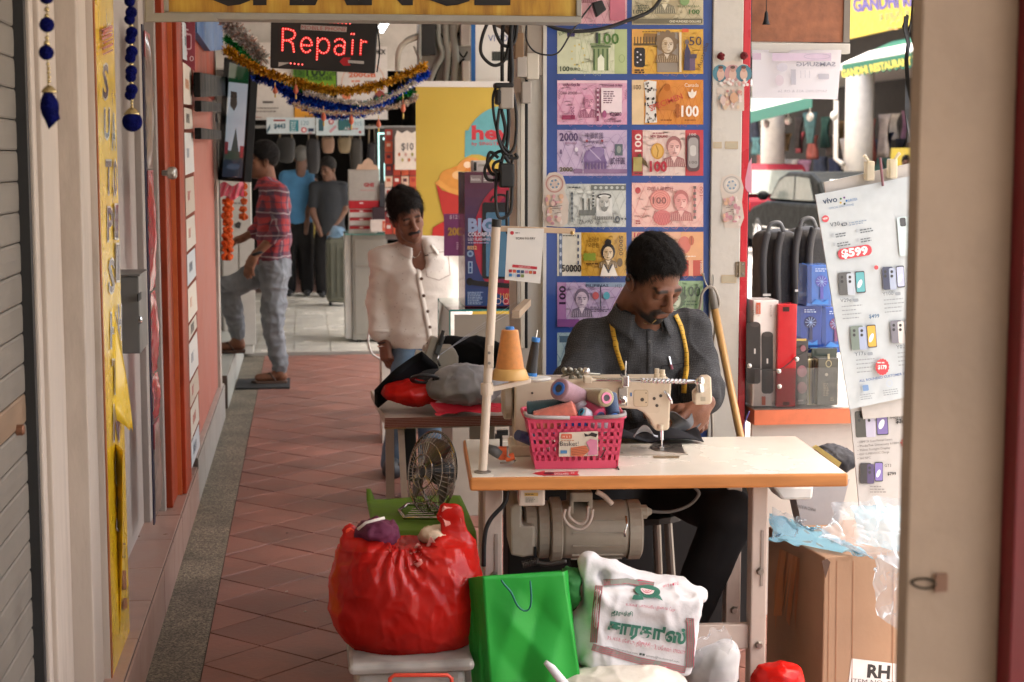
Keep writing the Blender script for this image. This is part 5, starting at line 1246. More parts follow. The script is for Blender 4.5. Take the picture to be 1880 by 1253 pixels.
# conduits, sockets and cables left of the pillar
cb = thing('cable_bundle', 'tangle of black cables and adapters hanging beside the pillar', 'cables', YP(925,420,PY-.06))
rb = M('black_rubber', (.012,.012,.013), .5, var=.1)
YK = PY-.09
for pts,r in (([(900,30),(885,70),(884,100),(905,120),(925,112),(934,80),(940,30)],.0055), ([(905,30),(910,60),(925,84),(945,76),(950,30)],.0055), ([(925,20),(922,80),(922,150)],.006), ([(942,20),(938,70),(940,130),(938,158)],.007), ([(950,10),(944,50),(936,110),(935,150)],.006), ([(933,195),(934,230),(930,270),(920,300),(917,335)],.006), ([(917,200),(913,240),(920,270),(934,284),(946,262),(948,210),(942,170)],.005), ([(912,158),(905,180),(908,220),(920,262),(935,280)],.0045), ([(920,200),(928,240),(922,275),(935,300)],.006), ([(915,290),(900,280),(895,300),(904,320),(925,318),(940,300),(936,282),(918,278),(902,290),(890,312),(896,330),(915,330)],.0055), ([(920,295),(908,300),(906,312),(918,318),(930,305)],.005), ([(945,282),(950,290),(935,290),(925,285)],.005), ([(912,310),(910,360),(914,396),(926,400),(938,385),(940,340)],.0055), ([(932,350),(930,395),(932,430)],.005), ([(968,36),(966,70),(978,92),(1000,101),(1026,96),(1052,55),(1085,10)],.0028)):
 wire(pts, r, rb, YK+rng.uniform(-.02,.02), 'cable', cb)
for (x0, y0, x1, y1, m_)in ((918,160,944,200,M('plug_grey',(.35,.31,.27),.45)), (911,164,922,192,rb), (908,152,944,162,rb), (918,300,945,345,rb)):rectY(MB(), x0, y0, x1, y1, YK-.03, .05).build('adapter', m_, cb, bevel=.006)
cd = thing('wall_conduits', 'cream cable conduits and socket boxes running down the pillar side', 'conduit', YP(965,560,PY-.01))
cream = M('cream_plastic', (.60,.555,.47), .45, var=.06)
for (x0, x1, y0, y1, m_, t)in ((956,963,140,640,cream,.012), (965,969,142,640,rb,.009), (949,955,170,560,M('conduit_dim',(.34,.31,.27),.5),.02), (968,1000,-20,140,M('frame_tan',(.38,.33,.28),.6,var=.1),.012)):
 rectY(MB(), x0, y0, x1, y1, PY-t-.001, t).build('duct', m_, cd, bevel=.002)
for (x0, y0, x1, y1, m_)in ((967,98,990,146,cream), (949,103,968,142,M('clear_grey',(.42,.38,.34),.3)), (945,60,962,108,M('brown_box',(.25,.15,.08),.6)), (958,150,976,190,M('conduit_dim2',(.38,.34,.3),.5))):rectY(MB(), x0, y0, x1, y1, PY-.05, .035).build('socket_box', m_, cd, bevel=.004)
wire([(905,38),(925,48),(940,62)], .014, M('taupe_hose',(.28,.22,.18),.5), PY-.06, 'hose', cd)
# board lead on top: little black adapter, thick black cable
al = thing('dangling_adapter', 'small black power adapter dangling over the top banknote pictures', 'adapter', YP(1100,30,PY-.05))
slabY(MB(), [(1087,5),(1106,0),(1114,18),(1096,32)], PY-.07, .03).build('adapter_body', rb, al, bevel=.004)
wire([(995,40),(1020,52),(1060,58),(1110,52),(1160,35),(1195,20),(1216,-6)], .006, rb, PY-.06, 'cable', al)
# hook, looped cable, wooden pole
hk = thing('hanging_cable', 'grey beige cable looped on a steel hook at the board edge', 'cable', YP(1305,820,PY-.04))
wire([(1291,502),(1293,514),(1299,526),(1305,524)], .003, M('hook_steel',(.35,.33,.3),.35,metal=.9), PY-.03, 'hook', hk)
wire([(1309,504),(1310,516),(1308,528)], .002, _mats['hook_steel'], PY-.03, 'hook', hk)
tp = M('taupe_cable', (.32,.28,.235), .5)
for pts in ([(1279,588),(1286,560),(1289,540),(1298,529),(1310,529),(1318,545),(1320,560),(1312,578),(1313,605),(1308,640),(1312,668),(1310,700),(1306,740),(1308,790),(1305,830)], [(1303,528),(1311,540),(1312,565),(1312,580)]):wire(pts, .0048, tp, PY-.045, 'cable', hk)
a,b_ = YP(1306, 530, PY-.05),YP(1313, 575, PY-.05); MB().tube([a,a.lerp(b_,.3),b_.lerp(a,.1),b_], [.006,.014,.013,.006], 10).build('plug', M('dark_taupe',(.16,.145,.125),.5), hk, smooth=True)
pole = one('wooden_pole', MB().tube([YP(1312,568,PY-.05),YP(1367,840,PY-.2),YP(1402,1010,PY-.32)],.013,12), M('varnished_pole',(.42,.24,.085),.35,var=.12,scale=14,stretch=(1,1,.15)), 'varnished wooden broom pole leaning on the white door panel', 'pole', smooth=True)
wire([(1361,800),(1368,775),(1376,755)], .002, M('violet_wire',(.12,.1,.35),.5), PY-.1, 'violet_wire'); tag(bpy.data.objects['violet_wire'], 'thin violet wire end by the red door edge', 'wire')
# ---- valance board and reversed paper sheet
YV = 5.55
vo = thing('valance_board', 'brown particle board valance with white batten at top right', 'board', YP(1470,100,YV))
rectY(MB(), 1379, -80, 1557, 78, YV, .02).build('board', M('particle_board',(.30,.115,.058),.7,var=.25,scale=25,dirt=.3,dirtcol=(.12,.05,.03),dscale=4,bump=.2), vo)
rectY(MB(), 1379, 78.5, 1561, 99, YV-.012, .035).build('batten', wpaint, vo, bevel=.003)
rectY(MB(), 1552, -80, 1560, 78, YV-.006, .03).build('edge', M('board_edge',(.2,.17,.14),.6), vo)
bel = thing('tassel_pull', 'black tassel hanging on a cord over the particle board', 'tassel', YP(1406,45,YV-.03))
MB().cyl(YP(1407,-30,YV-.03), YP(1407,22,YV-.03), .0015, n=6).build('cord', rb, bel)
MB().lathe(YP(1407,20,YV-.03), (0,0,-1), [(.002,0),(.006,.008),(.008,.03),(.013,.046),(.012,.047)], 12).build('tassel_skirt', rb, bel)
paper = M('thin_paper', (.74,.72,.76), .6, var=.04, scale=3, tl=.45)
sp = thing('back_to_front_sheet', 'thin white printed sheet seen from behind under the batten', 'paper', YP(1460,185,YV))
def fn(u, v):return YP(1381+(1545-1381-7*v)*u, 92+(88+3*u)*v, YV-.02+.01*math.sin(u*5+v*2))
MB().grid(fn, 14, 8).build('sheet', paper, sp, smooth=True)
pr = Print((0,YV-.034,0), (0,-1,0), lift=.0, step=.0001)
pr.text('SAMSUNG', 1462, 122, 8, '#8a8a98', w=72, flip=True, bold=.02); pr.rect(1418, 98, 1526, 112, '#c6b4c6'); pr.ring(1500, 104, 24, 5, 1.2, '#a89cb0'); pr.rect(1381, 98, 1397, 110, '#c0aabc')
pr.rect(1452, 128, 1461, 156, '#aaa8b2'); pr.ell(1436, 124, 10, 8, '#bcb8c2'); pr.ell(1431, 148, 8, 10, '#c4b8c0'); pr.rrect(1502, 136, 1522, 146, 2, '#b0aeb8'); pr.text('SAMSUNG A55 & OR 56', 1428, 170, 5, '#a8a6b0', w=90, flip=True); [pr.line([(1470+8*k_,130),(1470+8*k_,144)],1,'#b8b6c0')for k_ in range(3)]
pr.build('faint_print', sp)
# ---- foreground door at the right edge
YF = 1.72
fd = thing('near_door', 'out of focus tan door panel close to the camera at right', 'door', YP(1760,1253,YF))
tan = M('tan_wood', (.36,.26,.185), .6, var=.14, scale=4, dirt=.35, dirtcol=(.16,.1,.07), dscale=5, bump=.15)
x0 = YP(1677, 626, YF).x; x1 = YP(1851, 626, YF).x
MB().box((x0,YF,0), (x1,YF+.03,2.9)).build('panel', tan, fd, bevel=.002)
hp = YP(1705, 1066, YF)
MB().tube([hp+Vector((-.022+.0*t,-.004-.012*math.sin(math.pi*t/12.),0))+Vector((.024*(1-math.cos(2*math.pi*t/12.))/1.0*.5-.0,0,.0055*math.sin(2*math.pi*t/12.)))for t in range(13)], .0016, 6).build('latch_ring', M('dark_bronze',(.04,.03,.02),.4,metal=.7), fd)
MB().box((hp.x+.006,YF-.006,hp.z-.012), (hp.x+.02,YF-.0005,hp.z+.008)).build('latch_plate', M('rust_plate',(.2,.1,.06),.6), fd)
one('near_red_post', MB().box((x1+.0006,YF-.03,0),(x1+.3,YF+.06,2.9)), M('maroon_paint',(.14,.008,.01),.45,var=.1), 'blurred maroon post at the right edge of the view', 'post', bevel=.002)
# black straps hanging at the near door
sk = thing('black_straps', 'black cloth straps dangling at the top beside the tan door', 'strap', YP(1675,290,4.5))
def ribbon(pts, w, y, seed):
 P = [YP(a,b,y)for a, b in pts]; mb = MB(); vs = []; fs = []
 for i,p in enumerate(P):
  a = .9*math.sin(i*1.3+seed); d = Vector((math.cos(a),math.sin(a),0))*w[i]/2; vs+=[p-d, p+d]
 for i in range(len(P)-1):fs.append((2*i,2*i+1,2*i+3,2*i+2))
 return mb._add(vs, fs)
ribbon([(1680,-40),(1690,20),(1686,60),(1690,90),(1686,130),(1680,180)], [.05,.06,.05,.04,.03,.03], 4.5, 1).build('strap', rb, sk, solid=.003)
ribbon([(1664,30),(1662,55),(1668,80),(1664,110),(1666,150),(1667,200),(1668,240),(1668,262)], [.012,.03,.014,.012,.012,.022,.022,.014], 4.48, 0).build('strap', rb, sk, solid=.003)
MB().tube([YP(1666,28,4.5),YP(1658,50,4.5),YP(1668,60,4.5),YP(1674,34,4.5),YP(1676,0,4.5)], .004, 6).build('loop', rb, sk)
#
TO = Vector((.408,4.065,0)); ta = math.atan2(-.065, .971)
EX = Vector((math.cos(ta),math.sin(ta),0)); EY = Vector((-math.sin(ta),math.cos(ta),0)); EZ = Vector((0,0,1))
TW,TD,TZ = .975,.575,.75
def T(u, v, z):return TO+EX*u+EY*v+EZ*z
def tbox(mb, u0, v0, z0, u1, v1, z1, c=None):return mb.obox(T(u0,v0,z0), EX*(u1-u0), EY*(v1-v0), EZ*(z1-z0), c)
def TV(px, py, v):return PP(px, py, TO+EY*v, EY)
def uz(px, py, v):p = TV(px, py, v); return ((p-TO).dot(EX), p.z)
tb = thing('sewing_table', 'white laminate sewing table with orange wooden edge and steel stand', 'table', T(TW/2,TD/2,0))
wood_o = M('orange_beech_edge', (.52,.205,.055), .42, var=.2, scale=9, stretch=(.5,.5,3), dirt=.2, dirtcol=(.3,.1,.03), dscale=7)
tbox(MB(), 0, 0, TZ-.036, TW, TD, TZ-.0012).build('top_board', wood_o, tb, bevel=.006)
lam = M('white_laminate', (.70,.665,.57), .25, var=.05, scale=3, dirt=.06, dirtcol=(.5,.45,.37), dscale=5)
tbox(MB(), .006, .006, TZ-.003, TW-.006, TD-.006, TZ).build('laminate', lam, tb, bevel=.001)
steel = M('beige_stand_steel', (.50,.41,.35), .42, var=.08, scale=4, dirt=.25, dirtcol=(.2,.14,.1), dscale=12)
dsteel = M('dull_bolt', (.28,.25,.22), .4, metal=.8)
def leg(u0, u1, v0, v1):
 l = tbox(MB(), u0, v0, .03, u1, v1, TZ-.037).build('leg', steel, tb, bevel=.004)
 m_ = tbox(MB(), u0+(u1-u0)*.58, v0-.003, .43, u0+(u1-u0)*.75, v0-.0005, .58).build('slot', M('slot_shade',(.30,.245,.21),.5), l)
 for z in (.47, .27, .17):MB().lathe(T(u0+(u1-u0)*.55,v0-.0005,z), -EY, [(.011,0),(.011,.004),(.008,.009),(.008,.012)], 6).build('bolt', dsteel, l)
ul = uz(889, 950, .1)[0]; ur = uz(922, 950, .1)[0]
leg(ul, ur, .1, .16)
u2,u3 = uz(1381, 950, .1)[0],uz(1410, 950, .1)[0]
leg(u2, u3, .1, .16); leg(u2, u3, .44, .5); leg(ul, ur, .44, .5)
tbox(MB(), uz(1275,1150,.12)[0], .115, uz(1300,1192,.12)[1], u2-.001, .14, uz(1300,1147,.12)[1]).build('crossbar', steel, tb, bevel=.003)
tbox(MB(), ur+.001, .115, .262, uz(1275,1150,.12)[0], .14, .318).build('crossbar', steel, tb, bevel=.003)
for uu in (ul, u2):tbox(MB(), uu, .02, .0, uu+.045, .56, .03).build('foot_rail', steel, tb, bevel=.003)
# treadle
tbox(MB(), .32, .12, .06, .78, .40, .075).build('treadle', M('black_iron',(.02,.02,.02),.5,metal=.3), tb, bevel=.003)
# motor hung under the top
gmot = M('motor_grey', (.33,.285,.225), .4, var=.08, scale=6, dirt=.3, dirtcol=(.12,.09,.06), dscale=14)
VM = .26
mo = MB(); a,b_ = TV(1030, 972, VM),TV(1150, 972, VM); rr = 54/PXM(4.4)
mo = MB().lathe(a, EX, [(rr*.72,-.01),(rr*.98,0),(rr,.01),(rr,(b_-a).length-.012),(rr*.97,(b_-a).length)], 28).build('motor', gmot, tb, smooth=True)
mo.data.polygons.foreach_set('use_smooth', [len(p.vertices)==4 for p in mo.data.polygons])
L_ = (b_-a).length
MB().lathe(b_+EX*.0005, EX, [(rr*1.04,0),(rr*1.04,.032),(rr*.9,.038),(rr*.3,.042)], 28).build('end_cap', gmot, mo, smooth=False)
for k_ in range(9):
 t = R(150+k_*26); d = EY*math.cos(t)+EZ*math.sin(t)
 MB().obox(a+EX*.025+d*(rr-.001)-EX.cross(d)*.002, EX*(L_-.04), EX.cross(d)*.004, d*.0055).build('cooling_rib', gmot, mo)
for (x0, x1, s_)in ((1008,1030,1.12), (985,1008,1.0), (962,985,.92)):
 c0,c1 = TV(x0, 972, VM),TV(x1, 972, VM); l = (c1-c0).length
 MB().lathe(c0, EX, [(rr*s_*.9,0),(rr*s_,.004),(rr*s_,l-.004),(rr*s_*.92,l-.0005)], 26).build('clutch_housing', gmot, mo)
pc_ = MB(); pp = [TV(*q,VM-.1)for q in ((936,934),(944,926),(958,926),(958,965),(982,966),(982,1020),(960,1024),(938,1020))]
pc_.slab(pp, EY*.2).build('belt_guard', gmot, mo, bevel=.006)
tbox(MB(), uz(975,990,VM)[0]-.0, VM-.102, uz(975,1012,VM)[1], uz(977,990,VM)[0]+.004, VM-.1, uz(975,988,VM)[1]).build('guard_slot', M('slot_black',(.004,.004,.004),.6), mo)
for (x0, y0, x1, y1)in ((1046,905,1053,945), (1080,905,1088,945), (1046,905,1088,922)):
 p0,p1 = uz(x0, y0, VM-.06),uz(x1, y1, VM-.06); tbox(MB(), p0[0], VM-.06, p1[1], p1[0], VM+.04, min(p0[1],TZ-.037)).build('bracket', gmot, mo, bevel=.003)
def cabl(pts, r, mat, v, nm, par):
 P = [TV(a,b,v)for a, b in pts]; Q = []
 for i in range(len(P)-1):
  p0,p1,p2,p3 = P[max(i-1,0)],P[i],P[i+1],P[min(i+2,len(P)-1)]
  for k_ in range(6):
   t = k_/6.; Q.append(.5*((2*p1)+(-p0+p2)*t+(2*p0-5*p1+4*p2-p3)*t*t+(-p0+3*p1-3*p2+p3)*t**3))
 return MB().tube(Q+[P[-1]], r, 8).build(nm, mat, par, smooth=True)
bc = M('beige_cable', (.52,.42,.36), .45)
cabl([(1038,935),(1035,950),(1045,965),(1062,972),(1078,965),(1086,950),(1088,935)], .0042, bc, VM-.13, 'cable', mo); cabl([(1046,930),(1045,948),(1062,962),(1077,955),(1080,930)], .0042, bc, VM-.125, 'cable', mo)
cabl([(1095,903),(1110,912),(1124,926)], .007, bc, VM-.1, 'cable', mo)
cabl([(1190,939),(1230,940),(1265,928),(1283,908),(1276,896)], .0045, M('grey_cable',(.13,.12,.11),.5), VM-.02, 'cable', mo)
MB().lathe(TV(1172,940,VM-.03), EX, [(.019,0),(.019,.022),(.012,.026),(.007,.036)], 12).build('cable_gland', gmot, mo)
MB().tube([TV(1149,948,VM-.085),TV(1151,965,VM-.1),TV(1147,978,VM-.1),TV(1147,986,VM-.1)], .0032, 8).build('oil_lever', M('chrome',(.7,.7,.7),.15,metal=1), mo, smooth=True)
cabl([(960,1040),(985,1034),(1005,1036),(1040,1030)], .006, M('dark_steel',(.1,.09,.08),.4,metal=.6), VM-.08, 'linkage', mo)
sp_ = MB(); P = [TV(958+30*t/60.,1037-8*t/60.,VM-.1)+EY*.009*math.cos(t*1.0)+EZ*.009*math.sin(t*1.0)for t in range(61)]; sp_.tube(P, .0016, 5).build('spring', M('dark_steel',(.1,.09,.08),.4,metal=.6), mo)
# switch box, black drive cable
sw = tbox(MB(), uz(951,910,.06)[0], .03, uz(951,926,.06)[1], uz(999,910,.06)[0], .1, TZ-.0365).build('switch_box', M('ivory_plastic',(.58,.48,.40),.4), tb, bevel=.006)
pr = Print(T(0,.0297,0), -EY, lift=.0006); pr.rect(963, 905, 988, 911, '#b8924a'); pr.rect(963, 912, 988, 923, '#b4a898'); pr.tiny(965, 907, 20, 1.6, '#403024', 1); pr.tiny(965, 914, 20, 1.2, '#4a4440', 4, gap=2.4); pr.build('label_print', sw)
cabl([(932,902),(926,925),(900,955),(890,985),(888,1040)], .006, rb, .05, 'cable', tb)
#
ivory = M('machine_enamel', (.60,.50,.37), .3, var=.05, scale=5, dirt=.2, dirtcol=(.3,.2,.12), dscale=10, coat=.15)
chrome = M('chrome', (.7,.7,.7), .15, metal=1)
V0,V1 = .30,.42
sm = thing('sewing_machine', 'cream industrial sewing machine head mounted on the white table', 'sewing machine', T(.5,.36,TZ))
prof = [(945,706), (950,702), (972,699), (1100,698), (1231,697), (1233,700), (1229,786), (1226,791), (1206,792), (1201,788), (1193,772), (1183,759), (1170,752), (1139,750), (1000,752), (988,760), (985,800), (985,848), (948,850), (944,780)]
arm = MB().slab([TV(a,b,V0)for a,b in prof], EY*(V1-V0)).build('arm', ivory, sm, bevel=.008)
ue = uz(985, 850, V0)[0]; uw = uz(944, 850, V0)[0]
tbox(MB(), uw-.01, V0-.02, TZ+.0005, ue+.01, V1+.02, TZ+.03).build('column_base', ivory, sm, bevel=.005)
hw = TV(925, 737, (V0+V1)/2); MB().lathe(hw, EX, [(.03,-.006),(.048,0),(.05,.004),(.05,.018),(.046,.022),(.02,.026),(.02,.05)], 28).build('handwheel', M('wheel_enamel',(.42,.36,.28),.35), sm)
for (x, y, r)in ((1179,734,3.6), (1201,732,3), (1213,727,3), (1206,745,3), (1186,722,1.2), (1186,739,1.2), (977,722,2.2)):MB().lathe(TV(x,y,V0), -EY, [(r/670,-.002),(r/670,.0012)], 10).build('screw_hole', M('hole_dark',(.06,.045,.035),.5), arm)
pr = Print(T(0,V0,0), -EY, lift=.0006); pr.rrect(1163, 716, 1190, 747, 4, '#a8957a'); pr.rrect(1164, 717, 1189, 746, 4, '#c4b193'); pr.rect(1157, 721, 1160, 728, '#3c6a9c'); pr.build('cover_line', arm)
tp_ = MB(); p0,p1 = uz(1135, 712, V0),uz(1152, 745, V0); tbox(tp_, p0[0], V0-.006, p1[1], p1[0], V0-.0005, p0[1]); tpl = tp_.build('tension_plate', M('brushed_steel',(.45,.42,.38),.3,metal=.9), arm, bevel=.002)
MB().lathe(TV(1143,735,V0-.006), -EY, [(.010,0),(.012,.004),(.006,.008),(.006,.016)], 14).build('tension_dial', chrome, tpl, smooth=False)
for (x, y, h, r)in ((1206,697,22,5.5), (1216,697,20,6)):MB().lathe(TV(x,y+2,V0+.05), EZ, [(r/670,0),(r/670,h*.6/670),(r*.8/670,h*.62/670),(r*.8/670,h/670)], 14).build('oil_cap', ivory, arm)
MB().tube([TV(1148,698,V0+.04),TV(1149,663,V0+.04)], .0022, 8).build('thread_post', chrome, arm)
q = random.Random(9)
tn = MB(); [tn.ball(TV(1035+q.uniform(0,50),690+q.uniform(-12,8),V0+.04+q.uniform(-.02,.03)),q.uniform(.004,.009),8,6)for _ in range(16)]; tn.tube([TV(1030,692,V0+.03),TV(1060,684,V0+.03),TV(1102,688,V0+.03)], .003, 6)
tn.build('bobbin_winder', M('dull_mechanism',(.22,.21,.17),.35,metal=.8,var=.5,scale=60), sm, smooth=True)
MB().ball(TV(1076,682,V0+.02), .011, 12, 8).build('winder_knob', chrome, sm, smooth=True)
# needle bar, presser foot, take-up lever, plate
MB().cyl(TV(1215,790,V0+.06), TV(1215,808,V0+.06), .005, n=10).build('needle_bar', chrome, sm)
MB().cyl(TV(1215,808,V0+.06), TV(1215,826,V0+.06), .002, n=8).build('needle', chrome, sm)
MB().obox(TV(1211,826,V0+.055), EX*.012, EY*.03, EZ*.008).build('presser_foot', chrome, sm, bevel=.001)
MB().cyl(TV(1212,788,V0-.002), TV(1213,780,V0-.002), .008, n=10).build('bar_clamp', ivory, sm)
MB().tube([TV(1220,718,V0-.01),TV(1232,735,V0-.012),TV(1233,742,V0-.012)], .004, 8).build('takeup_lever', chrome, sm, smooth=True)
zpt = TZ+.0008
def ZT(px, py, z=TZ):return ZP(px, py, z)
pm = M('plate_steel', (.16,.14,.12), .3, metal=.7, var=.2)
MB().slab([ZT(*q)+EZ*.0006 for q in ((1080,838),(1100,812),(1246,812),(1263,836))], EZ*.0015).build('bed_plate', M('bed_enamel',(.45,.40,.33),.3), sm)
MB().slab([ZT(*q)+EZ*.0024 for q in ((1192,823),(1199,818),(1214,814),(1249,814),(1258,834),(1205,830),(1196,827))], EZ*.0012).build('needle_plate', pm, sm)
MB().slab([ZT(*q)+EZ*.0006 for q in ((1199,838),(1248,838),(1246,842),(1200,842))], EZ*.0008).build('slide_plate', M('brass_dull',(.3,.22,.12),.4,metal=.5), sm)
# lamp on rod
lp = thing('machine_lamp', 'small cream work lamp on a chrome arm above the machine', 'lamp', TV(1285,740,V0-.04))
VL = V0-.03
MB().tube([TV(1080,697,VL),TV(1180,699,VL),TV(1290,702,VL)], .0055, 12).build('rod', chrome, lp, smooth=True)
sp2 = MB(); P = [TV(1175,699,VL).lerp(TV(1262,701,VL),t/260.)+EY*.0066*math.cos(t*1.5)+EZ*.0066*math.sin(t*1.5)for t in range(261)]; sp2 .tube(P, .0011, 4).build('spring_sleeve', chrome, lp)
tbox(MB(), uz(1072,700,VL)[0], VL-.012, uz(1072,704,VL)[1], uz(1086,700,VL)[0], VL+.03, uz(1072,692,VL)[1]).build('clamp', ivory, lp, bevel=.002)
tbox(MB(), uz(1146,0,VL)[0], VL-.012, uz(1146,711,VL)[1], uz(1160,0,VL)[0], VL+.035, uz(1146,689,VL)[1]).build('clamp', chrome, lp, bevel=.004)
MB().ball(TV(1285,701,VL-.006), .014, 14, 10).build('ball_joint', chrome, lp, smooth=True); MB().cyl(TV(1285,705,VL-.008), TV(1287,720,VL-.008), .011, n=12).build('neck', chrome, lp)
MB().slab([TV(*q,VL)for q in ((1290,693),(1306,692),(1308,738),(1304,743),(1276,744),(1275,722),(1282,716))], EY*.05).build('head', ivory, lp, bevel=.008)
pr = Print(T(0,VL,0), -EY, lift=.0006); pr.rect(1286, 729, 1295, 737, '#a89c88'); pr.build('mark', lp)
#
ts = thing('thread_stand', 'cream thread stand pole clamped at the table front corner', 'stand', ZT(886,870))
pb = ZT(886, 868); cream2 = M('cream_tube', (.60,.50,.40), .4, var=.06, dirt=.15)
vb_ = (pb-TO).dot(EY)
ptop = TV(911, 417, vb_)
MB().cyl(pb, ptop, .0115, n=16).build('pole', cream2, ts, smooth=False)
MB().lathe(pb+EZ*.0005, EZ, [(.022,0),(.022,.003),(.013,.006)], 18).build('flange', dsteel, ts)
MB().cyl(ptop, TV(912,403,vb_), .0125, n=16).build('cap', rb, ts)
tbox(MB(), uz(905,0,vb_)[0], vb_-.014, uz(905,675,vb_)[1], uz(893,0,vb_)[0]+.0, vb_+.012, uz(905,633,vb_)[1]).build('clamp', cream2, ts, bevel=.002)
for y in (648, 667):MB().lathe(TV(898,y,vb_-.014), -EY, [(.004,0),(.004,.003)], 8).build('screw', dsteel, ts)
MB().lathe(TV(894,725,vb_), EZ, [(.016,0),(.016,.03)], 14).build('collar', cream2, ts)
MB().obox(TV(896,722,vb_-.004), TV(975,704,vb_+.03)-TV(896,722,vb_-.004), EY*.012, EZ*.014).build('spool_arm', cream2, ts, bevel=.002)
MB().obox(TV(908,425,vb_-.006), TV(1056,430,vb_+.02)-TV(908,425,vb_-.006), EY*.014, EZ*.014).build('top_arm', M('tan_arm',(.5,.36,.24),.5,var=.1), ts, bevel=.002)
MB().obox(TV(940,585,vb_+.22), TV(962,562,vb_+.6)-TV(940,585,vb_+.22), EX*.02, EZ*.02).build('rear_arm', M('tan_arm2',(.34,.25,.17),.6), ts)
for k_,x in enumerate((1050,)):MB().lathe(TV(x,428,vb_), -EY, [(.005,-.002),(.005,.008),(.0025,.01)], 10).build('screw', M('brass',(.5,.35,.15),.3,metal=1), ts)
def ridged(r0, r1, h, n=44, amp=.0006):return [(r0+(r1-r0)*i/n+(amp if i%2 else -amp),h*i/n)for i in range(n+1)]
def thread(c, nm, sc=90):return M('thread_'+nm, c, .6, var=.12, scale=sc, bump=.25, bscale=500, sheen=.3)
ospool = thing('cone_spool', 'large orange cone of thread on its orange dish', 'thread spool', TV(934,698,vb_+.03))
s0 = 1/PXM(4.15)
c = TV(936, 676, vb_+.03)
MB().lathe(c, EZ, [(.02,-.004)]+ridged(27*s0,15.5*s0,72*s0,60,.0005)+[(10*s0,73*s0)], 36).build('thread_cone', thread((.55,.21,.045),'orange'), ospool, smooth=True)
MB().lathe(c+EZ*73*s0, EZ, [(9*s0,0),(8*s0,5*s0),(5*s0,5.5*s0)], 18).build('core', M('blue_core',(.03,.18,.5),.4), ospool)
MB().lathe(TV(936,696,vb_+.03), EZ, [(36*s0,0),(36.5*s0,2*s0),(31*s0,17*s0),(27*s0,21*s0),(10*s0,22*s0)], 32).build('dish', M('amber_dish',(.55,.32,.10),.4,var=.15,dirt=.25), ospool, smooth=True)
ospool.rotation_euler = (0, 0, 0)
bsp = thing('black_spool', 'tall black cone of thread with blue ends on a white dish', 'thread spool', TV(985,692,vb_+.08))
c = TV(974, 690, vb_+.08); ax = (TV(984,622,vb_+.08)-c).normalized(); l = (TV(984,622,vb_+.08)-c).length
MB().lathe(c, ax, [(12*s0,0),(12.4*s0,5*s0),(11*s0,6*s0)], 24).build('blue_ring', M('blue_core',(.03,.18,.5),.4), bsp)
MB().lathe(c+ax*6*s0, ax, ridged(11.5*s0,7.5*s0,l-12*s0,40,.0003), 28).build('thread_cone', thread((.012,.012,.013),'black'), bsp, smooth=True)
MB().lathe(c+ax*(l-6*s0), ax, [(8.4*s0,0),(8.4*s0,7*s0),(7.4*s0,8*s0),(3*s0,8*s0)], 24).build('blue_ring', M('blue_core',(.03,.18,.5),.4), bsp)
MB().cyl(c+ax*l, c+ax*(l+17*s0), .0022, n=8).build('spindle', chrome, bsp)
MB().lathe(TV(985,699,vb_+.1), EZ, [(4*s0,-3*s0),(26*s0,1*s0),(29*s0,5*s0),(28*s0,6*s0),(12*s0,5*s0)], 28).build('dish', M('white_dish',(.68,.66,.6),.35), bsp, smooth=True)
# payment card: plain print, no code
qc = thing('payment_card', 'laminated white payment card with red band hanging on the stand arm', 'card', TV(962,520,vb_-.012))
VQ = vb_-.014
qp = [(932,419), (999,420), (992,521), (927,514)]
MB().slab([TV(a,b,VQ)for a,b in qp], EY*.0016).build('sheet', M('laminated_white',(.72,.70,.66),.3,coat=.4,var=.04), qc)
pr = Print(T(0,VQ,0), -EY, lift=.0006)
pr.ell(940, 428, 3.5, 3.5, '#c23a44'); pr.tiny(946, 427, 12, 2, '#7c7470', 1); pr.text('SCAN TO PAY', 947, 440, 4, '#3c3838', w=36, bold=.02); pr.poly([(941,486),(986,490),(986,495),(940,491)], '#b4303c'); pr.text('SCAN TO PAY', 952, 491.5, 3, '#f0dcd8', w=22, rot=3)
for k_,c_ in enumerate(['#a83440','#c8543c','#2c5a9c','#3c4a64','#c88a9c','#b4562c','#9c2c34','#3c7cb0','#b8c8d8','#2c4c8c','#7c8c50']):x_,y_ = 934+(k_%7)*7.4,495+(k_//7)*7.5+(k_%7)*.5; pr.rrect(x_, y_, x_+5.8, y_+5.5, 1, c_)
pr.build('print', qc)
#
VB = .085
def bk(px, py):return uz(px, py, VB)
u0,zt_ = bk(968, 768); u1,_ = bk(1146, 768); ub0,zbb = bk(984, 857); ub1,_ = bk(1134, 857)
DB = .17; zbb = TZ+.001
pinkm = M('pink_plastic', (.62,.065,.13), .35, var=.06, scale=6)
bs_ = thing('pink_basket', 'pink perforated plastic basket full of thread spools on the table', 'basket', T((u0+u1)/2,VB+DB/2,TZ))
def bw(s_, t):
 k_ = int(s_)%4; f = s_-int(s_); a0 = ub0+(u0-ub0)*t; a1 = ub1+(u1-ub1)*t; ins = .014*(1-t); v0_,v1_ = VB+ins,VB+DB-ins; z = zbb+(zt_-zbb)*t
 cs_ = [(a0,v0_), (a1,v0_), (a1,v1_), (a0,v1_)]; p,q_ = cs_[k_],cs_[(k_+1)%4]
 return T(p[0]+(q_[0]-p[0])*f, p[1]+(q_[1]-p[1])*f, z)
lat = MB()
def bar(sa, sb, ta_, tb2):
 o_,x_,y_ = bw(sa, ta_),bw(sb, ta_),bw(sa, tb2); X,Y = x_-o_,y_-o_; N_ = X.cross(Y).normalized()*.0024; lat.obox(o_-N_/2, X, Y, N_)
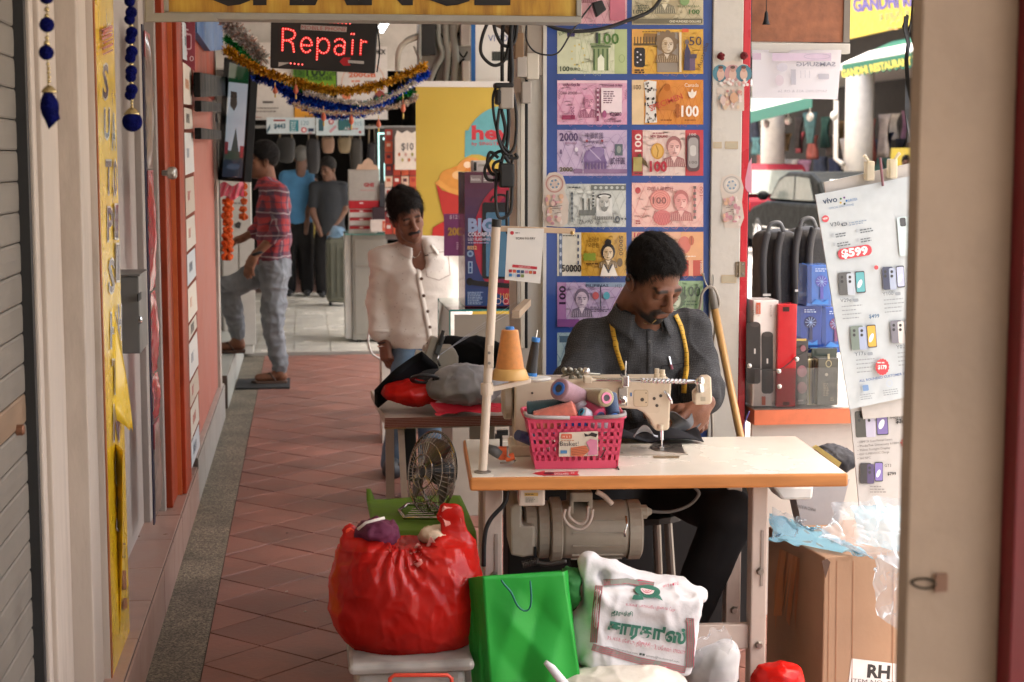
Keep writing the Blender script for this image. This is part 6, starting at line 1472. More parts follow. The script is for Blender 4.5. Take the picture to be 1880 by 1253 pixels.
for w_,nh in ((0,14), (1,11), (2,14), (3,11)):
 e0,e1 = w_+.0,w_+.9999
 for a_,b2 in ((0,.16), (.9,1.0)):bar(e0, e1, a_, b2)
 for r_ in range(1, 5):t_ = .16+.74*r_/5; bar(e0, e1, t_-.032, t_+.032)
 for c_ in range(nh+1):
  sc_ = w_+min(.9999, c_/nh); hw_ = .017 if 0<c_<nh else.03; bar(max(e0,sc_-hw_), min(e1,sc_+hw_), .16, .9)
lat.build('lattice', pinkm, bs_)
MB().slab([bw(k_,.01)for k_ in range(4)], EZ*.003).build('base', pinkm, bs_)
rim = MB(); R4 = [bw(k_,1.0)for k_ in range(4)]
def rr_(pts, rad, n=5):
 out = []
 for i in range(4):
  p,a_,b2 = pts[i],pts[i-1],pts[(i+1)%4]; d1,d2 = (a_-p).normalized()*rad,(b2-p).normalized()*rad
  for k_ in range(n+1):t_ = k_/n; out.append((p+d1).lerp(p,t_).lerp(p.lerp(p+d2,t_),t_))
 return out
cr_ = sum((Vector(p)for p in R4), Vector())/4; loop = rr_([cr_+(p-cr_)*1.035 for p in R4], .025); rim.tube(loop+[loop[0]], .005, 8); rim.build('rim', pinkm, bs_, smooth=True)
hg = M('grey_handle', (.32,.29,.28), .4)
zz_ = zt_+.009
MB().tube([T(u0-.004,VB+.03,zz_),T(u0-.002,VB-.002,zz_-.002),T(u0+.02,VB-.008,zz_-.006),T(u0+.11,VB-.008,zz_-.008)], .0052, 8).build('handle', hg, bs_, smooth=True)
MB().tube([T(u1+.004,VB+.03,zz_),T(u1+.002,VB-.002,zz_-.002),T(u1-.02,VB-.008,zz_-.006),T(u1-.08,VB-.008,zz_-.008)], .0052, 8).build('handle', hg, bs_, smooth=True)
lb = thing('basket_label', 'printed paper label reading Basket on the pink basket front', 'label', TV(1062,838,VB-.004))
VLb = VB-.002
MB().slab([TV(*q,VLb)for q in ((1027,795),(1098,792),(1098,837),(1026,839))], EY*.0006).build('sheet', M('label_paper',(.62,.54,.43),.5,var=.05), lb)
pr = Print(T(0,VLb,0), -EY, lift=.0007); pr.rrect(1030, 797, 1050, 806, 2, '#c8664a'); pr.text('M & S', 1033, 804, 4, '#e8c8b8', w=14); pr.text('Basket', 1028, 819, 9, '#4a4444', w=32); pr.text('!', 1061, 819, 9, '#8a8080'); pr.rect(1029, 827, 1041, 833, '#4a7ca8'); pr.poly([(1048,822),(1075,818),(1082,828),(1070,838),(1048,837)], '#c8704a'); [pr.line([(1050,823+3*k_),(1078,820+3*k_)],.8,'#7c3c2c')for k_ in range(5)]; pr.poly([(1076,812),(1084,806),(1096,808),(1097,835),(1078,836),(1082,824)], '#c87a94'); pr.poly([(1072,795),(1080,799),(1086,794),(1097,797),(1094,803),(1084,800),(1074,802)], '#2c2624'); pr.tiny(1030, 808, 24, 1.6, '#b07c60', 1); pr.build('print', lb)
MB_ = MB().obox(TV(1101,841,VB-.003), TV(1110,825,VB-.003)-TV(1101,841,VB-.003), EX*.004, -EY*.003)
one('metal_clip', MB_, chrome, 'small metal hair clip hooked on the basket front', 'clip')
def spool(lab, nm, tip, tail, r0, r1, v0_, v1_, c, core, ring=None):
 a_,b2 = TV(*tip, v0_),TV(*tail, v1_); ax_ = (b2-a_).normalized(); l_ = (b2-a_).length
 o = thing('thread_spool', lab, 'thread spool', a_.lerp(b2,.5)-EZ*r0*s0, 'thread spools in the pink basket')
 MB().lathe(a_, ax_, [(r0*s0*.82,0)]+[(x+(y>0)*0,y+.002)for x,y in ridged(r0*s0,r1*s0,l_-.004,30,.0005)]+[(r1*s0*.8,l_)], 28).build('thread_cone', thread(c,nm), o, smooth=True)
 MB().lathe(a_-ax_*.003, ax_, [(r0*s0*.36,.004),(r0*s0*.40,0),(r0*s0*.62,0),(r0*s0*.64,.004)], 22).build('core', M('core_'+nm,core,.4), o)
 MB().lathe(a_-ax_*.0012, ax_, [(r0*s0*.34,0),(r0*s0*.34,.003)], 16).build('bore', M('bore_dark',(.05,.05,.06),.6), o)
spool('mauve cone of thread with blue core, topmost in the basket', 'mauve', (1026,714), (1066,730), 21, 17, .10, .17, (.30,.16,.19), (.03,.16,.55))
spool('olive beige cone of thread with pink core in the basket', 'olive', (1113,731), (1074,726), 17.5, 13, .095, .2, (.33,.27,.15), (.65,.2,.33))
spool('dark teal cone of thread lying at the left of the basket', 'teal', (1046,748), (968,756), 18, 20, .15, .16, (.02,.06,.07), (.03,.16,.4))
spool('coral cone of thread lying tilted in the basket', 'coral', (1056,752), (984,776), 18, 22, .11, .12, (.62,.17,.12), (.6,.2,.15))
spool('white cone of thread with teal cap in the basket', 'white', (1068,757), (1112,786), 12, 15, .10, .14, (.55,.57,.66), (.03,.30,.45))
spool('magenta cone of thread with navy core in the basket', 'magenta', (1102,764), (1078,744), 14, 12, .10, .16, (.50,.04,.12), (.04,.06,.15))
spool('navy cone of thread with blue core at the right of the basket', 'navy', (1127,763), (1118,726), 12, 15, .10, .14, (.02,.05,.12), (.03,.2,.6))
spool('lilac white cone of thread behind the coral cone', 'lilac', (1046,722), (1070,752), 13, 14, .19, .14, (.5,.47,.56), (.4,.4,.5))
fill = MB(); q = random.Random(2)
for k_ in range(5):
 a_ = T(u0+.03+.036*k_, VB+.05+q.uniform(0,.06), TZ+.03+q.uniform(0,.03)); b2 = a_+Vector((q.uniform(-.06,.06),q.uniform(-.04,.04),q.uniform(-.01,.03))); 
 o = one('thread_spool', MB().tube([a_,b2],[.018,.014],14), thread([(.03,.05,.15),(.4,.2,.1),(.35,.35,.3),(.05,.2,.25),(.5,.1,.15)][k_%5],'low%d'%(k_%5)), ['navy','rust','pale grey','deep teal','crimson'][k_]+' cone of thread lying low in the basket behind its wall', 'thread spool', 'thread spools low in the pink basket')
# ---- small things on the table
ar = thing('arrow_sticker', 'red arrow sticker with small white print on the table front', 'sticker', ZT(1020,872))
pr = Print(T(0,0,TZ), EZ, lift=.0006)
pr.poly([(977,870),(1000,865),(1001,868),(1063,866),(1060,870),(1064,874),(1003,874),(1001,875)], '#b5202c'); pr.ell(1008, 870, 10, 2.6, '#5c1420'); pr.text('DOLLARS', 1018, 872.5, 3.4, '#e8ccc8', w=26, bold=.03); pr.tiny(1048, 869, 9, 1.4, '#e8ccc8', 1); pr.build('sheet', ar)
th = MB(); th.tube([ZT(1136,864)+EZ*.003,ZT(1133,860)+EZ*.004,ZT(1134,856)+EZ*.006], .0022, 6)
one('thread_scrap', th, rb, 'small black fabric scrap on the white table top', 'scrap')
tw = thing('belt_tool', 'orange and grey hand tool lying by the machine column', 'tool', ZT(915,850))
VT = .14
MB().tube([TV(895,822,VT),TV(907,828,VT),TV(918,836,VT)], [.010,.014,.012], 12).build('grip', M('tool_grey',(.10,.095,.09),.45), tw, smooth=True)
MB().obox(TV(914,846,VT), EX*.03, EY*.03, EZ*.034).build('body', M('tool_orange',(.65,.11,.03),.4), tw, bevel=.006)
MB().tube([TV(928,842,VT),TV(944,838,VT)], .010, 12).build('knob', _mats['tool_orange'], tw)
MB().tube([TV(918,850,VT-.01),TV(940,850,VT-.01),TV(947,846,VT),TV(932,838,VT-.01),(TV(932,820,VT-.01))], .003, 6).build('wire_guard', dsteel, tw, smooth=True)
bg = thing('black_guide', 'small black thread guide on the machine column', 'bracket', TV(920,800,VT))
MB().obox(TV(912,800,VT+.02), EX*.03, EY*.02, EZ*.012).build('plate', rb, bg); MB().cyl(TV(920,822,VT+.03), TV(920,796,VT+.03), .004, n=8).build('pin', rb, bg); MB().obox(TV(909,806,VT+.02), EX*.014, EY*.012, EZ*.012).build('block', rb, bg)
# cloth being sewn
def fn(u, v):
 p = ZT(1140+110*u, 802-8*v, TZ); w_ = math.sin(u*7)*.008+math.sin(u*13+2)*.004
 return T(.42+.26*u, .45+.13*v+w_, TZ+.004+.03*abs(math.sin(u*5.2+1+v))*(1-abs(2*v-1)*.5)+.012*v)
one('dark_cloth', MB().grid(fn,30,10), M('black_cloth',(.018,.017,.019),.9,var=.2,spec=.15), 'dark grey cloth bunched on the table behind the machine', 'cloth', smooth=True, solid=.003)
def fn(u, v):return TV(1164+44*u, 800-22*math.sin(math.pi*min(1,u*1.15))*(.35+.65*v)+3*v, .40-.05*v+.01*math.sin(u*9))
one('white_cuff_cloth', MB().grid(fn,14,6), M('pale_cloth',(.5,.52,.56),.85,var=.12), 'pale folded cuff of cloth beside the needle', 'cloth', smooth=True, solid=.002)
#
Y2 = 5.25
t2 = thing('side_table', 'older work table with dark red ribbed edge piled with bags', 'table', (.55,Y2+.3,0))
rw = M('dark_red_wood', (.16,.05,.03), .45, var=.25, scale=12, stretch=(.6,1,4))
xa,xb = ZP(706, 765, .72).x,.80
MB().slab([(xa,Y2,.69),(xb,Y2,.69),(xb,Y2+.66,.69),(xa-.02,Y2+.66,.69)], (0,0,.03)).build('top_board', M('beige_laminate',(.4,.33,.28),.5), t2, bevel=.003)
for k_ in range(6):MB().box((xa-.001,Y2-.006,.688+.0055*k_), (xb,Y2-.0005,.692+.0055*k_)).build('edge_rib', rw, t2)
rectY(MB(), 746, 768, 955, 783, Y2+.05, .02).build('apron', M('apron_cream',(.42,.38,.3),.5,dirt=.3), t2)
rectY(MB(), 706, 768, 745, 788, Y2+.02, .03).build('block', M('pale_wood',(.36,.22,.11),.6,var=.2), t2)
a = YP(731, 790, Y2+.06); MB().obox((a.x,a.y,a.z), Vector((.028,-.02,-a.z)), (0,.03,0), (.02,0,0)).build('leg', steel, t2)
MB().box((.76,Y2+.05,0), (.79,Y2+.08,.69)).build('leg', steel, t2); MB().box((xa+.03,Y2+.58,0), (xa+.06,Y2+.61,.69)).build('leg', steel, t2); MB().box((.76,Y2+.58,0), (.79,Y2+.61,.69)).build('leg', steel, t2)
rectY(MB(), 862, 784, 908, 812, Y2+.1, .01).build('drawer', M('drawer_grey',(.4,.36,.3),.5), t2)
MB().slab([YP(*q,Y2+.1)for q in ((741,772),(764,772),(766,890),(742,880))], (0,.05,0)).build('knee_lever', rb, t2, bevel=.006)
MB().box((.70,Y2+.12,.02), (.98,Y2+.5,.52)).build('lower_cabinet', M('dark_cab',(.10,.09,.08),.6,var=.2), t2)  # lower cabinet in one even dark tone
# machine on table two
m2 = thing('overlock_machine', 'small grey overlock sewing machine among the black cloth', 'sewing machine', YP(800,690,Y2+.25))
gm2 = M('overlock_grey', (.30,.27,.22), .4, var=.1, dirt=.3, dscale=15)
Yo = Y2+.2
MB().slab([YP(*q,Yo)for q in ((782,640),(835,640),(842,655),(842,690),(776,690),(778,660))], (0,.14,0)).build('body', gm2, m2, bevel=.008)
MB().slab([YP(*q,Yo-.02)for q in ((776,662),(792,618),(806,622),(790,668))], (0,.05,0)).build('arm', gm2, m2, bevel=.006)
MB().slab([YP(*q,Yo-.03)for q in ((797,650),(808,616),(818,618),(806,654))], (0,.05,0)).build('lever', M('lever_dark',(.08,.085,.08),.4), m2, bevel=.004)
MB().cyl(YP(807,634,Yo-.03), YP(814,607,Yo-.03), .006, n=10).build('handle', rb, m2)
MB().tube([YP(808,672,Yo-.01),YP(803,660,Yo-.015),YP(806,650,Yo-.01)], .004, 8).build('hook', chrome, m2, smooth=True)
MB().cyl(YP(762,650,Yo), YP(786,656,Yo), .016, n=14).build('wheel', gm2, m2)
MB().slab([YP(*q,Yo-.02)for q in ((768,675),(790,672),(830,690),(832,700),(766,700))], (0,.16,0)).build('base_plate', M('iron_dark',(.04,.04,.04),.45), m2, bevel=.004)
for k_ in range(3):
 wire([(806,652+k_),(850,622-2*k_+3),(900,596-5*k_),(955,566-8*k_)], .0006, M('thread_white',(.7,.7,.7),.6), Yo, 'thread', m2, n=4)
# fan on the green box
gbx = thing('green_topped_box', 'pale plastic box with a lime green cloth on top beneath the fan', 'box', (YP(770,960,4.85).x,4.85,0))
a,b_ = YP(690, 950, 4.7),YP(862, 950, 4.7)
MB().box((a.x,4.62,.0), (b_.x,5.1,.475)).build('tub', film('tub_plastic',(.5,.48,.42),.9), gbx, bevel=.02)
def fn(u, v):
 e = .012*math.sin(u*9+v*3)+.008*math.sin(u*17); d = 0
 x = a.x-.012+(b_.x-a.x+.024)*u; y = 4.6+.52*v
 z = .482+.004*math.sin(u*5+v*4)-(.05+e if v<.02 else 0)+(.035 if (v>.97 and u<.05)else 0)
 return (x, y-(.01 if v<.02 else 0), z)
MB().grid(fn, 24, 24).build('green_cloth', M('lime_cloth',(.10,.19,.012),.75,var=.18,scale=12,bump=.2), gbx, smooth=True, solid=.003)
fa = thing('desk_fan', 'small chrome desk fan with wire cage standing on the green cloth', 'fan', YP(770,945,4.85))
fm = M('dark_chrome', (.42,.38,.34), .18, metal=1, var=.1)
fc = YP(793, 868, 4.85); FR = 78/PXM(4.85); fn_ = Vector((-.86,-.48,.18)).normalized(); fu = Vector((0,0,1))-fn_*fn_.z; fu.normalize(); fr_ = fn_.cross(fu)
def ring(r, off, w_, nm, n=40):return [fc+fn_*off+(fu*math.cos(2*math.pi*k_/n)+fr_*math.sin(2*math.pi*k_/n))*r for k_ in range(n+1)]
for off,nm in ((.035,'front_guard'), (-.03,'rear_guard')):
 g_ = MB()
 for r_,o2 in ((FR,0), (FR*.72,off*.7), (FR*.42,off), (FR*.16,off)):g_.tube(ring(r_,o2,0,''), .0018 if r_<FR else.0045, 5)
 for k_ in range(44):
  t = 2*math.pi*k_/44; d = fu*math.cos(t)+fr_*math.sin(t); d2 = fu*math.cos(t+.25)+fr_*math.sin(t+.25)
  g_.tube([fc+d*FR,fc+fn_*off*.75+d*FR*.7,fc+fn_*off+d2*FR*.16], .0009, 4)
 g_.build(nm, fm, fa)
for k_ in range(3):
 t0_ = 2.1*k_
 def fn(u, v, t0_=t0_):t = t0_+1.2*(u-.5); r_ = FR*(.14+.7*v); return fc+(fu*math.cos(t)+fr_*math.sin(t))*r_+fn_*.016*(u-.5)*2
 MB().grid(fn, 6, 6).build('blade', M('blade_dark',(.14,.11,.10),.35,metal=.6), fa, smooth=True, solid=.002)
MB().lathe(fc-fn_*.075, fn_, [(.02,0),(.034,.012),(.036,.05),(.02,.1),(.012,.11)], 18).build('motor_housing', M('fan_black',(.02,.02,.02),.35), fa)
jb = YP(766, 876, 4.88); fb_ = YP(789, 938, 4.85)
MB().tube([fc-fn_*.06,jb,YP(774,900,4.86),YP(786,925,4.85),fb_], .0055, 10).build('stem', fm, fa, smooth=True)
MB().ball(jb, .014, 12, 8).build('joint', fm, fa, smooth=True)
zb = .489
cbx = YP(770, 940, 4.85).x; loop = [(cbx-.05,4.76,zb+.008), (cbx+.06,4.74,zb+.008), (cbx+.075,4.8,zb+.008), (cbx+.05,4.94,zb+.008), (cbx-.03,4.95,zb+.008), (cbx-.06,4.86,zb+.008), (cbx-.05,4.76,zb+.008)]
MB().tube(loop, .006, 8).build('base_ring', fm, fa, smooth=True)
for k_ in range(6):MB().tube([(cbx-.05+.008*k_,4.78+.028*k_,zb+.006),(cbx+.055,4.77+.028*k_,zb+.006)], .002, 5).build('base_bar', fm, fa)
#
from mathutils.bvhtree import BVHTree
def skinmat(n):return M(n, rough=.45, spec=.3, var=.16, scale=28, attr=True, sss=.08, bump=.14, bscale=220)
SKIN = skinmat('skin')
def head_mesh(c, fwd, up, s, skin, brow=True, must=0., beard=0., stub=.3, h=.0028, closed=True, asp=1.0):
 q = SDF()
 q.ell((0,-.014,.042), (.072,.092,.076)).ell((0,.02,-.03), (.057,.066,.084), .03).ell((0,.038,-.074), (.043,.044,.036), .03).ell((0,.068,-.096), (.02,.017,.016), .02)
 for e in (-1, 1):
  q.ell((e*.036,.056,-.022), (.024,.022,.026), .02); q.ell((e*.033,.099,.003), (.019,.016,.011), .012, sub=True)
  q.ell((e*.031,.077,.002), (.0145,.0125,.0105), .004)
  q.ell((e*.0115,.098,-.033), (.009,.011,.008), .006)
  q.ell((e*.077,-.008,-.006), (.009,.021,.033), .008, rot=axes((0,1,0),(e*.3,0,1))); q.ell((e*.087,.0,-.006), (.006,.012,.02), .006, sub=True)
 q.cap((-.036,.082,.021), (.036,.082,.021), .0095, k=.016)
 q.cap((0,.088,.018), (0,.109,-.026), .007, .0115, k=.012).ell((0,.109,-.029), (.0125,.011,.010), .008)
 q.cap((-.019,.088,-.0615), (.019,.088,-.0615), .0062, k=.008).cap((-.016,.088,-.0705), (.016,.088,-.0705), .0068, k=.006)
 q.cap((-.022,.0965,-.0665), (.022,.0965,-.0665), .0018, k=.003, sub=True)
 q.cap((0,-.03,-.06), (0,-.05,-.17), .054, .056, k=.03)
 V,F = q.mesh(h)
 x,y,z = V[:, 0],V[:, 1],V[:, 2]; ax = np.abs(x)
 C = np.tile(np.array(skin), (len(V),1)); n1 = snoise(V, 60, 3)
 C*=(1+.10*n1[:,None])
 def mix(m, c, a=1.0):
  m = np.clip(m, 0, 1)*a; C[:] = C*(1-m[:,None])+np.array(c)*m[:, None]
 sm_ = lambda v,a,b:np.clip((v-a)/(b-a), 0, 1)
 lip = (1-sm_(np.abs(z+.066),.007,.012))*(1-sm_(ax,.018,.025))*sm_(y, .078, .086); mix(lip, (skin[0]*.9,skin[1]*.6,skin[2]*.6), .5)
 jaw = sm_(-z, .035, .075)*sm_(y, -.01, .03); mix(jaw, np.array(skin)*.55, stub*.8)
 mix(sm_(z,-.012,.02)*sm_(ax,.05,.062)*(1-sm_(y,.03,.05)), (.012,.01,.009), .85)
 if must:mix((1-sm_(np.abs(z+.051+.25*np.maximum(0,ax-.012)),.0055,.009))*(1-sm_(ax,.030,.036))*sm_(y,.07,.08), (.012,.009,.008), must)
 if beard:
  b = sm_(-z, .064, .078)*sm_(y, .03, .05)*(1-lip); b = np.maximum(b, (1-sm_(np.abs(ax-.03),.004,.01))*sm_(-z,.05,.06)*sm_(y,.06,.07)); mix(b, np.array((.03,.026,.024))*(1+.5*n1[:,None]), beard)
 if brow:mix((1-sm_(np.abs(z-.0245+.35*np.maximum(0,ax-.036)),.0035,.0062))*sm_(ax,.009,.014)*(1-sm_(ax,.046,.054))*sm_(y,.055,.065), (.012,.009,.008), .92)
 lid = (1-sm_(np.abs(z+.0045+0*ax),.0012,.0032))*(1-sm_(np.abs(ax-.031),.012,.0165))*sm_(y, .07, .078); mix(lid, (.012,.008,.007), .95)
 mix((1-sm_(np.abs(ax-.031),.012,.02))*(1-sm_(np.abs(z-.0),.012,.018))*sm_(y,.06,.075), np.array(skin)*.6, .35)
 A = axes(fwd, up); V = V*np.array((asp,1,1))*s
 return V@A.T+np.array(c),F,C
def hair_mesh(c, fwd, up, s, thick=.012, tilt=.82, off=.0, h=.004, top=.0, seed=1, rough=.004, asp=1.0, fringe=0.):
 q = SDF().ell((0,-.016,.046+top*.3), (.074+thick,.094+thick,.077+thick+top)).ell((0,-.016,.066+top*.5), (.064+thick,.08+thick,.05+thick+top*.6), .02)
 def fn(P, d):
  x,y,z = P[..., 0],P[..., 1],P[..., 2]
  st = snoise(P*np.array((1,.35,.5)), 230, seed, 2)*rough+snoise(P, 70, seed+4, 2)*rough*.9
  ln = np.where(y>0, tilt*y, .72*y)+off-z+snoise(P, 90, seed+2, 2)*.009-.024*np.clip(np.abs(x)/.075, 0, 1.2)**2*np.clip((.085-y)/.03, 0, 1)*(y>-.03)-fringe*np.exp(-((y-.09)/.03)**2)*.02
  ear = np.sqrt((np.abs(x)-.08)**2+(y+.006)**2*.8+(z+.008)**2)-.03
  tp_ = np.clip(-ln/.05, 0, 1); return np.maximum(np.maximum(d+st+(thick+.006)*(1-tp_)**1.6,ln*.75), -ear)
 V,F = q.mesh(h, .02, fn); V = smooth_mesh(V, F, 1)
 return V*np.array((asp,1,1))*s@axes(fwd, up).T+np.array(c),F
def hand_mesh(w, d, n, thumb, s=1.0, curl=(.35,.4,.45,.5), tcurl=.3, skin=(.2,.1,.06), h=.0028, fore=None, fr=.034, spread=1.0):
 """w wrist, d towards the fingers, n out of the back of the hand, thumb = +1/-1 side along n x d"""
 d = Vector(d).normalized(); n = Vector(n); n = (n-d*n.dot(d)).normalized(); x = d.cross(n)*thumb
 A = np.array([x,d,n]).T; q = SDF()
 q.rbox((0,.045,0), (.028,.032,.004), .011, .01).cap((0,-.03,0), (0,.02,0), .024, .025, .02)
 for i,(bx, by, L)in enumerate(((.029,.085,.072),(.0098,.09,.08),(-.0098,.087,.074),(-.028,.078,.058))):
  p = np.array((bx,by-.012,0.)); a = 0; cu = curl[i]; pts = [p.copy()]
  for f in (.45, .31, .24):
   a+=cu; dirv = np.array((bx*1.2*spread,math.cos(a),-math.sin(a))); dirv/=np.linalg.norm(dirv); p = p+dirv*(L*f+(.012 if f==.45 else 0)); pts.append(p.copy())
  q.chain(pts, [.0098,.009,.0082,.0068], .006)
 t0 = np.array((.024,.016,-.004)); t1 = t0+np.array((.022,.028,-.012)); t2 = t1+np.array((.012-.02*tcurl,.028,-.012-.012*tcurl)); t3 = t2+np.array((-.004-.018*tcurl,.024,-.008))
 q.chain([t0,t1,t2,t3], [.014,.0115,.010,.0078], .008)
 if fore is not None:q.cap((0,0,0), np.array(A.T@(np.array(fore)-np.array(w)))/s, .024, fr, .015)
 V,F = q.mesh(h)
 C = np.tile(np.array(skin), (len(V),1))*(1+.12*snoise(V,70,5)[:,None])
 nail = (V[:,2]>-.2)*0
 return V*s@A.T+np.array(w),F,C
def wrinkle(V, F, amp, f, seed, st=(1,1,1), dirs=None):
 N = vnormals(V, F); a = snoise(V*np.array(st), f, seed, 3); a = np.sign(a)*np.abs(a)**1.0
 r = 1-np.abs(snoise(V*np.array(st)[[2,0,1]],f*.8,seed+9,2))*2
 return V+N*(amp*(a*.7+.5*r))[:, None]
def crease(V, F, amp, f, seed, st=(1,1,1), w=.16):
 N = vnormals(V, F); a = np.zeros(len(V))
 for k in range(3):n = snoise(V*np.roll(np.array(st),k), f*(1+.6*k), seed+7*k, 1); a+=(np.exp(-(n/w)**2)-.25-.6*np.abs(n))/(1+.5*k)
 return V+N*(amp*a)[:, None]
def bvh(V, F):return BVHTree.FromPolygons([tuple(v)for v in V], [tuple(f)for f in F.tolist()])
def hit(t, px, py, lift=.002):
 r = ray(px, py).normalized(); p,n,i,d = t.ray_cast(CAM, r)
 if p is None:return None,None
 if n.dot(r)>0:n = -n
 return p+n*lift,n
def strip(t, pts, w, lift=.002, sub=5):
 """ribbon of photo-pixel path laid on a surface"""
 Q = []
 for a,b in zip(pts, pts[1:]):
  for k in range(sub):Q.append((a[0]+(b[0]-a[0])*k/sub,a[1]+(b[1]-a[1])*k/sub))
 Q.append(pts[-1]); vs = []; fs = []; k = 0
 for i,p in enumerate(Q):
  a,b = Q[max(i-1,0)],Q[min(i+1,len(Q)-1)]; dx,dy = b[0]-a[0],b[1]-a[1]; l = math.hypot(dx, dy)or 1
  P = [hit(t,p[0]+s_*dy/l*w/2,p[1]-s_*dx/l*w/2,lift)[0]for s_ in (-1,1)]
  if None in P:continue
  vs+=P
 for i in range(len(vs)//2-1):fs.append((2*i,2*i+1,2*i+3,2*i+2))
 return MB()._add(vs, fs)
def collar(o, base, up, fwd, r, h, mat, gap=.5, flap=.05):
 A = axes(fwd, up); base = np.array(base)
 def fn(u, v):
  t = gap+(2*math.pi-2*gap)*u; rr = r*(1.12-.14*v); fz = -.35*r*(1+math.cos(t))*.5
  return Vector(base+A@np.array((math.sin(t)*rr,math.cos(t)*rr*.95,h*v+fz)))
 m1 = MB().grid(fn, 26, 5)
 def fn2(u, v):
  t = gap+(2*math.pi-2*gap)*u; e = abs(2*u-1)**3; rr = r*(1.0+.34*v+.1*e*v); fz = -.35*r*(1+math.cos(t))*.5
  return Vector(base+A@np.array((math.sin(t)*rr,math.cos(t)*rr*.95+.01*e*v,h*(1.02-v*(.75))-flap*e*v+fz)))
 m2 = MB().grid(fn2, 30, 6)
 m1 .build('collar', mat, o, smooth=True, solid=.003); m2 .build('collar', mat, o, smooth=True, solid=.003)
def cloth_sdf(chest, belly, hips, shL, shR, neck, arms, s, rx=.16, ry=.115, bel=1.0):
 q = SDF(); A = axes((0,-1,0))
 X = np.array(shR)-np.array(shL); X = X/np.linalg.norm(X); U = np.array(neck)-np.array(hips); U = U/np.linalg.norm(U); Fw = np.cross(U, X); Fw/=np.linalg.norm(Fw); X = np.cross(Fw, U); rot = np.array([X,Fw,U]).T
 q.ell(chest, (rx*s,ry*s,.19*s), .06, rot).ell(belly, (rx*.95*s*bel,ry*1.08*s*bel,.17*s), .08, rot).ell(hips, (rx*1.0*s*bel,ry*1.1*s*bel,.12*s), .07, rot)
 q.cap(shL, shR, .058*s, k=.05)
 for sgn in (shL, shR):q.cap(np.array(neck)-U*.03*s, sgn, .05*s, .052*s, .04)
 for pts,rs in arms:q.chain(pts, [r*s for r in rs], .03)
 return q
def legs_sdf(pel, legs, s, waist=(.155,.115,.1)):
 q = SDF().ell(pel, [w*s for w in waist], .04)
 for pts,rs in legs:q.chain(pts, [r*s for r in rs], .05)
 return q
hairm = M('black_hair', (.009,.007,.006), .6, spec=.25, var=.5, scale=120, bump=.6, bscale=350)
def strands(o, V, F, c, fwd, up, n, L, w, mat, seed=1, lay=.9, lift=.35):
 r = np.random.RandomState(seed); N = vnormals(V, F); A = axes(fwd, up); i = r.randint(0, len(V), n); P = V[i]; Nn = N[i]; f = A[:, 1]; u = A[:, 2]
 dirv = np.outer(np.ones(n), f*.75+u*.0)-np.outer(np.clip((P-np.array(c))@f*0+1,0,1), u)*.55+r.normal(0, .33, (n,3)); dirv-=Nn*np.sum(dirv*Nn, 1)[:, None]*lay; dirv/=np.linalg.norm(dirv, axis=1)[:, None]+1e-9
 D = dirv+Nn*lift*r.uniform(.2, 1.2, (n,1)); S_ = np.cross(D, Nn); S_/=np.linalg.norm(S_, axis=1)[:, None]+1e-9; ln = L*r.uniform(.5, 1.2, (n,1)); B = P-Nn*.003
 Vs = np.stack([B-S_*w,B+S_*w,B+D*ln*.6+S_*w*.7,B+D*ln-Nn*ln*.12,B+D*ln*.6-S_*w*.7], 1).reshape(-1, 3); k = np.arange(n)[:, None]*5
 Fs = np.concatenate([k+np.array([[0,1,2,4]]),k+np.array([[4,2,3,3]])]); Fs = [tuple(q_[:3])if q_[2]==q_[3]else tuple(q_)for q_ in Fs.tolist()]
 me = bpy.data.meshes.new('hair_strands'); o3 = np.array(o['_w']); me.from_pydata((Vs-o3).tolist(), [], Fs); return stuff(finish('hair_strands',me,mat,o,Vector(o3)))
def cut_above(z):
 return lambda P,d:np.maximum(d, z-P[...,2])
def Yq(px, py, y):return np.array(YP(px,py,y))
#
tl = thing('person', 'tailor in dark grey shirt seated behind the sewing machine, head bowed', 'person', (1.0,4.9,.0))
sk1 = (.17, .072, .042)
HF,HU = (.36, -.76, -.55),(.14, -.5, 1)
hc = Yq(1199, 514, 4.78)
Hs = 1.0
hd_ = head_mesh(hc, HF, HU, Hs, sk1, must=.85, beard=1.0, stub=.8, h=.0024)
nk = Yq(1186, 574, 4.88); chest = Yq(1172, 676, 4.89); belly = Yq(1170, 775, 4.90); hips = Yq(1172, 845, 4.93)
sL,sR = Yq(1086, 626, 4.92),Yq(1262, 616, 4.92)
eL,eR = Yq(1050, 716, 4.80),Yq(1290, 712, 4.79)
wL,wR = Yq(1225, 765, 4.66),Yq(1287, 752, 4.63)
hdR = hand_mesh(wR, (-.62,-.30,-.55), (.35,-.75,.35), 1, 1.0, (.55,.75,.8,.85), .5, sk1, fore=eR)
hdL = hand_mesh(wL, (.75,-.15,.12), (-.2,-.5,.75), -1, .98, (.6,.8,.8,.8), .6, sk1, fore=eL, h=.003)
tor = SDF().ell(chest, (.13,.09,.17)).ell(belly, (.13,.1,.17), .05).cap(np.array(nk)+(0,0,-.08), hc+np.array((-.005,.045,-.06)), .058, .054, .04)
tv_,tf = tor.mesh(.009); tcol = np.tile(np.array(sk1)*.9, (len(tv_),1))
V,F,C = merge([hd_,hdR,hdL,(tv_,tf,tcol)])
npmesh('body', V, F, SKIN, tl, C)
hv,hf = hair_mesh(hc, HF, HU, Hs, .005, .86, .012, .0034, top=.008, seed=3, rough=.0045)
ho = npmesh('hair', hv, hf, hairm, tl); strands(ho, hv, hf, hc, HF, HU, 16000, .024, .0007, hairm, lift=.55)
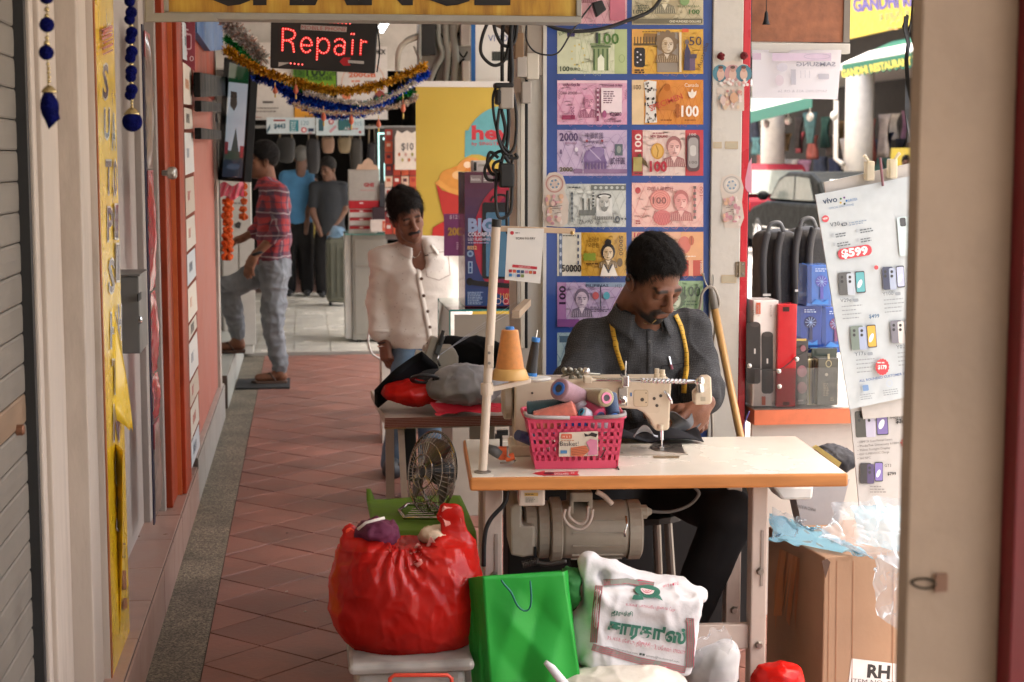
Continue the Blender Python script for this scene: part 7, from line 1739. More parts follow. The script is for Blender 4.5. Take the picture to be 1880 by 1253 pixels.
def weave(name, c1, c2, sc, rough=.85, mix=.5):
 m = bpy.data.materials.new(name); m.use_nodes = True; nt = m.node_tree; b = nt.nodes['Principled BSDF']; N = nt.nodes.new; L = nt.links.new
 tc = N('ShaderNodeTexCoord'); facs = []
 for ax_ in ('X', 'Z'):
  w = N('ShaderNodeTexWave'); w.wave_type = 'BANDS'; w.bands_direction = ax_; w.inputs['Scale'].default_value = sc; w.inputs['Distortion'].default_value = 6.0; w.inputs['Detail'].default_value = 2; L(tc.outputs['Object'], w.inputs['Vector']); facs.append(w)
 mu = N('ShaderNodeMath'); mu.operation = 'MULTIPLY'; L(facs[0].outputs['Fac'], mu.inputs[0]); L(facs[1].outputs['Fac'], mu.inputs[1])
 no = N('ShaderNodeTexNoise'); no.inputs['Scale'].default_value = 9; L(tc.outputs['Object'], no.inputs['Vector']); ad = N('ShaderNodeMath'); ad.operation = 'MULTIPLY_ADD'; ad.inputs[1].default_value = .35; L(no.outputs['Fac'], ad.inputs[0]); L(mu.outputs[0], ad.inputs[2])
 mx = N('ShaderNodeMix'); mx.data_type = 'RGBA'; L(ad.outputs[0], mx.inputs[0]); mx.inputs[6].default_value = (*c1, 1); mx.inputs[7].default_value = (*c2, 1); L(mx.outputs[2], b.inputs['Base Color']); b.inputs['Roughness'].default_value = rough; b.inputs['Specular IOR Level'].default_value = .12
 bp = N('ShaderNodeBump'); bp.inputs['Strength'].default_value = .35; bp.inputs['Distance'].default_value = .002; L(mu.outputs[0], bp.inputs['Height']); L(bp.outputs[0], b.inputs['Normal'])
 return m
shm_ = weave('charcoal_weave', (.02,.02,.022), (.095,.095,.098), 75)
q = cloth_sdf(chest, belly, hips, sL, sR, nk, [([sL,eL*.55+sL*.45,eL],[.066,.068,.066]),([eL,eL*.35+wL*.65],[.062,.045]),([sR,eR*.55+sR*.45,eR],[.066,.066,.064]),([eR,eR*.72+wR*.28],[.06,.05])], 1.0, .162, .115)
q.ell(hc+np.array((.02,-.05,-.17)), (.045,.06,.05), .03, sub=True)
V,F = q.mesh(.006); V = smooth_mesh(V, F, 1); V = wrinkle(V, F, .010, 14, 4, (1.3,1,.6)); V = crease(V, F, .010, 12, 6, (1.6,1,.7), .2); V = smooth_mesh(V, F, 2)
so_ = npmesh('shirt', V, F, shm_, tl); TB = bvh(V, F)
collar(so_, np.array(hc)+(-.026,.07,-.128), (.10,-.38,1), (.24,-1,-.1), .074, .05, shm_, .62, .03)
def bits(o, t, pts, r, mat, nm, th=.0025):
 for (x, y)in pts:
  p,n = hit(t, x, y, 0)
  if p is not None:MB().lathe(p, n, [(r,-.001),(r,th),(r*.6,th*1.1)], 12).build(nm, mat, o)
m_ = strip(TB, [(1193,606),(1193,640),(1192,700),(1194,760)], 10, .0022)
if m_.v:m_.build('placket', shm_, so_, smooth=True, solid=.0015)
bits(so_, TB, [(1194,671),(1192,628)], .0055, M('button_grey',(.06,.06,.06),.3), 'button')
for pts in ([(1214,672),(1256,668)], [(1214,672),(1217,712)], [(1256,668),(1258,705)]):
 m_ = strip(TB, pts, 1.6, .002)
 if m_.v:m_.build('pocket_seam', M('seam_dark',(.01,.01,.011),.9), so_)
p,n = hit(TB, 1225, 656, .006); p2,n2 = hit(TB, 1229, 670, .006)
if p and p2:pen = thing('pen', 'silver pen clipped in the tailor\'s shirt pocket', 'pen', p2); MB().cyl(p, p2, .0042, n=10).build('barrel', chrome, pen); MB().cyl(p2, p2+(p2-p)*.6, .0045, n=10).build('grip', M('maroon_grip',(.2,.05,.07),.4), pen)
# tape measure round the neck
tpm = M('tape_yellow', (.58,.33,.03), .5, var=.08, scale=30)
tm = thing('tape_measure', 'yellow tape measure draped round the tailor\'s neck', 'tape measure', YP(1150,680,4.75))
for pts in ([(1134,548),(1125,566),(1123,590),(1128,620),(1134,645),(1140,665),(1145,678)], [(1239,580),(1249,600),(1256,625),(1261,650),(1262,675),(1259,700),(1258,722)]):
 m_ = strip(TB, pts, 8.6, .0055, 6)
 if m_.v:r_ = m_.build('ribbon', tpm, tm, smooth=True, solid=.0012)
 m2_ = MB()
 for a_,b2 in zip(pts, pts[1:]):
  for k_ in range(3):
   x,y = a_[0]+(b2[0]-a_[0])*k_/3.,a_[1]+(b2[1]-a_[1])*k_/3.; s2 = strip(TB, [(x-4,y),(x+(1 if k_ else 3.4),y-.6)], .8, .0072, 1)
   m2_._add(s2 .v, s2 .f)
 if m2_.v:stuff(m2_.build('graduation',rb,tm))
HB = bvh(hd_[0], hd_[1]); AB = bvh(*merge([hd_,(tv_,tf,tcol)])[:2])
m_ = MB(); P = [hit(AB,x,y,.003)[0]for x, y in ((1182,592),(1188,594),(1194,594),(1200,591),(1205,586))]; P = [p for p in P if p]
if len(P)>2:tag(m_.tube(P,.0016,6).build('neck_chain',gold), 'thin gold chain at the tailor\'s open collar', 'chain')
ep = hit(HB, 1153, 512, .002)[0]
if ep:one('earbud', MB().ball(ep,.008,10,8), rb, 'black earbud in the tailor\'s ear', 'earbud', smooth=True)
MB_ = MB(); rgp = Vector(wR)+Vector((-.03,-.03,-.045)); 
# trousers, feet, stool
trm = M('dark_trousers', (.017,.016,.016), .9, var=.25, spec=.12)
kR,kL = Yq(1340, 945, 4.47),Yq(1080, 960, 4.50); aR,aL = Yq(1225, 1150, 4.52),Yq(1120, 1180, 4.45)
aR[2] = aL[2] = .09
q = legs_sdf(np.array(hips)+(0,0,-.06), [([Yq(1230,880,4.9),kR,aR],[.095,.074,.05]),([Yq(1125,885,4.9),kL,aL],[.095,.072,.05])], 1.0)
V,F = q.mesh(.01); V = wrinkle(V, F, .006, 22, 8); npmesh('trousers', V, F, trm, tl)
for a_ in (aR, aL):
 q = SDF().cap(a_+(0,.02,-.05), a_+(0,-.13,-.06), .038, .034, .02); q.cap(a_, a_+(0,0,-.05), .04, .04); V,F = q.mesh(.008); V[:, 2] = np.maximum(V[:,2], .0); npmesh('shoe', V, F, rb, tl)
stl = thing('stool', 'plain dark stool under the seated tailor', 'stool', (hips[0],4.97,0))
MB().lathe((hips[0],4.97,.44), EZ, [(.16,0),(.165,.02),(.15,.035)], 24).build('seat', rb, stl)
for k_ in range(4):t = math.pi/4+k_*math.pi/2; MB().cyl((hips[0]+.12*math.cos(t),4.97+.12*math.sin(t),.44), (hips[0]+.16*math.cos(t),4.97+.16*math.sin(t),0), .014, n=10).build('leg', dsteel, stl)
# cloth in the hands
def fn(u, v):
 a_ = TV(1228+20*u, 762, .52); return Vector(wR)+Vector((-.11+.09*u+.02*math.sin(v*6),-.035+.02*math.cos(u*6+v*4),-.01-.09*v+.01*math.sin(u*8)))
one('grey_garment', MB().grid(fn,12,14), M('grey_garment_cloth',(.10,.10,.105),.9,var=.2,sheen=.2), 'grey garment held in the tailor\'s hands', 'garment', smooth=True, solid=.003)
#
wm = thing('person', 'mustached man in cream speckled shirt standing at the counter', 'person', (.46,8.05,0))
sk2 = (.21, .095, .06); Ym = 8.05; S2 = 1.10
HF,HU = (.24, -.93, -.24),(-.22, -.22, 1); hc = Yq(748, 400, Ym-.06)
hd_ = head_mesh(hc, HF, HU, 1.0, sk2, must=1.0, stub=.4, h=.004)
nk = Yq(768, 452, Ym); chest = Yq(776, 515, Ym+.02); belly = Yq(778, 580, Ym+.03); hips = Yq(776, 618, Ym+.04)
sL,sR = Yq(706, 480, Ym+.02),Yq(834, 458, Ym+.04); eL,eR = Yq(696, 552, Ym+.06),Yq(850, 540, Ym+.1); wL,wR = Yq(702, 620, Ym-.0),Yq(838, 620, Ym+.0)
hL = hand_mesh(Yq(706,628,Ym), (.10,-.25,-1), (-.85,-.5,0), 1, 1.05, (.55,.65,.7,.75), .3, sk2, h=.004, fore=eL, fr=.034)
hR = hand_mesh(wR, (.0,-.3,-1), (.85,-.5,0), -1, 1.05, (.3,.4,.5,.5), .3, sk2, h=.005, fore=eR, fr=.034)
tor = SDF().ell(chest, (.13,.105,.16)).ell(belly, (.12,.09,.13), .05).cap(np.array(nk)+(0,.02,-.05), hc+np.array((.0,.05,-.07)), .062, .058, .05); lgp = ([Yq(745,660,Ym),Yq(738,770,Ym-.06),Yq(722,850,Ym)], [Yq(800,660,Ym),Yq(795,770,Ym-.04),Yq(790,850,Ym)])
for l_ in lgp:tor.chain([hips]+l_, [.08,.07,.05,.04], .04)
tv_,tf = tor.mesh(.011); V,F,C = merge([hd_,hL,hR,(tv_,tf,np.tile(np.array(sk2)*.9,(len(tv_),1)))])
npmesh('body', V, F, SKIN, wm, C); AB = bvh(V, F)
hv,hf = hair_mesh(hc, HF, HU, 1.0, .010, .78, .010, .005, top=.02, seed=8, rough=.008, fringe=.5); ho = npmesh('hair', hv, hf, M('brown_black_hair',(.014,.01,.008),.55,spec=.25,var=.6,scale=90,bump=.6,bscale=250), wm); strands(ho, hv, hf, hc, HF, HU, 5000, .035, .0012, _mats['brown_black_hair'], lift=.5)
def speck(name, c, dots, sc=60.):
 m = M(name, c, .85, var=.06, scale=6, bump=.1, bscale=90, sheen=.2); nt = m.node_tree; b = nt.nodes['Principled BSDF']; N = nt.nodes.new; L = nt.links.new
 lk = b.inputs['Base Color'].links[0].from_socket; tc = nt.nodes['Texture Coordinate']; vo = N('ShaderNodeTexVoronoi'); vo.inputs['Scale'].default_value = sc; L(tc.outputs['Object'], vo.inputs['Vector']); cm_ = N('ShaderNodeMath'); cm_.operation = 'LESS_THAN'; cm_.inputs[1].default_value = .11; L(vo.outputs['Distance'], cm_.inputs[0])
 mx = N('ShaderNodeMix'); mx.data_type = 'RGBA'; L(cm_.outputs[0], mx.inputs[0]); L(lk, mx.inputs[6]); mx.inputs[7].default_value = (*dots, 1); L(mx.outputs[2], b.inputs['Base Color']); return m
wsm = speck('cream_speckled_cotton', (.72,.67,.60), (.42,.33,.28), 42)
q = cloth_sdf(chest, belly, hips, sL, sR, nk, [([sL,eL],[.064,.060]),([eL,eL*.2+wL*.8],[.058,.054]),([sR,eR],[.064,.058]),([eR,wR],[.056,.046])], 1.04, .175, .12)
q.ell(np.array(nk)+(.0,-.10,-.03), (.042,.10,.10), .02, sub=True); zc = YP(770, 640, Ym).z
V,F = q.mesh(.009, fn=cut_above(zc)); V = smooth_mesh(V, F, 1); V = wrinkle(V, F, .009, 12, 14, (1.4,1,.6)); V = crease(V, F, .009, 11, 15, (1.5,1,.6), .22); V = smooth_mesh(V, F, 1); so_ = npmesh('shirt', V, F, wsm, wm); TB = bvh(V, F)
collar(so_, np.array(nk)+(.0,-.035,-.015), (-.1,-.15,1), (.25,-1,-.1), .07, .042, wsm, .75, .02)
m_ = strip(TB, [(768,480),(770,520),(778,560),(786,600),(790,630)], 9, .003)
if m_.v:m_.build('placket', wsm, so_, smooth=True, solid=.002)
bits(so_, TB, [(746,464),(768,482),(774,512),(778,543),(785,572),(789,601)], .008, M('brown_button',(.10,.05,.03),.35), 'button', .005)
for pts in ([(780,466),(822,462)], [(780,466),(783,508)], [(822,462),(826,505)], [(783,508),(806,515),(826,505)]):
 m_ = strip(TB, pts, 1.2, .002); m_.v and m_.build('pocket_seam', M('seam_tan',(.4,.32,.27),.9), so_)
m_ = strip(TB, [(781,470),(787,469)], 2.4, .004); m_.v and m_.build('pocket_tab', M('tab_dark',(.08,.05,.04),.6), so_)
for z_ in (610, ):MB().tube([np.array(eL*.2+wL*.8)+np.array((math.cos(t)*.058,math.sin(t)*.058,.0))for t in np.linspace(0,6.283,20)], .009, 8).build('rolled_cuff', wsm, so_, smooth=True)
m_ = MB(); P = [hit(AB,x,y,.004)[0]for x, y in ((735,452),(742,460),(752,468),(762,474),(768,470),(772,462))]; P = [p for p in P if p]
if len(P)>2:tag(m_.tube(P,.0022,6).build('neck_chain',chrome), 'thin silver chain at the open collar of the man in cream shirt', 'chain')
for k_,(mt, dz)in enumerate(((chrome,634),(rb,628))):
 p = Yq(706, dz, Ym); MB_ = MB().tube([p+np.array((math.cos(t)*.033,math.sin(t)*.033,.006*math.cos(t)))for t in np.linspace(0,6.283,18)], .004, 8); one('bracelet', MB_, mt, ['silver bangle','dark thread band'][k_]+' on the wrist of the man in cream shirt', 'bracelet', smooth=True)
jm = M('blue_jeans', (.12,.20,.30), .85, var=.3, scale=14, dirt=.3, dirtcol=(.3,.36,.42), dscale=6)
q = legs_sdf(np.array(hips)+(0,0,-.02), [([Yq(752,660,Ym)]+lgp[0][1:],[.092,.072,.062]),([Yq(800,660,Ym)]+lgp[1][1:],[.092,.072,.062])], 1.0)
V,F = q.mesh(.011); V = wrinkle(V, F, .007, 22, 8); npmesh('jeans', V, F, jm, wm)
for l_ in lgp:
 a_ = np.array((l_[2][0],l_[2][1],.05)); q = SDF().cap(a_+(0,.05,0), a_+(-.01,-.14,-.008), .046, .048, .02).cap(a_+(-.01,-.12,-.01), a_+(-.025,-.16,-.012), .044, .034, .02); V,F = q.mesh(.007); V[:, 2] = np.maximum(V[:,2], .001); so2 = npmesh('clog', V, F, M('grey_clog',(.035,.042,.05),.6,var=.1), wm)
 for k_ in range(3):MB().ball(a_+np.array((-.04+.03*k_,-.165,.02)), .008, 8, 6).build('vent_hole', rb, so2)
#
pm_ = thing('person', 'man in red plaid shirt and grey jeans with one foot on the step', 'person', (-.25,11.45,0))
sk3 = (.23, .105, .062); Yp = 11.45; HF,HU = (-.97, -.22, .02),(-.05, 0, 1); hc = Yq(482, 298, Yp)
hd_ = head_mesh(hc, HF, HU, .98, sk3, must=.5, stub=.6, h=.005)
nk = Yq(488, 336, Yp+.0); chest = Yq(503, 384, Yp); belly = Yq(503, 440, Yp); hips = Yq(503, 478, Yp)
s1,s2 = Yq(512, 358, Yp-.15),Yq(494, 356, Yp+.16); e1,e2 = Yq(512, 425, Yp-.2),Yq(480, 420, Yp+.2); w1,w2 = Yq(468, 470, Yp-.2),Yq(440, 440, Yp+.15)
h1 = hand_mesh(Yq(466,472,Yp-.2), (-.45,-.1,-1), (-.6,-.75,.2), 1, 1.0, (.3,.35,.4,.45), .3, sk3, h=.005, fore=e1, fr=.04)
h2 = hand_mesh(w2, (-1,0,-.3), (0,0,1), -1, 1., (.3,.3,.3,.3), .3, sk3, h=.006, fore=e2)
hpA,knA,anA = Yq(497, 495, Yp+.08),Yq(418, 528, Yp+.06),Yq(437, 625, Yp+.05); hpB,knB,anB = Yq(505, 500, Yp-.08),Yq(500, 595, Yp-.1),Yq(514, 682, Yp-.06)
tor = SDF().ell(chest, (.1,.13,.17)).ell(belly, (.1,.13,.15), .05).cap(nk, hc+np.array((.02,0,-.06)), .056, .052, .04).cap(hips, hpA, .08, .07).cap(hpA, knA, .06, .05).cap(knA, anA, .05, .036).cap(hips, hpB, .08, .07).cap(hpB, knB, .06, .05).cap(knB, anB, .05, .036)
feet = []
for a_,zz_ in ((anA,None), (anB,.03)):
 z0 = a_[2]-.065 if zz_ is None else zz_; fp_ = np.array((a_[0],a_[1],z0+.03)); feet.append((fp_,z0)); tor.cap(a_, fp_+(.015,0,0), .038, .034, .02).cap(fp_, fp_+(-.15,-.02,-.008), .036, .026, .03)
tv_,tf = tor.mesh(.01); V,F,C = merge([hd_,h1,h2,(tv_,tf,np.tile(np.array(sk3)*.9,(len(tv_),1)))]); npmesh('body', V, F, SKIN, pm_, C)
hv,hf = hair_mesh(hc, HF, HU, .98, .013, .72, .004, .006, top=.018, seed=5, rough=.004); ho = npmesh('hair', hv, hf, hairm, pm_); strands(ho, hv, hf, hc, HF, HU, 3000, .03, .0015, hairm)
def plaid():
 m = bpy.data.materials.new('red_plaid'); m.use_nodes = True; nt = m.node_tree; b = nt.nodes['Principled BSDF']; N = nt.nodes.new; L = nt.links.new
 tc = N('ShaderNodeTexCoord'); sx = N('ShaderNodeSeparateXYZ'); no = N('ShaderNodeTexNoise'); no.inputs['Scale'].default_value = 6; L(tc.outputs['Object'], no.inputs['Vector']); va = N('ShaderNodeVectorMath'); va.operation = 'MULTIPLY_ADD'; va.inputs[1].default_value = (.05, .05, .05); L(no.outputs['Color'], va.inputs[0]); L(tc.outputs['Object'], va.inputs[2]); L(va.outputs[0], sx.inputs[0])
 xy = N('ShaderNodeMath'); xy.operation = 'ADD'; L(sx.outputs[0], xy.inputs[0]); L(sx.outputs[1], xy.inputs[1]); base = None
 def band(src, per, lo, hi, ph):
  f = N('ShaderNodeMath'); f.operation = 'MULTIPLY_ADD'; f.inputs[1].default_value = 1/per; f.inputs[2].default_value = 50+ph; L(src, f.inputs[0]); g_ = N('ShaderNodeMath'); g_.operation = 'FRACT'; L(f.outputs[0], g_.inputs[0])
  c1 = N('ShaderNodeMath'); c1 .operation = 'COMPARE'; c1 .inputs[1].default_value = (lo+hi)/2; c1 .inputs[2].default_value = (hi-lo)/2; L(g_.outputs[0], c1 .inputs[0]); return c1 .outputs[0]
 cur = (.42, .05, .055, 1)
 for src in (xy.outputs[0], sx.outputs[2]):
  for lo,hi,c_,a_ in ((.0,.42,(.03,.045,.085,1),.62), (.18,.24,(.5,.45,.45,1),.6), (.68,.74,(.05,.05,.09,1),.6)):
   mx = N('ShaderNodeMix'); mx.data_type = 'RGBA'; k_ = N('ShaderNodeMath'); k_.operation = 'MULTIPLY'; k_.inputs[1].default_value = a_; L(band(src,.15,lo,hi,.1), k_.inputs[0]); L(k_.outputs[0], mx.inputs[0])
   if isinstance(cur, tuple):mx.inputs[6].default_value = cur
   else:L(cur, mx.inputs[6])
   mx.inputs[7].default_value = c_; cur = mx.outputs[2]
 L(cur, b.inputs['Base Color']); b.inputs['Roughness'].default_value = .85; return m
q = SDF().ell(chest, (.115,.155,.2), .05).ell(belly, (.115,.15,.16), .06).ell(hips, (.12,.15,.1), .05).cap(s1, s2, .055, k=.05).cap(nk, s1, .05, k=.04).cap(nk, s2, .05, k=.04).chain([s1,e1,e1*.75+w1*.25], [.064,.06,.055], .03).chain([s2,e2,e2*.7+w2*.3], [.064,.058,.055], .03)
V,F = q.mesh(.01); V = smooth_mesh(V, F, 1); V = wrinkle(V, F, .008, 18, 24); V = crease(V, F, .007, 15, 25); so_ = npmesh('shirt', V, F, plaid(), pm_)
collar(so_, np.array(nk)+(-.005,0,-.01), (-.15,0,1), (-1,-.1,0), .06, .04, so_.data.materials[0], .5, .03)
gj = M('grey_jeans', (.20,.22,.24), .85, var=.3, scale=9, dirt=.5, dirtcol=(.34,.37,.4), dscale=5)
q = legs_sdf(np.array(hips)+(0,0,-.03), [([hpA,knA,anA+(0,0,.03)],[.098,.075,.052]),([hpB,knB,anB+(0,0,.03)],[.1,.078,.056])], 1.0, (.12,.15,.1))
V,F = q.mesh(.01); V = wrinkle(V, F, .007, 20, 31, (1,1,2)); V = crease(V, F, .008, 16, 32, (1,1,2.2)); npmesh('jeans', V, F, gj, pm_)
for fp_,z0 in feet:
 MB().slab([(fp_[0]+.05,fp_[1]-.045,z0-.024),(fp_[0]-.16,fp_[1]-.055,z0-.024),(fp_[0]-.2,fp_[1],z0-.02),(fp_[0]-.16,fp_[1]+.04,z0-.024),(fp_[0]+.05,fp_[1]+.04,z0-.024)], (0,0,.022)).build('sandal', M('brown_sandal',(.09,.05,.035),.6), pm_, bevel=.006)
 MB().tube([(fp_[0]-.03,fp_[1]-.045,z0),(fp_[0]-.07,fp_[1]-.03,z0+.055),(fp_[0]-.12,fp_[1],z0+.02)], .008, 8).build('sandal_strap', M('brown_sandal',(.09,.05,.035),.6), pm_, smooth=True)
wt_ = one('wrist_watch', MB().tube([w1*.9+e1*.1+np.array((math.cos(t)*.035,math.sin(t)*.03,.012*math.cos(t)))for t in np.linspace(0,6.283,18)],.011,8), rb, 'black wrist watch on the man in plaid', 'watch', smooth=True)
one('door_mat', MB().box(ZP(432,716,0)-Vector((0,0,.002)),Vector((ZP(532,716,0).x,ZP(532,697,0).y,.012))), M('black_mat',(.02,.021,.022),.9,var=.3,bump=.6,bscale=90), 'black rubber door mat under the standing foot', 'mat')
stp = steps(10.3, 13.05, anA[2]-.09, M('pale_teal_step',(.42,.44,.40),.4,var=.1,dirt=.3), 'pale step of the open shop under the raised foot', tl=.5)
#
def far_person(lab, y, hx, hy, hf_, sk, shirt, trs, foot, sh_px, arms, w=.17, hs=1.0, short=True, bald=False):
 """hx, hy head pixel; foot = pixel row of the soles; arms = two lists of pixel joints (shoulder, elbow, wrist)"""
 o = thing('person', lab, 'person', (YP(hx,hy,y).x,y,.03)); hc = Yq(hx, hy, y); hd_ = head_mesh(hc, hf_, (0,0,1), hs, sk, stub=.2, h=.007)
 nk = hc+(0, .02, -.16*hs); ch = Yq(sh_px[0], sh_px[1]+(.16*PXM(y)), y); hp = ch+np.array((0,0,-.36)); tor = SDF().ell(ch, (.12,.08,.18)).cap(nk, hc+(0,.01,-.05), .055, .052, .04).cap(ch, hp, .1)
 P = [[Yq(a,b,y-.05*k_)for k_,(a,b)in enumerate(l_)]for l_ in arms]
 for l_ in P:tor.chain(l_, [.045,.04,.03], .03); tor.cap(l_[2], l_[2]+(l_[2]-l_[1])*.4, .03, .024, .02)
 zf = .03; an = [np.array((hp[0]+s_*.1,y-.03*s_,zf+.08))for s_ in (-1,1)]; kn = [np.array((hp[0]+s_*.1,y,.52))for s_ in (-1,1)]
 for a_,k_ in zip(an, kn):tor.cap(hp, k_, .06, .05).cap(k_, a_, .05, .04)
 tv_,tf = tor.mesh(.014); V,F,C = merge([hd_,(tv_,tf,np.tile(np.array(sk),(len(tv_),1)))]); npmesh('body', V, F, SKIN, o, C)
 hv,hf = hair_mesh(hc, hf_, (0,0,1), hs, .012, .7, .0, .009, top=.012, rough=.004); npmesh('hair', hv, hf, bald or hairm, o)
 q = cloth_sdf(ch, ch+(0,0,-.18), hp, P[0][0], P[1][0], nk, [([l_[0],l_[0]*.35+l_[1]*.65 if short else l_[1]],[.062,.062])for l_ in P], 1.0, w, .12); V,F = q.mesh(.014); npmesh('shirt', wrinkle(V,F,.006,22,3), F, shirt, o)
 q = legs_sdf(hp+(0,0,-.05), [([hp+(s_*.08,0,-.1),k_,a_],[.1,.08,.07])for s_,k_,a_ in zip((-1,1),kn,an)], 1.0, (.16,.12,.1)); V,F = q.mesh(.014); npmesh('trousers', wrinkle(V,F,.006,22,5), F, trs, o)
 for a_ in an:q = SDF().cap(a_+(0,.05,-.04), a_+(0,-.15,-.045), .042, .036); V,F = q.mesh(.014); V[:, 2] = np.maximum(V[:,2], .031); npmesh('shoe', V, F, rb, o)
far_person('man in bright blue shirt seen from behind in the dark doorway', 18.6, 554, 292, (.3,.95,0), (.16,.085,.06), M('sky_blue_cotton',(.05,.17,.32),.8,var=.15), trm, 535, (545,318), [[(524,325),(518,360),(522,395)],[(566,325),(566,365),(563,410)]], bald=M('grey_hair',(.09,.085,.08),.6,var=.4))
far_person('man in black shirt facing left beside the suitcase', 18.4, 602, 312, (-.55,-.8,-.2), (.14,.07,.045), M('black_cotton',(.018,.02,.024),.8,var=.2), trm, 540, (606,338), [[(578,345),(574,390),(585,420)],[(630,345),(634,385),(612,418)]])
far_person('woman in yellow top between the two men', 20.5, 573, 335, (.1,-1,0), (.28,.14,.09), M('mustard_cotton',(.30,.22,.04),.8), trm, 520, (572,352), [[(556,360),(552,395),(556,420)],[(588,360),(590,395),(588,420)]], w=.14, hs=.92)
#
class SurfPrint(Print):
 def __init__(s, tree, lift=.0015, step=.0002):s.t = tree; s.mb = MB(); s.k = 0; s.lift = lift; s.step = step; s.n = Vector((0,-1,0))
 def at(s, x, y):
  p,n = hit(s.t, x, y, s.lift+s.k*s.step); return p if p is not None else W(x, y, 4.0)
def plastic(name, tl=.2, rough=.25, bump=.5, bs=45, stretch=(1,1,1)):return M(name, rough=rough, var=.12, scale=9, attr=True, tl=tl, bump=bump, bscale=bs, stretch=stretch, spec=.4, coat=.1, ridge=True)
# storage bin
sb = thing('storage_bin', 'clear plastic storage bin with red clip handle under the red bag', 'storage bin', YP(755,1330,4.05))
a,b_ = YP(640, 1222, 3.86),YP(872, 1222, 3.86); zl = a.z
tubm = film('bin_plastic', (.55,.52,.48), .8, .2)
MB().box((a.x+.02,3.88,0), (b_.x-.02,4.2,zl-.03)).build('tub', tubm, sb, bevel=.02); MB().box((a.x,3.86,zl-.028), (b_.x,4.22,zl)).build('lid', tubm, sb, bevel=.012)
hp_ = [YP(*q,3.85)for q in ((715,1262),(716,1246),(724,1240),(822,1240),(829,1246),(829,1262))]; MB().tube(hp_, .005, 8).build('clip_handle', M('red_clip',(.6,.06,.03),.35), sb, smooth=True)
# big red bag
Yr = 4.04; s1_ = 1/PXM(Yr); c = Yq(748, 1090, Yr)
rbg = thing('red_plastic_bag', 'bulging red plastic bag full of cloth standing on the clear bin', 'plastic bag', c-np.array((0,0,.14)))
q = SDF().ell(c, (137*s1_,.15,126*s1_)).ell(c+(-.02,0,-.02), (130*s1_,.14,112*s1_), .04).ell(Yq(810,1090,Yr), (78*s1_,.13,120*s1_), .05).ell(Yq(690,1030,Yr), (70*s1_,.11,70*s1_), .06)
q.cap(Yq(648,1010,Yr-.02), Yq(640,975,Yr-.03), .03, .018, .03).cap(Yq(850,1010,Yr), Yq(835,945,Yr), .032, .022, .03).cap(Yq(805,985,Yr), Yq(818,945,Yr), .022, .02, .03).cap(Yq(815,932,Yr), Yq(832,932,Yr), .018, k=.02)
q.ell(Yq(745,972,Yr+.02), (.09,.12,.036), .02, sub=True)
kn = Yq(745, 990, Yr-.12)
def fn(P, d):
 v = P-kn.astype(np.float32); r = np.linalg.norm(v, axis=-1)+1e-4; ang = np.arctan2(v[...,0], -v[...,2])
 f = np.sin(ang*17+3*np.sin(r*30))*.0075*np.exp(-r/.13)+np.sin(ang*33+2)*.004*np.exp(-r/.1)
 return d+f+.012*np.exp(-(r/.05)**2)
V,F = q.mesh(.0055, .03, fn); V = smooth_mesh(V, F, 1); V = wrinkle(V, F, .005, 11, 3, (1.2,1,.8)); V = crease(V, F, .0030, 14, 5, (.5,1,1.8), .09); V = crease(V, F, .0014, 38, 9, (.5,1,1.8), .1); zt2 = YP(745, 990, Yr).z; fl = np.clip((V[:,2]-zt2)/.03, 0, 1); V[:, 1] = (V[:,1]-Yr+.03)*(1-.62*fl)+Yr-.03; V[:, 2] = np.maximum(V[:,2], zl+.001)
n1 = snoise(V, 12, 4); n2 = snoise(V, 40, 6); m1 = np.clip(.5+1.4*n1+.5*n2, 0, 1)[:, None]; C = np.array((.36,.012,.010))*(1-m1)+np.array((.62,.03,.012))*m1
lowm = np.clip((V[:,2]-c[2]-.02)/.06, 0, 1)[:, None]; C = C*(1-lowm*.25)+np.array((.45,.10,.08))*lowm*.25
npmesh('bag', V, F, film('red_film',(.66,.026,.018),.56,.2,(.95,.13,.08),.5), rbg)
I_ = V-vnormals(V, F)*.012; I_ = crease(I_, F, .004, 16, 31); pk_ = np.clip(.5+2.5*snoise(I_,9,33,2), 0, 1)[:, None]; pk2 = np.clip(-.6+2.5*snoise(I_,12,37,1), 0, 1)[:, None]; I_[:, 2] = np.maximum(I_[:,2], zl+.003)
npmesh('contents', I_, F, M('bagged_cloth',rough=.9,attr=True,var=.2,spec=.1), rbg, (np.array((.45,.02,.015))*(1-pk_)+np.array((.8,.06,.02))*pk_)*(1-pk2*.7)+np.array((.6,.35,.3))*pk2*.7)
def lump(name, lab, cat, px, py, y, r, c_, seed, amp=.008, mat=None, f=40, group=None, h=.006, k=None, inner=None):
 cc = Yq(px, py, y); q = SDF().ell(cc, r); [q.ell(cc+np.array(d)*np.array(r),np.array(r)*.6,.03)for d in (k or [])]; V,F = q.mesh(h); V = wrinkle(V, F, amp*.8, f*.6, seed); V = crease(V, F, amp*.38, f*.7, seed+1, (.6,1,1.4)); V = crease(V, F, amp*.14, f*1.7, seed+2)
 o = tag(npmesh(name,V,F,mat or M(name+'_mat%d'%seed,c_,.8,var=.2,bump=.2),None), lab, cat, group)
 if inner:I_ = crease(V-vnormals(V,F)*.008, F, .004, 20, seed+5); npmesh('contents', I_, F, M('inner_%d'%seed,inner,.9,var=.35,scale=12,spec=.1), o)
 return o
lump('purple_cloth', 'dark purple cloth showing in the mouth of the red bag', 'cloth', 692, 978, 4.02, (.055,.06,.03), (.09,.008,.035), 3, .012, f=60)
one('white_edge', MB().tube([YP(657,972,3.97),YP(672,960,3.96),YP(706,951,3.97)],.004,6), M('white_tape',(.6,.55,.5),.6), 'white binding edge of the purple cloth', 'trim', smooth=True)
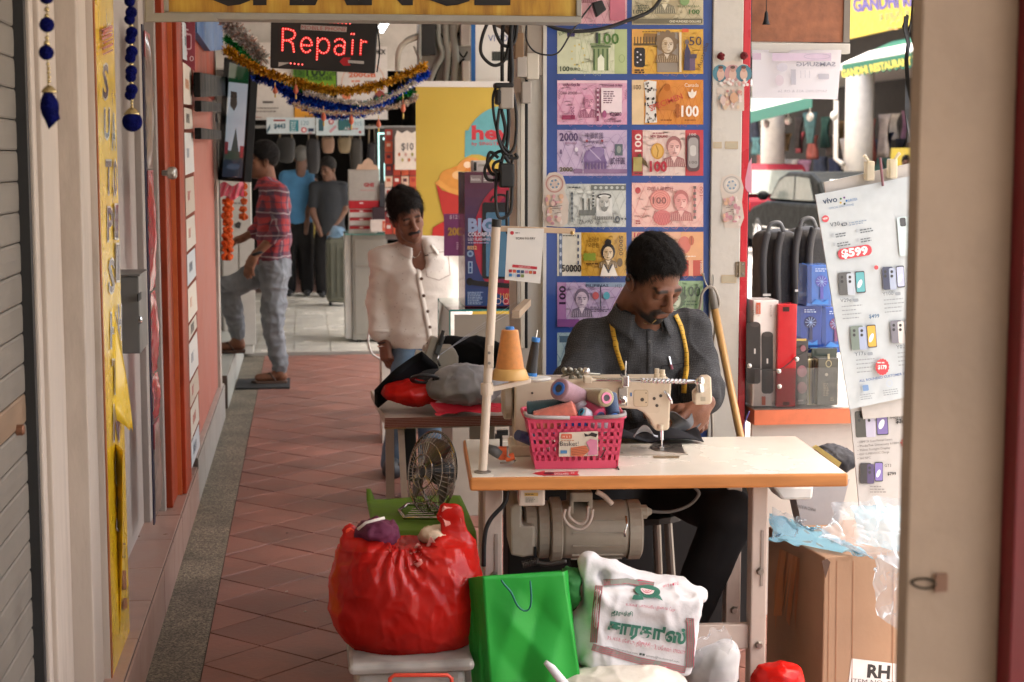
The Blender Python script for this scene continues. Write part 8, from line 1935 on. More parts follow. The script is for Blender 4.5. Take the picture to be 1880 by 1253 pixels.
lump('beige_cloth', 'beige cloth showing in the mouth of the red bag', 'cloth', 800, 984, 4.04, (.045,.05,.025), (.55,.42,.30), 5, .008, f=60)
one('dark_filler', MB().box((YP(930,900,5.2).x,5.16,0),(YP(1378,900,5.2).x,5.3,.58)), M('black_filler',(.012,.011,.011),.8,var=.3), 'black crate added to darken the space under the table', 'filler', bevel=.006)  # black box added to make the space under the table dark
# green paper bag
gb = thing('green_paper_bag', 'bright green paper carrier bag with teal cord handle', 'paper bag', YP(960,1330,3.9)); Yg = 3.86
gpm = M('green_paper', (.015,.33,.035), .45, var=.10, scale=4, bump=.12, bscale=14)
def gq(c4, y0, y1, amp, seed, n=22):
 def fn(u, v):
  t,b2 = [(c4[0][i]+(c4[1][i]-c4[0][i])*u)for i in (0,1)],[(c4[3][i]+(c4[2][i]-c4[3][i])*u)for i in (0,1)]
  p = np.array(YP(t[0]+(b2[0]-t[0])*v,t[1]+(b2[1]-t[1])*v,y0+(y1-y0)*u)); e = np.sin(math.pi*u)*min(1, v*3)
  w_ = abs(((u*1.6+v*1.1+seed)%1)-.5)+.7*abs(((u*1.1-v*1.5+seed*.7)%1)-.5); return Vector(p+np.array((0,-amp*(w_-.5)*e,0)))
 return MB().grid(fn, n, n)
gq([(886,1058),(1036,1050),(1078,1330),(905,1330)], Yg, Yg+.01, .045, .2, 34).build('front_panel', gpm, gb, smooth=True, solid=.001)
gq([(853,1063),(886,1058),(905,1330),(872,1330)], Yg+.09, Yg, .03, .6, 10).build('gusset', gpm, gb, solid=.001)
gq([(857,1060),(1030,1048),(1060,1330),(872,1330)], Yg+.1, Yg+.11, .02, .4, 8).build('rear_panel', gpm, gb, solid=.001); gq([(1036,1050),(1042,1047),(1076,1330),(1078,1330)], Yg+.01, Yg+.11, .02, .1, 8).build('gusset', gpm, gb, solid=.001)
P = [(919,1063), (926,1075), (940,1087), (945,1105), (955,1120), (968,1124), (975,1115), (976,1095), (973,1062)]
MB().tube([YP(a_,b2,Yg-.022-.004*math.sin(i))for i,(a_,b2)in enumerate(P)], .0028, 8).build('cord_handle', M('teal_cord',(.01,.13,.11),.6), gb, smooth=True, subd=1)
lump('green_bow', 'dark green crumpled bag between the paper bag and printed bag', 'bag', 1046, 1080, 4.0, (.03,.05,.05), (.02,.14,.03), 8, .014, f=50)
# printed white cloth bag
Yw = 3.98; wb = thing('printed_cloth_bag', 'white cloth shopping bag with green Tamil lettering and striped border', 'cloth bag', YP(1165,1240,Yw))
q = SDF(); ro = axes((0,1,0), (.13,0,1))
q.rbox(Yq(1172,1150,Yw), (.12,.065,.085), .02, .015, ro).ell(Yq(1070,1165,Yw), (.05,.06,.06), .05).cap(Yq(1088,1080,Yw), Yq(1080,1030,Yw-.0), .03, .018, .03).cap(Yq(1080,1032,Yw), Yq(1125,1048,Yw), .017, .02, .02).cap(Yq(1125,1050,Yw), Yq(1108,1078,Yw-.03), .02, .016, .02).cap(Yq(1130,1055,Yw), Yq(1240,1082,Yw+.02), .03, .03, .04).cap(Yq(1255,1095,Yw), Yq(1285,1092,Yw), .03, .016, .03).ell(Yq(1108,1058,Yw-.03), (.012,.03,.014), .012, sub=True).ell(Yq(1030,1190,Yw-.02), (.02,.02,.03), .03)
V,F = q.mesh(.005); V = smooth_mesh(V, F, 1); V = wrinkle(V, F, .004, 22, 12); V = crease(V, F, .005, 19, 2)
wcm_ = M('white_canvas', (.6,.59,.6), .75, var=.05, scale=8, bump=.12, bscale=120); npmesh('bag', V, F, wcm_, wb); BT = bvh(V, F)
sp_ = SurfPrint(BT); gr,rd,gy = '#2f6a58','#b83a58','#7a7c74'
def band(pts, w, c_):
 Q = []
 for a_,b2 in zip(pts, pts[1:]):Q+=[(a_[0]+(b2[0]-a_[0])*k_/14,a_[1]+(b2[1]-a_[1])*k_/14)for k_ in range(14)]
 sp_.line(Q+[pts[-1]], w, c_)
for path,o_ in (([(1100,1076),(1094,1130),(1090,1180)],0), ([(1088,1188),(1170,1212),(1258,1230)],0), ([(1265,1226),(1268,1180),(1266,1135)],0), ([(1108,1072),(1150,1068),(1200,1078)],0)):
 band(path, 13, gy)
 for e in (-5.4, -1.5, 2, 5.6):dx,dy = path[-1][0]-path[0][0],path[-1][1]-path[0][1]; l_ = math.hypot(dx, dy); band([(x-dy/l_*e,y+dx/l_*e)for x,y in path], .9, rd)
sp_.ell(1188, 1088, 24, 11, gr, n=20, rot=8); sp_.ell(1188, 1087, 13, 7.5, '#d8c8c8', n=16, rot=8); sp_.ring(1188, 1087, 9, 5, 1, rd, n=14); sp_.ring(1188, 1087, 4, 3, 1, rd, n=10); sp_.poly([(1163,1094),(1160,1101),(1180,1102),(1178,1096)], gr); sp_.poly([(1198,1098),(1216,1104),(1210,1096)], gr)
sp_.text('உங்கள் பாரம்பரிய இணைப்பு', 1148, 1112, 5, rd, w=90, rot=6); sp_.text('திருச்சி', 1122, 1127, 7, gr, w=38, rot=5, bold=.02); sp_.text("சாரதா'ஸ்", 1114, 1158, 24, gr, w=144, rot=9, bold=.045); sp_.text('35, N.S.B. ரோடு, திருச்சி – 2. போன்: 2702677', 1113, 1172, 6.5, rd, w=146, rot=11); sp_.text('www.trichysarathas.com ■■ sacers@rocketmail.com', 1108, 1188, 4.2, '#45504c', w=140, rot=11.5); sp_.text('ஸ்ரீ ராம', 1216, 1084, 6, rd, w=30, rot=-14)
sp_.build('print', wb, M('cloth_ink',rough=.8,var=.05,attr=True))
lump('white_sack', 'cream cloth sack under the printed bag at the bottom edge', 'sack', 1140, 1262, 3.9, (.15,.1,.06), (.62,.57,.5), 21, .009, f=26, k=[(-.6,0,.1),(.5,0,-.1)])
one('white_stick', MB().tube([YP(1001,1216,3.8),YP(1012,1226,3.8),YP(1040,1262,3.8)],[.006,.010,.013],8), wcm_, 'rolled white cloth end leaning on the green bag', 'cloth', smooth=True)
lump('white_poly_bag', 'white plastic bag beside the printed cloth bag at the bottom', 'plastic bag', 1308, 1248, 3.95, (.06,.07,.075), (.7,.69,.68), 33, .01, film('white_film',(.7,.7,.7),.5,.2,None,.5), 22, inner=(.45,.43,.42), k=[(-.5,0,.4),(.5,0,.7),(.1,-.3,.5)])
def sheet(name, lab, cat, c4, y4, mat, n=26, amp=.02, seed=1, sag=.0):
 n = int(n*1.8); U,Vv = np.meshgrid(np.linspace(0,1,n), np.linspace(0,1,n)); U,Vv = U.ravel(),Vv.ravel(); G = np.stack([U,Vv,0*U], 1)
 bl_ = lambda q:(q[0]*(1-U)+q[1]*U)*(1-Vv)+(q[3]*(1-U)+q[2]*U)*Vv
 e = snoise(G, 9, seed, 2)*16*np.clip(np.maximum(np.abs(U-.5),np.abs(Vv-.5))*4-1.2, 0, 1); X,Y,D = bl_([c[0]for c in c4])+e,bl_([c[1]for c in c4])+e,bl_(y4)
 P = np.array([YP(a_,b2,d_)for a_,b2,d_ in zip(X,Y,D)]); F = np.array([(j*n+i,j*n+i+1,(j+1)*n+i+1,(j+1)*n+i)for j in range(n-1)for i in range(n-1)])
 P = wrinkle(P, F, amp*.9, 11, seed); P = crease(P, F, amp*.22, 16, seed+1, (1,1,1), .1); P = crease(P, F, amp*.08, 40, seed+3, (1,1,1), .12)
 return tag(npmesh(name,P,F,mat), lab, cat)
sheet('clear_film', 'crumpled clear film sticking out of the white plastic bag', 'plastic film', [(1272,1170),(1330,1148),(1352,1190),(1290,1235)], [3.93,3.93,3.9,3.9], film('clear_wrap',(.85,.86,.88),.22,.08), 14, .012, 5)
lump('red_poly_bag', 'small crumpled red plastic bag beside the cardboard box', 'plastic bag', 1428, 1262, 4.0, (.075,.06,.068), (.6,.03,.03), 41, .01, film('red_film',(.66,.026,.018)), 36, inner=(.7,.06,.05))
# things on the side table
lump('black_fabric_pile', 'black fabric heaped round the overlock machine', 'fabric', 850, 665, Y2+.42, (.14,.1,.09), (.010,.010,.011), 51, .012, M('black_fabric',(.010,.010,.011),.95,var=.3,spec=.1), 18, k=[(-.7,-.3,-.3),(.5,0,.2),(-.4,0,.4)])
fz = MB()
def fn(u, v):p = YP(775-84*v+30*u*(1-v), 650+76*v-10*math.sin(v*2.5)+26*u, Y2+.1+.1*u+.02*math.sin(v*8)); return p
one('black_sleeve', fz.grid(fn,8,16), _mats['black_fabric'], 'black garment trailing off the left end of the side table', 'garment', smooth=True, solid=.02)
def bagl(lab, px, py, y, r, c_, seed, mat, k, inn):return lump('small_plastic_bag', lab, 'plastic bag', px, py, y, r, c_, seed, .013, mat, 30, k=k, inner=inn)
bagl('small red plastic bag lying flat on the side table', 748, 722, Y2+.1, (.095,.08,.04), 0, 61, film('red_film',(.66,.026,.018)), [(.5,0,-.2)], (.75,.06,.03))
bagl('translucent grey plastic bag of cloth on the side table', 856, 708, Y2+.06, (.12,.1,.07), 0, 62, film('grey_film',(.55,.54,.55),.5,.2,(.8,.79,.8),.5), [(-.4,0,-.2),(.5,0,.2)], (.26,.25,.26))
sheet('red_sheet', 'flat red plastic sheet hanging over the side table edge', 'sheet', [(796,742),(925,738),(925,752),(800,763)], [Y2+.02]*2+[Y2-.02]*2, M('red_sheet_m',(.5,.02,.04),.4,var=.1), 10, .004, 8)
one('coiled_cable', MB().tube([YP(775+22*math.cos(t)+t*.4,696+7*math.sin(t),Y2+.02+.04*math.sin(t))for t in np.linspace(0,19,60)],.005,6), rb, 'coiled black cable in front of the overlock machine', 'cable', smooth=True)
# cardboard box with film over it
cx_ = thing('cardboard_box', 'large worn cardboard box with torn tape and white RH label', 'carton', YP(1540,1330,4.2)); card = M('kraft_card', (.31,.185,.11), .75, var=.10, scale=5, dirt=.3, dirtcol=(.2,.1,.05), dscale=4, bump=.1, bscale=30)
K0,K1,K2 = YP(1514, 1024, 4.12),YP(1410, 1000, 4.5),YP(1720, 1030, 4.2); zt = K0 .z; K1 .z = K2 .z = zt; n_f = (K2-K0).cross(Vector((0,0,1))).normalized(); n_f = n_f if n_f.y<0 else -n_f
MB().obox((K0 .x,K0 .y,0), (K1-K0), (K2-K0), (0,0,zt)).build('carton', card, cx_, bevel=.004)
pr = Print(K0, n_f, lift=.001); pr.poly([(1563,1209),(1672,1222),(1672,1300),(1552,1300)], '#cfcac6'); pr.text('RH', 1591, 1243, 24, '#262222', w=42, rot=4, bold=.04); pr.text('ITEM NO: 00', 1562, 1254, 9, '#3c3636', w=80, rot=4); pr.build('label', cx_)
n_l = (K1-K0).cross(Vector((0,0,1))).normalized(); n_l = n_l if n_l.x<0 else -n_l; pr = Print(K0, n_l, lift=.001); q_ = random.Random(6)
for k_ in range(9):x = 1432+k_*4.2; pr.poly([(x,1008+k_*2),(x+5,1009+k_*2),(x+2-q_.uniform(0,12),1090+q_.uniform(-30,90)),(x-4-q_.uniform(0,12),1080+q_.uniform(-30,80))], q_.choice(['#a8662c','#b4743c','#965a2c']))
pr.build('torn_tape', cx_)
pr = Print(K0, n_f, lift=.0008); [pr.line([(x,1030),(x-3,1300)],1.4,'#8a5c3e')for x in (1522,1536,1566,1640)]; pr.poly([(1508,1030),(1518,1026),(1524,1032),(1515,1062)], '#4a2c1c'); pr.build('crease', cx_)
cl = film('clear_sheet', (.72,.82,.9), .27, .16); bf = film('blue_sheet', (.35,.68,.85), .42, .12)
sheet('blue_film', 'pale blue plastic film lying on the cardboard box', 'plastic film', [(1413,945),(1500,968),(1600,1020),(1414,1000)], [4.3,4.2,4.08,4.35], bf, 20, .015, 3); sheet('blue_film', 'bright blue plastic film behind the clear film at the tan door', 'plastic film', [(1560,930),(1690,925),(1690,1020),(1580,1000)], [4.2,4.2,4.15,4.15], bf, 18, .02, 4)
sheet('clear_film', 'large crumpled clear film draped over the cardboard box', 'plastic film', [(1530,925),(1690,905),(1695,1060),(1500,985)], [4.1,4.1,4.02,4.05], cl, 34, .028, 9); sheet('clear_film', 'clear film tail hanging down the front of the cardboard box', 'plastic film', [(1600,1020),(1695,1030),(1690,1190),(1610,1130)], [4.05,4.05,4.08,4.06], cl, 26, .016, 10)
sheet('clear_film', 'small clear film scrap at the table leg', 'plastic film', [(1418,930),(1480,955),(1470,985),(1415,990)], [4.28,4.25,4.25,4.3], cl, 14, .012, 12)
gpb = thing('grey_paper_bag', 'grey paper bag behind the table corner', 'paper bag', YP(1510,975,4.5)); slabY(MB(), [(1455,885),(1560,880),(1535,975),(1474,972)], 4.5, .08).build('bag', M('grey_paper',(.33,.32,.33),.7,var=.08,bump=.2,bscale=12), gpb); pr = Print((0,4.5,0), (0,-1,0)); pr.text('MADE IN CHINA', 1462, 932, 6, '#5c5a5c', rot=12, w=36); pr.build('print', gpb)
tbx = one('white_tub', slabY(MB(),[(1418,893),(1495,893),(1492,918),(1436,919)],4.35,.1), M('white_tub_m',(.6,.58,.54),.35), 'small white plastic tub under the table corner', 'tub', bevel=.008)
lump('dark_bundle', 'dark bundle of cloth with yellow card behind the table corner', 'bundle', 1530, 845, 5.0, (.07,.08,.045), (.02,.02,.025), 71, .012, f=40); one('yellow_card', slabY(MB(),[(1492,822),(1500,818),(1545,850),(1540,858)],4.85,.01), M('yellow_card_m',(.5,.38,.12),.6), 'yellow card edge on the dark bundle', 'card')
#
YH = 5.3; sf = thing('stall_shelf', 'orange edged shelf of the stall right of the red door', 'shelf', YP(1470,900,YH)); zs = YP(1450, 752, YH).z; xs0,xs1 = YP(1384, 750, YH).x,YP(1640, 750, YH).x
MB().box((xs0,YH-.01,zs-.05), (xs1,YH+.5,zs)).build('board', M('orange_board',(.62,.16,.07),.5,var=.12,dirt=.5,dirtcol=(.2,.08,.04),dscale=9), sf); MB().box((xs0,YH,zs+.0005), (xs1,YH+.5,zs+.004)).build('top_sheet', M('beige_sheet',(.5,.46,.42),.5), sf)
MB().box((xs0,YH+.02,.0), (xs1,YH+.04,zs-.051)).build('front_panel', M('beige_panel',(.52,.46,.41),.6,var=.06,dirt=.25), sf); zz_ = YP(1450, 676, YH).z
MB().box((xs0,YH-.006,zs+.001), (YP(1548,700,YH).x,YH-.002,zz_)).build('acrylic_lip', glass('acrylic',(.93,.93,.93),.03), sf)
def good(lab, x0, y0, x1, y1, dy, base, fn=None, t=.1, mat=None):cbox(lab, x0, y0, x1, y1, YH+dy, base, fn, t, 'boxed_product', 'box', 'boxed goods on the stall shelf', mat or GLOSSP)
for k_,x in enumerate((1374,1397)):
 def fs(p, x=x, k_=k_):
  d = 18*k_; p.rrect(x+(1 if k_ else -4), 592+d, x+22, 705+d, 6, '#3a3634'); p.ell(x+12, 596+d, 9, 5, '#4c4442'); p.rrect(x+10, 640+d, x+13, 650+d, 1.5, '#d8d0c8'); p.rect(x+(14 if not k_ else 1), 556 if not k_ else 728, x+(22 if not k_ else 8), 577 if not k_ else 744, '#d0664a'); p.text('12W', x+(6 if not k_ else 20), 570 if not k_ else 738, 5, '#54504c', rot=90, w=11); p.text('SPEAKER', x+16, 560, 4, '#b8a49c', rot=90, w=22)
 good(['white slim speaker carton at the red door edge','second white slim speaker carton with orange corner'][k_], x+(10 if not k_ else 0), 552, x+22+8*k_-(0 if not k_ else 1), 746, .02, '#efe4de', fs, .12)
def frd(p):p.rect(1437, 564, 1449, 572, '#3c1414'); p.rect(1437, 738, 1449, 745, '#6a1c1c')
good('tall bright red cylinder carton on the stall shelf', 1429, 559, 1460, 747, .0, '#c01c24', frd, .06)
def fbk(p):[p.ell(1472,y,9,11,'#8c5c66')for y in (682,712)]; p.ell(1474, 640, 5, 6, '#7c4a54'); p.rect(1462, 622, 1480, 626, '#b09c50'); p.tiny(1464, 734, 14, 3, '#a89ca0', 1)
good('black headphone carton with pink discs beside the red carton', 1461, 624, 1482, 744, .03, '#2a2426', fbk, .1)
def fbl(x, y, c_):
 def f(p):p.rect(x, y, x+8, y+70, '#1c3c7c'); p.ell(x+26, y+30, 11, 11, c_); [p.line([(x+26+10*math.cos(a),y+30+10*math.sin(a)),(x+26-10*math.cos(a),y+30-10*math.sin(a))],.8,'#8ca8d8')for a in (0,.6,1.2,1.8,2.4)]; p.line([(x+26,y+40),(x+26,y+62)], 6, c_); p.tiny(x+14, y+6, 22, 2, '#a8bce0', 2); p.poly([(x+8,y+70),(x+16,y+62),(x+28,y+68),(x+38,y+62),(x+38,y+72),(x+8,y+72)], '#2c78c8')
 return f
good('blue hand fan carton, topmost of the three', 1482, 487, 1526, 562, .12, '#3c68b4', fbl(1482,487,'#4c4ca0')); good('dark blue earphone carton under the topmost fan carton', 1462, 562, 1507, 648, .14, '#24408c', fbl(1462,562,'#1c2450')); good('blue and violet carton right of the earphone carton', 1508, 565, 1545, 648, .16, '#2c50a0', fbl(1508,565,'#6c3c64'))
def fwt(p):p.ring(1521, 668, 5, 6, 1.4, '#a89c78'); p.line([(1521,660),(1521,650)], 4, '#a89c78'); p.ell(1517, 688, 3, 3, '#d8d0c0'); p.tiny(1511, 704, 12, 2, '#b8ac98', 8, gap=3); p.tiny(1524, 730, 8, 2, '#b8ac98', 2)
good('olive black watch carton standing at the front right', 1502, 658, 1538, 744, .0, '#44423a', fwt, .06); good('dark green slim carton leaning behind the watch carton', 1490, 640, 1535, 744, .07, '#2c3630', None, .04); good('cream and yellow slim cartons behind the headphone carton', 1483, 660, 1501, 744, .05, '#c8bc9c', lambda p:[p.rect(1485+5*k_,662,1487+5*k_,742,c_)for k_,c_ in enumerate(('#b8a450','#3c3c34','#8ca4a0'))], .08)
sl = thing('bulb_string', 'string of small white bulbs on black wire along the shelf', 'string lights', YP(1440,690,YH-.02)); wire([(1376,676),(1425,680),(1448,668),(1462,655),(1490,640)], .0016, rb, YH-.02, 'wire', sl)
for x,y in ((1376,672), (1430,682), (1431,710), (1463,660)):MB().ball(YP(x,y,YH-.022), .008, 10, 8).build('bulb', pw, sl, smooth=True)
# backpacks
for k_,(x0, x1, y0)in enumerate(((1398,1448,424),(1452,1512,416))):
 o = thing('backpack', 'black backpack behind the stall goods, %s of two'%['left','right'][k_], 'backpack', YP((x0+x1)/2,590,5.75), 'backpacks at the stall'); xm = (x0+x1)/2; r_ = (x1-x0)/2/PXM(5.75)
 q = SDF().rbox(Yq(xm,(y0+590)/2+6,5.8), (r_*.62,.07,.14), .035, .02).ell(Yq(xm+4,y0+34,5.8), (r_*.9,.08,.06), .04); V,F = q.mesh(.009); V = wrinkle(V, F, .004, 30, 3); npmesh('body', V, F, M('backpack_cloth',(.03,.028,.028),.6,var=.2,bump=.2,bscale=120), o)
 wire([(xm-14,y0+4,.0),(xm-8,y0-12),(xm+8,y0-14),(xm+16,y0+2)], .008, M('handle_grey',(.12,.12,.12),.5), 5.72, 'handle', o)
 for dx in (-14, 12):wire([(xm+dx,y0+2),(xm+dx-8,y0+50),(xm+dx-7,y0+150)], .014, M('strap_dark',(.05,.047,.047),.6), 5.68, 'strap', o)
 rectY(MB(), xm-22, y0+116, xm-8, y0+120, 5.66, .004).build('reflective_tab', pw, o)
# phone posters
YV_ = 4.62
def pboard(lab, quad, y, base, fn, t=.006):
 o = thing('phone_poster', lab, 'poster', YP(quad[2][0],quad[2][1],y), 'phone price posters'); slabY(MB(), quad, y, t, base).build('sheet', GLOSSP, o); p = Print((0,y,0), (0,-1,0), lift=.0008, step=.00015); fn(p); p.mb.v and p.build('print', o, GLOSSP); return o
bkp = pboard('plain white backing board behind the price poster', [(1513,335),(1700,294),(1700,760),(1585,770)], YV_+.02, '#beb8b2', lambda p:p.line([(1515,336),(1698,296)],1,'#b8b0a8'))
def phone(p, x, y, w, h, c1, c2, scr, rot):
 p.rrect(x, y, x+w*.5, y+h, 3, c1, rot); p.rrect(x+w*.32, y+2, x+w*.62, y+h, 3, c2, rot); [p.ell(x+w*.12+e,y+9+8*k_,2.6,2.8,'#24262c')for k_ in (0,1)for e in (0,w*.3)]; p.rrect(x+w*.64, y-2, x+w, y+h-4, 2.5, '#2c3038', rot); p.rrect(x+w*.66, y, x+w*.98, y+h-6, 2, scr, rot); p.ell(x+w*.8, y+h*.5, w*.08, h*.2, '#d8e0e8', rot=20)
def fv(p):
 g = '#4c5660'; r_ = -9.5; p.text('vivo', 1511, 375, 11, '#3a4a66', w=27, rot=r_, bold=.02); [p.ell(1548+6*math.cos(a),369+6*math.sin(a),2,2,c_,n=8)for a, c_ in ((0,'#2c6cb0'),(1.2,'#2c3a2c'),(2.5,'#c0a030'),(3.8,'#2c6a3c'),(5,'#6a3c80'))]; p.text('EURO2024', 1557, 371, 5, '#4a78b0', w=17, rot=r_); p.text('OFFICIAL SMARTPHONE', 1522, 385, 4, '#6c88b0', w=46, rot=r_)
 p.ell(1515, 402, 6.5, 6.5, '#c8404c'); p.text('NEW', 1510.5, 404, 3.6, '#f4e4e4', w=9, rot=r_, bold=.03); p.text('V30', 1524, 417, 8, g, w=18, rot=r_); p.rrect(1544, 409, 1555, 415, 2.5, g, r_); p.text('5G', 1547, 414, 4, '#e4e8ec', rot=r_); p.tiny(1558, 409, 34, 2, '#8c9cb0', 2, rot=r_)
 for x,y in ((1533,430), (1578,422), (1536,447), (1579,439)):p.tiny(x, y, 26, 2, '#5c646c', 2, gap=4.6, rot=r_, seed=int(y)); p.rect(x-7, y-1, x-3, y+5, '#a8b0b8')
 p.rrect(1537, 453, 1600, 473, 9, '#c23444', r_); p.text('$599', 1545, 473, 14.5, '#f6eeee', w=49, rot=r_+1, bold=.045); [(p.rrect(x,398-k_*5,x+24,470-k_*5,4,'#c6d8dc',r_+5),p.rrect(x+3,400-k_*6,x+14,416-k_*6,3,'#3c4048',r_+5))for k_, x in enumerate((1648,1668))]
 phone(p, 1539, 500, 48, 42, '#4c4e50', '#b4bcc8', '#58a8b0', -4); phone(p, 1619, 490, 40, 42, '#343c58', '#a8b4cc', '#b8c0e0', -4); phone(p, 1561, 598, 46, 44, '#6c7c74', '#a0acc8', '#d8a83c', -4); phone(p, 1634, 588, 40, 42, '#70707c', '#d4d0cc', '#b8c8e0', -4)
 for s_,x,y in (('V29e',1541,555), ('Y100',1618,543), ('Y17s',1567,653), ('Y02t',1643,640)):p.text(s_, x, y, 7, g, w=20, rot=-5); p.rrect(x+23, y-7, x+33, y-1, 2, '#8c949c', -5); p.tiny(x+2, y+7, 38, 1.8, '#8c9298', 4, gap=7.4, rot=-5, seed=int(x))
 p.text('$499', 1593, 584, 7, '#3c6488', w=19, rot=-4, bold=.02); p.text('$399', 1666, 571, 7, '#5c84a8', w=18, rot=-4); p.ell(1606, 491, 4, 4, '#c8444c'); p.poly(scal(1617,673,12.5,15,30,.05), '#c02c38'); p.text('$179', 1609, 677, 7.5, '#f6e8e8', w=16, bold=.04); p.tiny(1608, 664, 18, 2.4, '#f0d8d8', 1); p.text('ALL ROUNDED CUSTOMER SERVICE', 1575, 701, 4.6, '#3c5a90', w=104, rot=-9.5, bold=.02); p.rrect(1581, 706, 1592, 717, 2, '#6c8cb8', -8); p.ring(1630, 703, 5, 6, 1.5, '#b8c4d4'); p.rrect(1666, 690, 1677, 702, 2, '#7c98c0', -8); [p.tiny(x,y,30,1.6,'#8c949c',3,gap=4,rot=-8)for x, y in ((1576,724),(1618,716),(1662,708))]
pboard('large white phone price poster headed by a 599 dollar phone', [(1497,358),(1700,318),(1700,722),(1560,752)], YV_, '#bcc4c8', fv)
def f2_(p):
 phone(p, 1570, 755, 60, 48, '#3c3c38', '#b8b4c8', '#7464a4', -3); p.text('12', 1636, 748, 9, '#302e30', w=12, bold=.02); p.ring(1656, 742, 8, 6, 1, '#5a5658'); p.text('5G', 1651, 745, 6, '#5a5658', w=10); p.text('8+8GB + 512GB', 1634, 769, 4, '#4c484a', w=34); p.text('$369', 1644, 777, 8, '#302e30', w=22, bold=.03)
 for k_,s_ in enumerate(('108MP 3X Zoom Portrait Camera','MediaTek Dimensity 6100+','950nit Sunlight Display','45W SUPERVOOC Charge','360 NFC')):p.text('• '+s_, 1574, 814+7.5*k_, 4.2, '#54504e', w=[64,76,60,58,24][k_], rot=-5)
 p.poly(scal(1668,813,15,9,22,.1), '#c03038'); p.text('NEW', 1657, 817, 8, '#f4e4e4', w=22, bold=.05); phone(p, 1578, 850, 42, 38, '#28242c', '#4a3c68', '#7c6cb0', 0); p.text('GT3', 1623, 857, 5.6, '#3c383a', w=12); p.text('$799', 1628, 872, 5.6, '#302e30', w=16, bold=.03); p.tiny(1596, 892, 30, 2, '#8c8886', 3, gap=5); p.rect(1660, 840, 1675, 870, '#a8a098')
pboard('lower white phone poster with purple phone and 369 dollar price', [(1560,742),(1700,715),(1700,925),(1578,935)], YV_+.035, '#b8b4b1', f2_)
for k_,x in enumerate((1598,1640)):
 o = thing('clear_clip', 'clear plastic bulldog clip on the poster board, %s one'%['left','right'][k_], 'clip', YP(x,330,YV_), 'clips holding the poster board'); cf = film('clip_plastic', (.8,.74,.6), .6, .1); y0 = 296-4*k_
 rectY(MB(), x-6, y0, x+8, y0+36, YV_-.012, .03).build('jaw', cf, o, bevel=.004); e = 1 if k_ else -1; MB().tube([YP(x,y0+6,YV_),YP(x+e*9,y0-8,YV_-.01),YP(x+e*12,y0-10,YV_-.01)], [.004,.005,.006], 8).build('lever', cf, o)
one('striped_pen', MB().cyl(YP(1616,290,YV_-.01),YP(1621,342,YV_-.01),.004,n=8), M('mauve_pen',(.25,.12,.14),.4), 'mauve striped stick standing at the poster clips', 'pen')
#
XF = 10.8
fs_ = thing('opposite_shophouse', 'shophouse across the road with yellow signboard and white columns', 'building', (XF+2,29,0)); ofw = M('outer_white', (.7,.66,.6), .7, var=.08)
def xq(px, py, x=XF):return XP(px, py, x)
MB().box((XF+2.4,14,0), (XF+2.6,60,6)).build('rear_wall', M('dim_shop',(.05,.045,.045),.8,var=.3), fs_); MB().box((XF-.05,14,4.6), (XF+2.4,60,6.0)).build('upper_wall', ofw, fs_); MB().box((XF,14,3.35), (XF+2.4,60,3.5)).build('soffit', ofw, fs_)
for y in [xq(1578,200,XF+.1).y+e for e in (-6,0,6,12)]:MB().cyl((XF+.1,y,0), (XF+.1,y,3.35), .28, n=20).build('column', ofw, fs_, smooth=True)
a,b_ = xq(1556, 75),xq(1700, 75); MB().box((XF-.12,b_.y-3,a.z), (XF-.06,a.y,5.2)).build('signboard', M('sign_yellow',(.75,.55,.04),.5), fs_); pr = Print((XF-.121,0,0), (-1,0,0), lift=.01, step=.002); pr.text('GANDHI RESTAURANT', 1568, 22, 25, '#5c4c9c', w=225, rot=-6, bold=.04); pr.text('காந்தி உணவகம்', 1616, 40, 17, '#8aa070', w=120, rot=-8); pr.tiny(1630, 50, 30, 5, '#d8a050', 1); pr.build('lettering', fs_)
aw = thing('green_awning', 'green awning with yellow restaurant lettering across the road', 'awning', (XF-.7,27,3)); y0,y1 = xq(1546, 140, XF-1.0).y,20
za,zb_ = xq(1546, 145, XF-1).z,xq(1546, 120, XF-1).z; gn = M('awning_green', (.02,.17,.10), .7, var=.1)
MB().slab([(XF-1,y0,zb_),(XF-.06,y0,zb_+.42),(XF-.06,y1,zb_+.42),(XF-1,y1,zb_)], (0,0,.02)).build('canopy', gn, aw); MB().slab([(XF-1.003,y0,zb_+.003),(XF-.5,y0,zb_+.23),(XF-.5,y1,zb_+.23),(XF-1.003,y1,zb_+.003)], (0,0,.03)).build('stripe', pw, aw)
vs = [(XF-1.0,y0,zb_), (XF-1.0,y1,zb_)]+[(XF-1.0,y1+(y0-y1)*k_/60.,za+(.05 if k_%2 else 0))for k_ in range(61)]; MB().slab(vs, (.01,0,0)).build('valance', gn, aw); pr = Print((XF-1.0,0,0), (-1,0,0), lift=.01, step=.002); pr.text('GANDHI RESTAURANT TEL: 2299 5555', 1547, 143, 14, '#d8c84c', w=215, rot=-11, bold=.05); pr.build('lettering', aw)
a2 = one('grey_green_awning', MB().slab([xq(1378,180,XF-.2),xq(1490,160,XF-.2),xq(1490,178,XF-1.2),xq(1378,205,XF-1.2)],(0,0,-.05)), M('awning_grey',(.30,.33,.28),.8), 'faded grey green awning over the clothes stalls', 'awning'); MB().slab([xq(1378,205,XF-1.21),xq(1490,178,XF-1.21),xq(1490,198,XF-1.21),xq(1378,226,XF-1.21)], (.01,0,0)).build('valance', M('awning_teal',(.05,.2,.15),.8), a2)
q_ = random.Random(11); gcols = [(.05,.06,.1), (.3,.05,.06), (.02,.02,.025), (.45,.38,.34), (.1,.22,.22), (.25,.13,.2), (.35,.22,.1), (.02,.03,.08), (.4,.12,.1), (.12,.1,.09), (.5,.47,.44), (.06,.15,.12)]
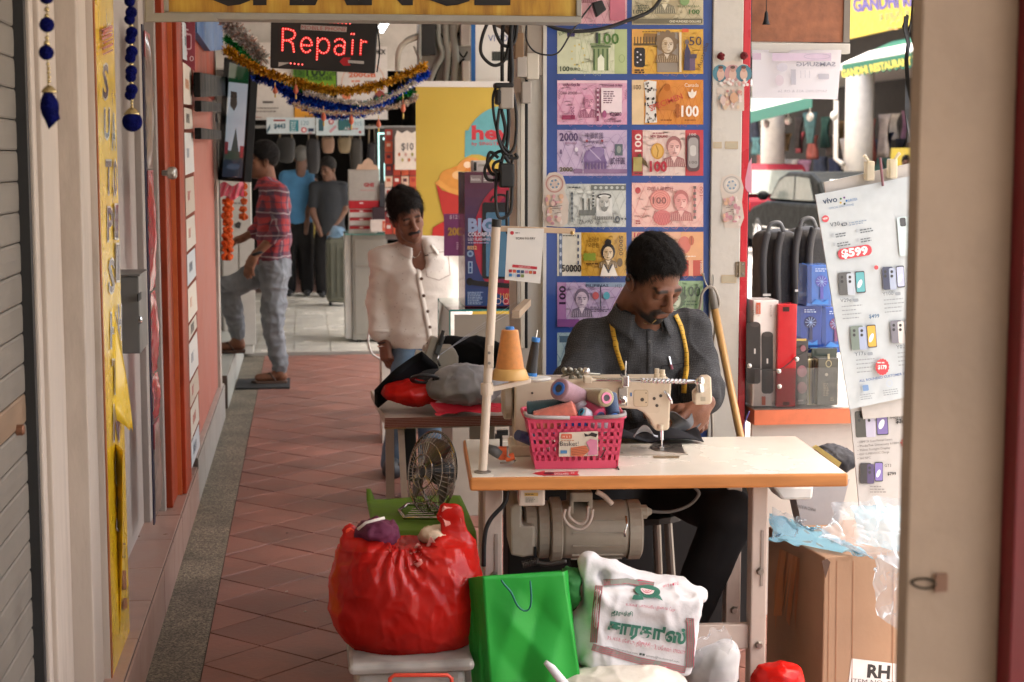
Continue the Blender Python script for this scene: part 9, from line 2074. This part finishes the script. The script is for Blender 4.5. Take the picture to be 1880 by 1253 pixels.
for k_ in range(36):
 row = k_//12; px = 1386+(k_%12)*26+7*row+q_.uniform(-5, 5); py = 212+row*36+q_.uniform(-10, 10); x = XF+.5+q_.uniform(0, 1.2); p = xq(px, py, x); w_,h_ = q_.uniform(.26, .42),q_.uniform(.5, .95)*(.8 if row else 1); m_ = MB(); ph = q_.uniform(0, 6)
 def fn(u, v, p=p, w_=w_, h_=h_, ph=ph):s_ = w_*(1.0 if v>.3 else 1.5-1.6*v)*(1+.1*math.sin(7*v+ph)); return p+Vector((.05*math.sin(9*u+ph+2*v),-(u-.5)*s_*1.6,-h_*v))
 c_ = gcols[(k_*7+row*4)%12]; one('hanging_garment', m_.grid(fn,7,8), M('garment_%d'%((k_*7+row*4)%12),c_,.85,var=.3,scale=7), ['navy','red','black','beige','teal','plum','tan','dark blue','coral','brown','cream','bottle green'][(k_*7+row*4)%12]+' garment hanging in the %s row of the stall across the road'%['top','middle','bottom'][row], 'garment', 'garments in the stall across the road', smooth=True, solid=.03)
for k_,(px, py)in enumerate(((1407,228),(1447,222),(1487,215),(1531,213))):o = thing('bulb_lamp', 'white bulb lamp hanging before the clothes stall, %s from left'%['first','second','third','fourth'][k_], 'lamp', xq(px,py+8,XF-.9), 'bulb lamps at the stalls'); c = xq(px, py, XF-.9); MB().ball(c, .075, 12, 8, sc=(1,1,1.2)).build('bulb', pw, o, smooth=True); MB().cyl(c, c+Vector((0,0,.5)), .012, n=6).build('cord', pw, o)
one('yellow_counter', MB().box((XF+.3,xq(1690,270).y,.2),(XF+.6,xq(1608,270).y,xq(1620,272).z)), M('counter_yellow',(.65,.5,.05),.5), 'yellow counter front behind the white column', 'counter'); one('rain_pipe', MB().tube([xq(1535,185,XF-.3),xq(1534,292,XF-.3),xq(1548,302,XF-.3)],.05,8), ofw, 'white rain pipe left of the white column', 'pipe', smooth=True)
q_ = random.Random(5)
for k_ in range(7):
 y_ = 26.5+2.4*k_; o = thing('goods_table', 'stall table heaped with goods across the road, %s from the near end'%['first','second','third','fourth','fifth','sixth','seventh'][k_], 'stall', (XF-.2,y_,-.02), 'stall tables across the road'); MB().box((XF-.6,y_-.9,.55), (XF+.3,y_+.9,.6)).build('table_top', M('garment_9',(.12,.1,.09)), o); MB().box((XF-.56,y_-.86,0), (XF+.26,y_+.86,.55)).build('skirt', M('garment_%d'%q_.choice((0,2,7,1)),(.05,.05,.05)), o)
 for j in range(9):xx,yy,s_ = XF-.45+q_.uniform(0, .6),y_-.75+.19*j,q_.uniform(.1, .24); MB().box((xx,yy,.601), (xx+s_,yy+.17,.6+s_*q_.uniform(.8,2.2))).build('goods', M('garment_%d'%((j*5+k_*3)%12),gcols[(j*5+k_*3)%12]), o, bevel=.03)
fb2 = thing('reflection_block', 'block added past the street end to darken the car reflections', 'building', (6,82,0)); MB().box((-6,80,0), (30,84,9)).build('wall', M('far_wall',(.3,.28,.25),.8,var=.3,scale=.5), fb2)  # unseen block added so the car paint reflects less bright sky
for k_ in range(12):MB().box((2+1.4*(k_%6),79.9,3.4+3*(k_//6)), (2.9+1.4*(k_%6),79.99,5+3*(k_//6))).build('window', M('far_glass',(.04,.045,.05),.3), fb2)
def car(lab, x0, y0, L, Wd, H, paint, rear=False):
 o = thing('parked_car', lab, 'car', (x0+Wd/2,y0+L/2,-.15)); z0 = -.15; cp = M('car_paint_'+lab[:5], paint, .5, var=.0, spec=.06)
 lower = [(0,.3), (0,.75), (.05,.95), (.25,1.0), (.72*L,.98), (.9*L,.86), (.985*L,.7), (L,.35), (.97*L,.25), (.02*L,.22)]; roof = [(.03*L,.99), (.10*L,1.36), (.2*L,H), (.48*L,H+.01), (.6*L,H-.1), (.755*L,.985)]
 MB().slab([(x0,y0+a,z0+b)for a,b in lower], (Wd,0,0)).build('body', cp, o, bevel=.09); MB().slab([(x0+.09,y0+a,z0+b)for a,b in roof], (Wd-.18,0,0)).build('cabin', cp, o, bevel=.07); g_ = M('car_glass', (.16,.18,.165), .2, spec=.3, var=.1)  # glass colour lightened to stand in for its reflections
 for w4 in ([(.14,1.04),(.2,H-.1),(.36,H-.07),(.37,1.03)], [(.385,1.03),(.378,H-.07),(.5,H-.08),(.58,H-.17),(.7,1.03)]):MB().slab([(x0+.082,y0+a*L,z0+b)for a,b in w4], (.02,0,0)).build('window', g_, o)
 MB().slab([(x0+.2,y0+.045*L,z0+1.03),(x0+Wd-.2,y0+.045*L,z0+1.03),(x0+Wd-.28,y0+.105*L,z0+H-.13),(x0+.28,y0+.105*L,z0+H-.13)], (0,-.07,.02)).build('rear_window', g_, o)
 MB().slab([(x0+.2,y0+.735*L,z0+1.03),(x0+Wd-.2,y0+.735*L,z0+1.03),(x0+Wd-.25,y0+.61*L,z0+H-.1),(x0+.25,y0+.61*L,z0+H-.1)], (0,.06,.03)).build('windscreen', g_, o)
 for yy in (.17*L, .81*L):
  for xx,e in ((x0-.012,1), (x0+Wd+.012,-1)):w_ = MB().lathe((xx,y0+yy,z0+.33), (e,0,0), [(.22,.01),(.31,0),(.335,.02),(.335,.2),(.2,.21)], 28).build('wheel', rb, o); MB().lathe((xx-e*.004,y0+yy,z0+.33), (e,0,0), [(.05,0),(.2,.012),(.22,.004),(.225,.02)], 24).build('hub', chrome, w_); [MB().obox((xx-e*.012,y0+yy,z0+.33),(e*.01,0,0),(0,.05*math.cos(t+1.57),.05*math.sin(t+1.57)),(0,.2*math.cos(t),.2*math.sin(t))).build('spoke',M('alu',(.6,.6,.6),.35,metal=.8),w_)for t in (0,1.257,2.513,3.77,5.03)]
 MB().ball((x0-.1,y0+.66*L,z0+1.08), .1, 12, 8, sc=(1.1,.7,.85)).build('mirror', cp, o, smooth=True)
 for xx in (x0+.05, x0+Wd-.35):MB().box((xx,y0-.012,z0+.72), (xx+.3,y0+.1,z0+.88)).build('tail_light', M('tail_red',(.45,.02,.02),.2,coat=.6), o, bevel=.02)
 MB().box((x0+Wd/2-.26,y0-.016,z0+.55), (x0+Wd/2+.26,y0-.001,z0+.67)).build('number_plate', pw, o)
 for s_ in (.06, ):MB().box((x0-.002,y0+.12*L,z0+.5), (x0+.03,y0+.88*L,z0+.53)).build('side_trim', chrome, o)
car('black car parked across the road with silver wheels', 8.2, 25.4, 4.5, 1.75, 1.5, (.006,.007,.007)); car('dark red car parked in front of the black car', 8.3, 31.2, 4.5, 1.8, 1.62, (.14,.012,.02))
far_person('passer-by across the road behind the poster clips', 28, 1664, 300, (-.4,-1,0), (.2,.1,.07), M('street_shirt',(.05,.05,.06),.8), trm, 480, (1664,325), [[(1650,335),(1648,370),(1650,400)],[(1678,335),(1680,370),(1680,400)]])
#
for o in bpy.data.objects:
 if '_w' in o:del o['_w']
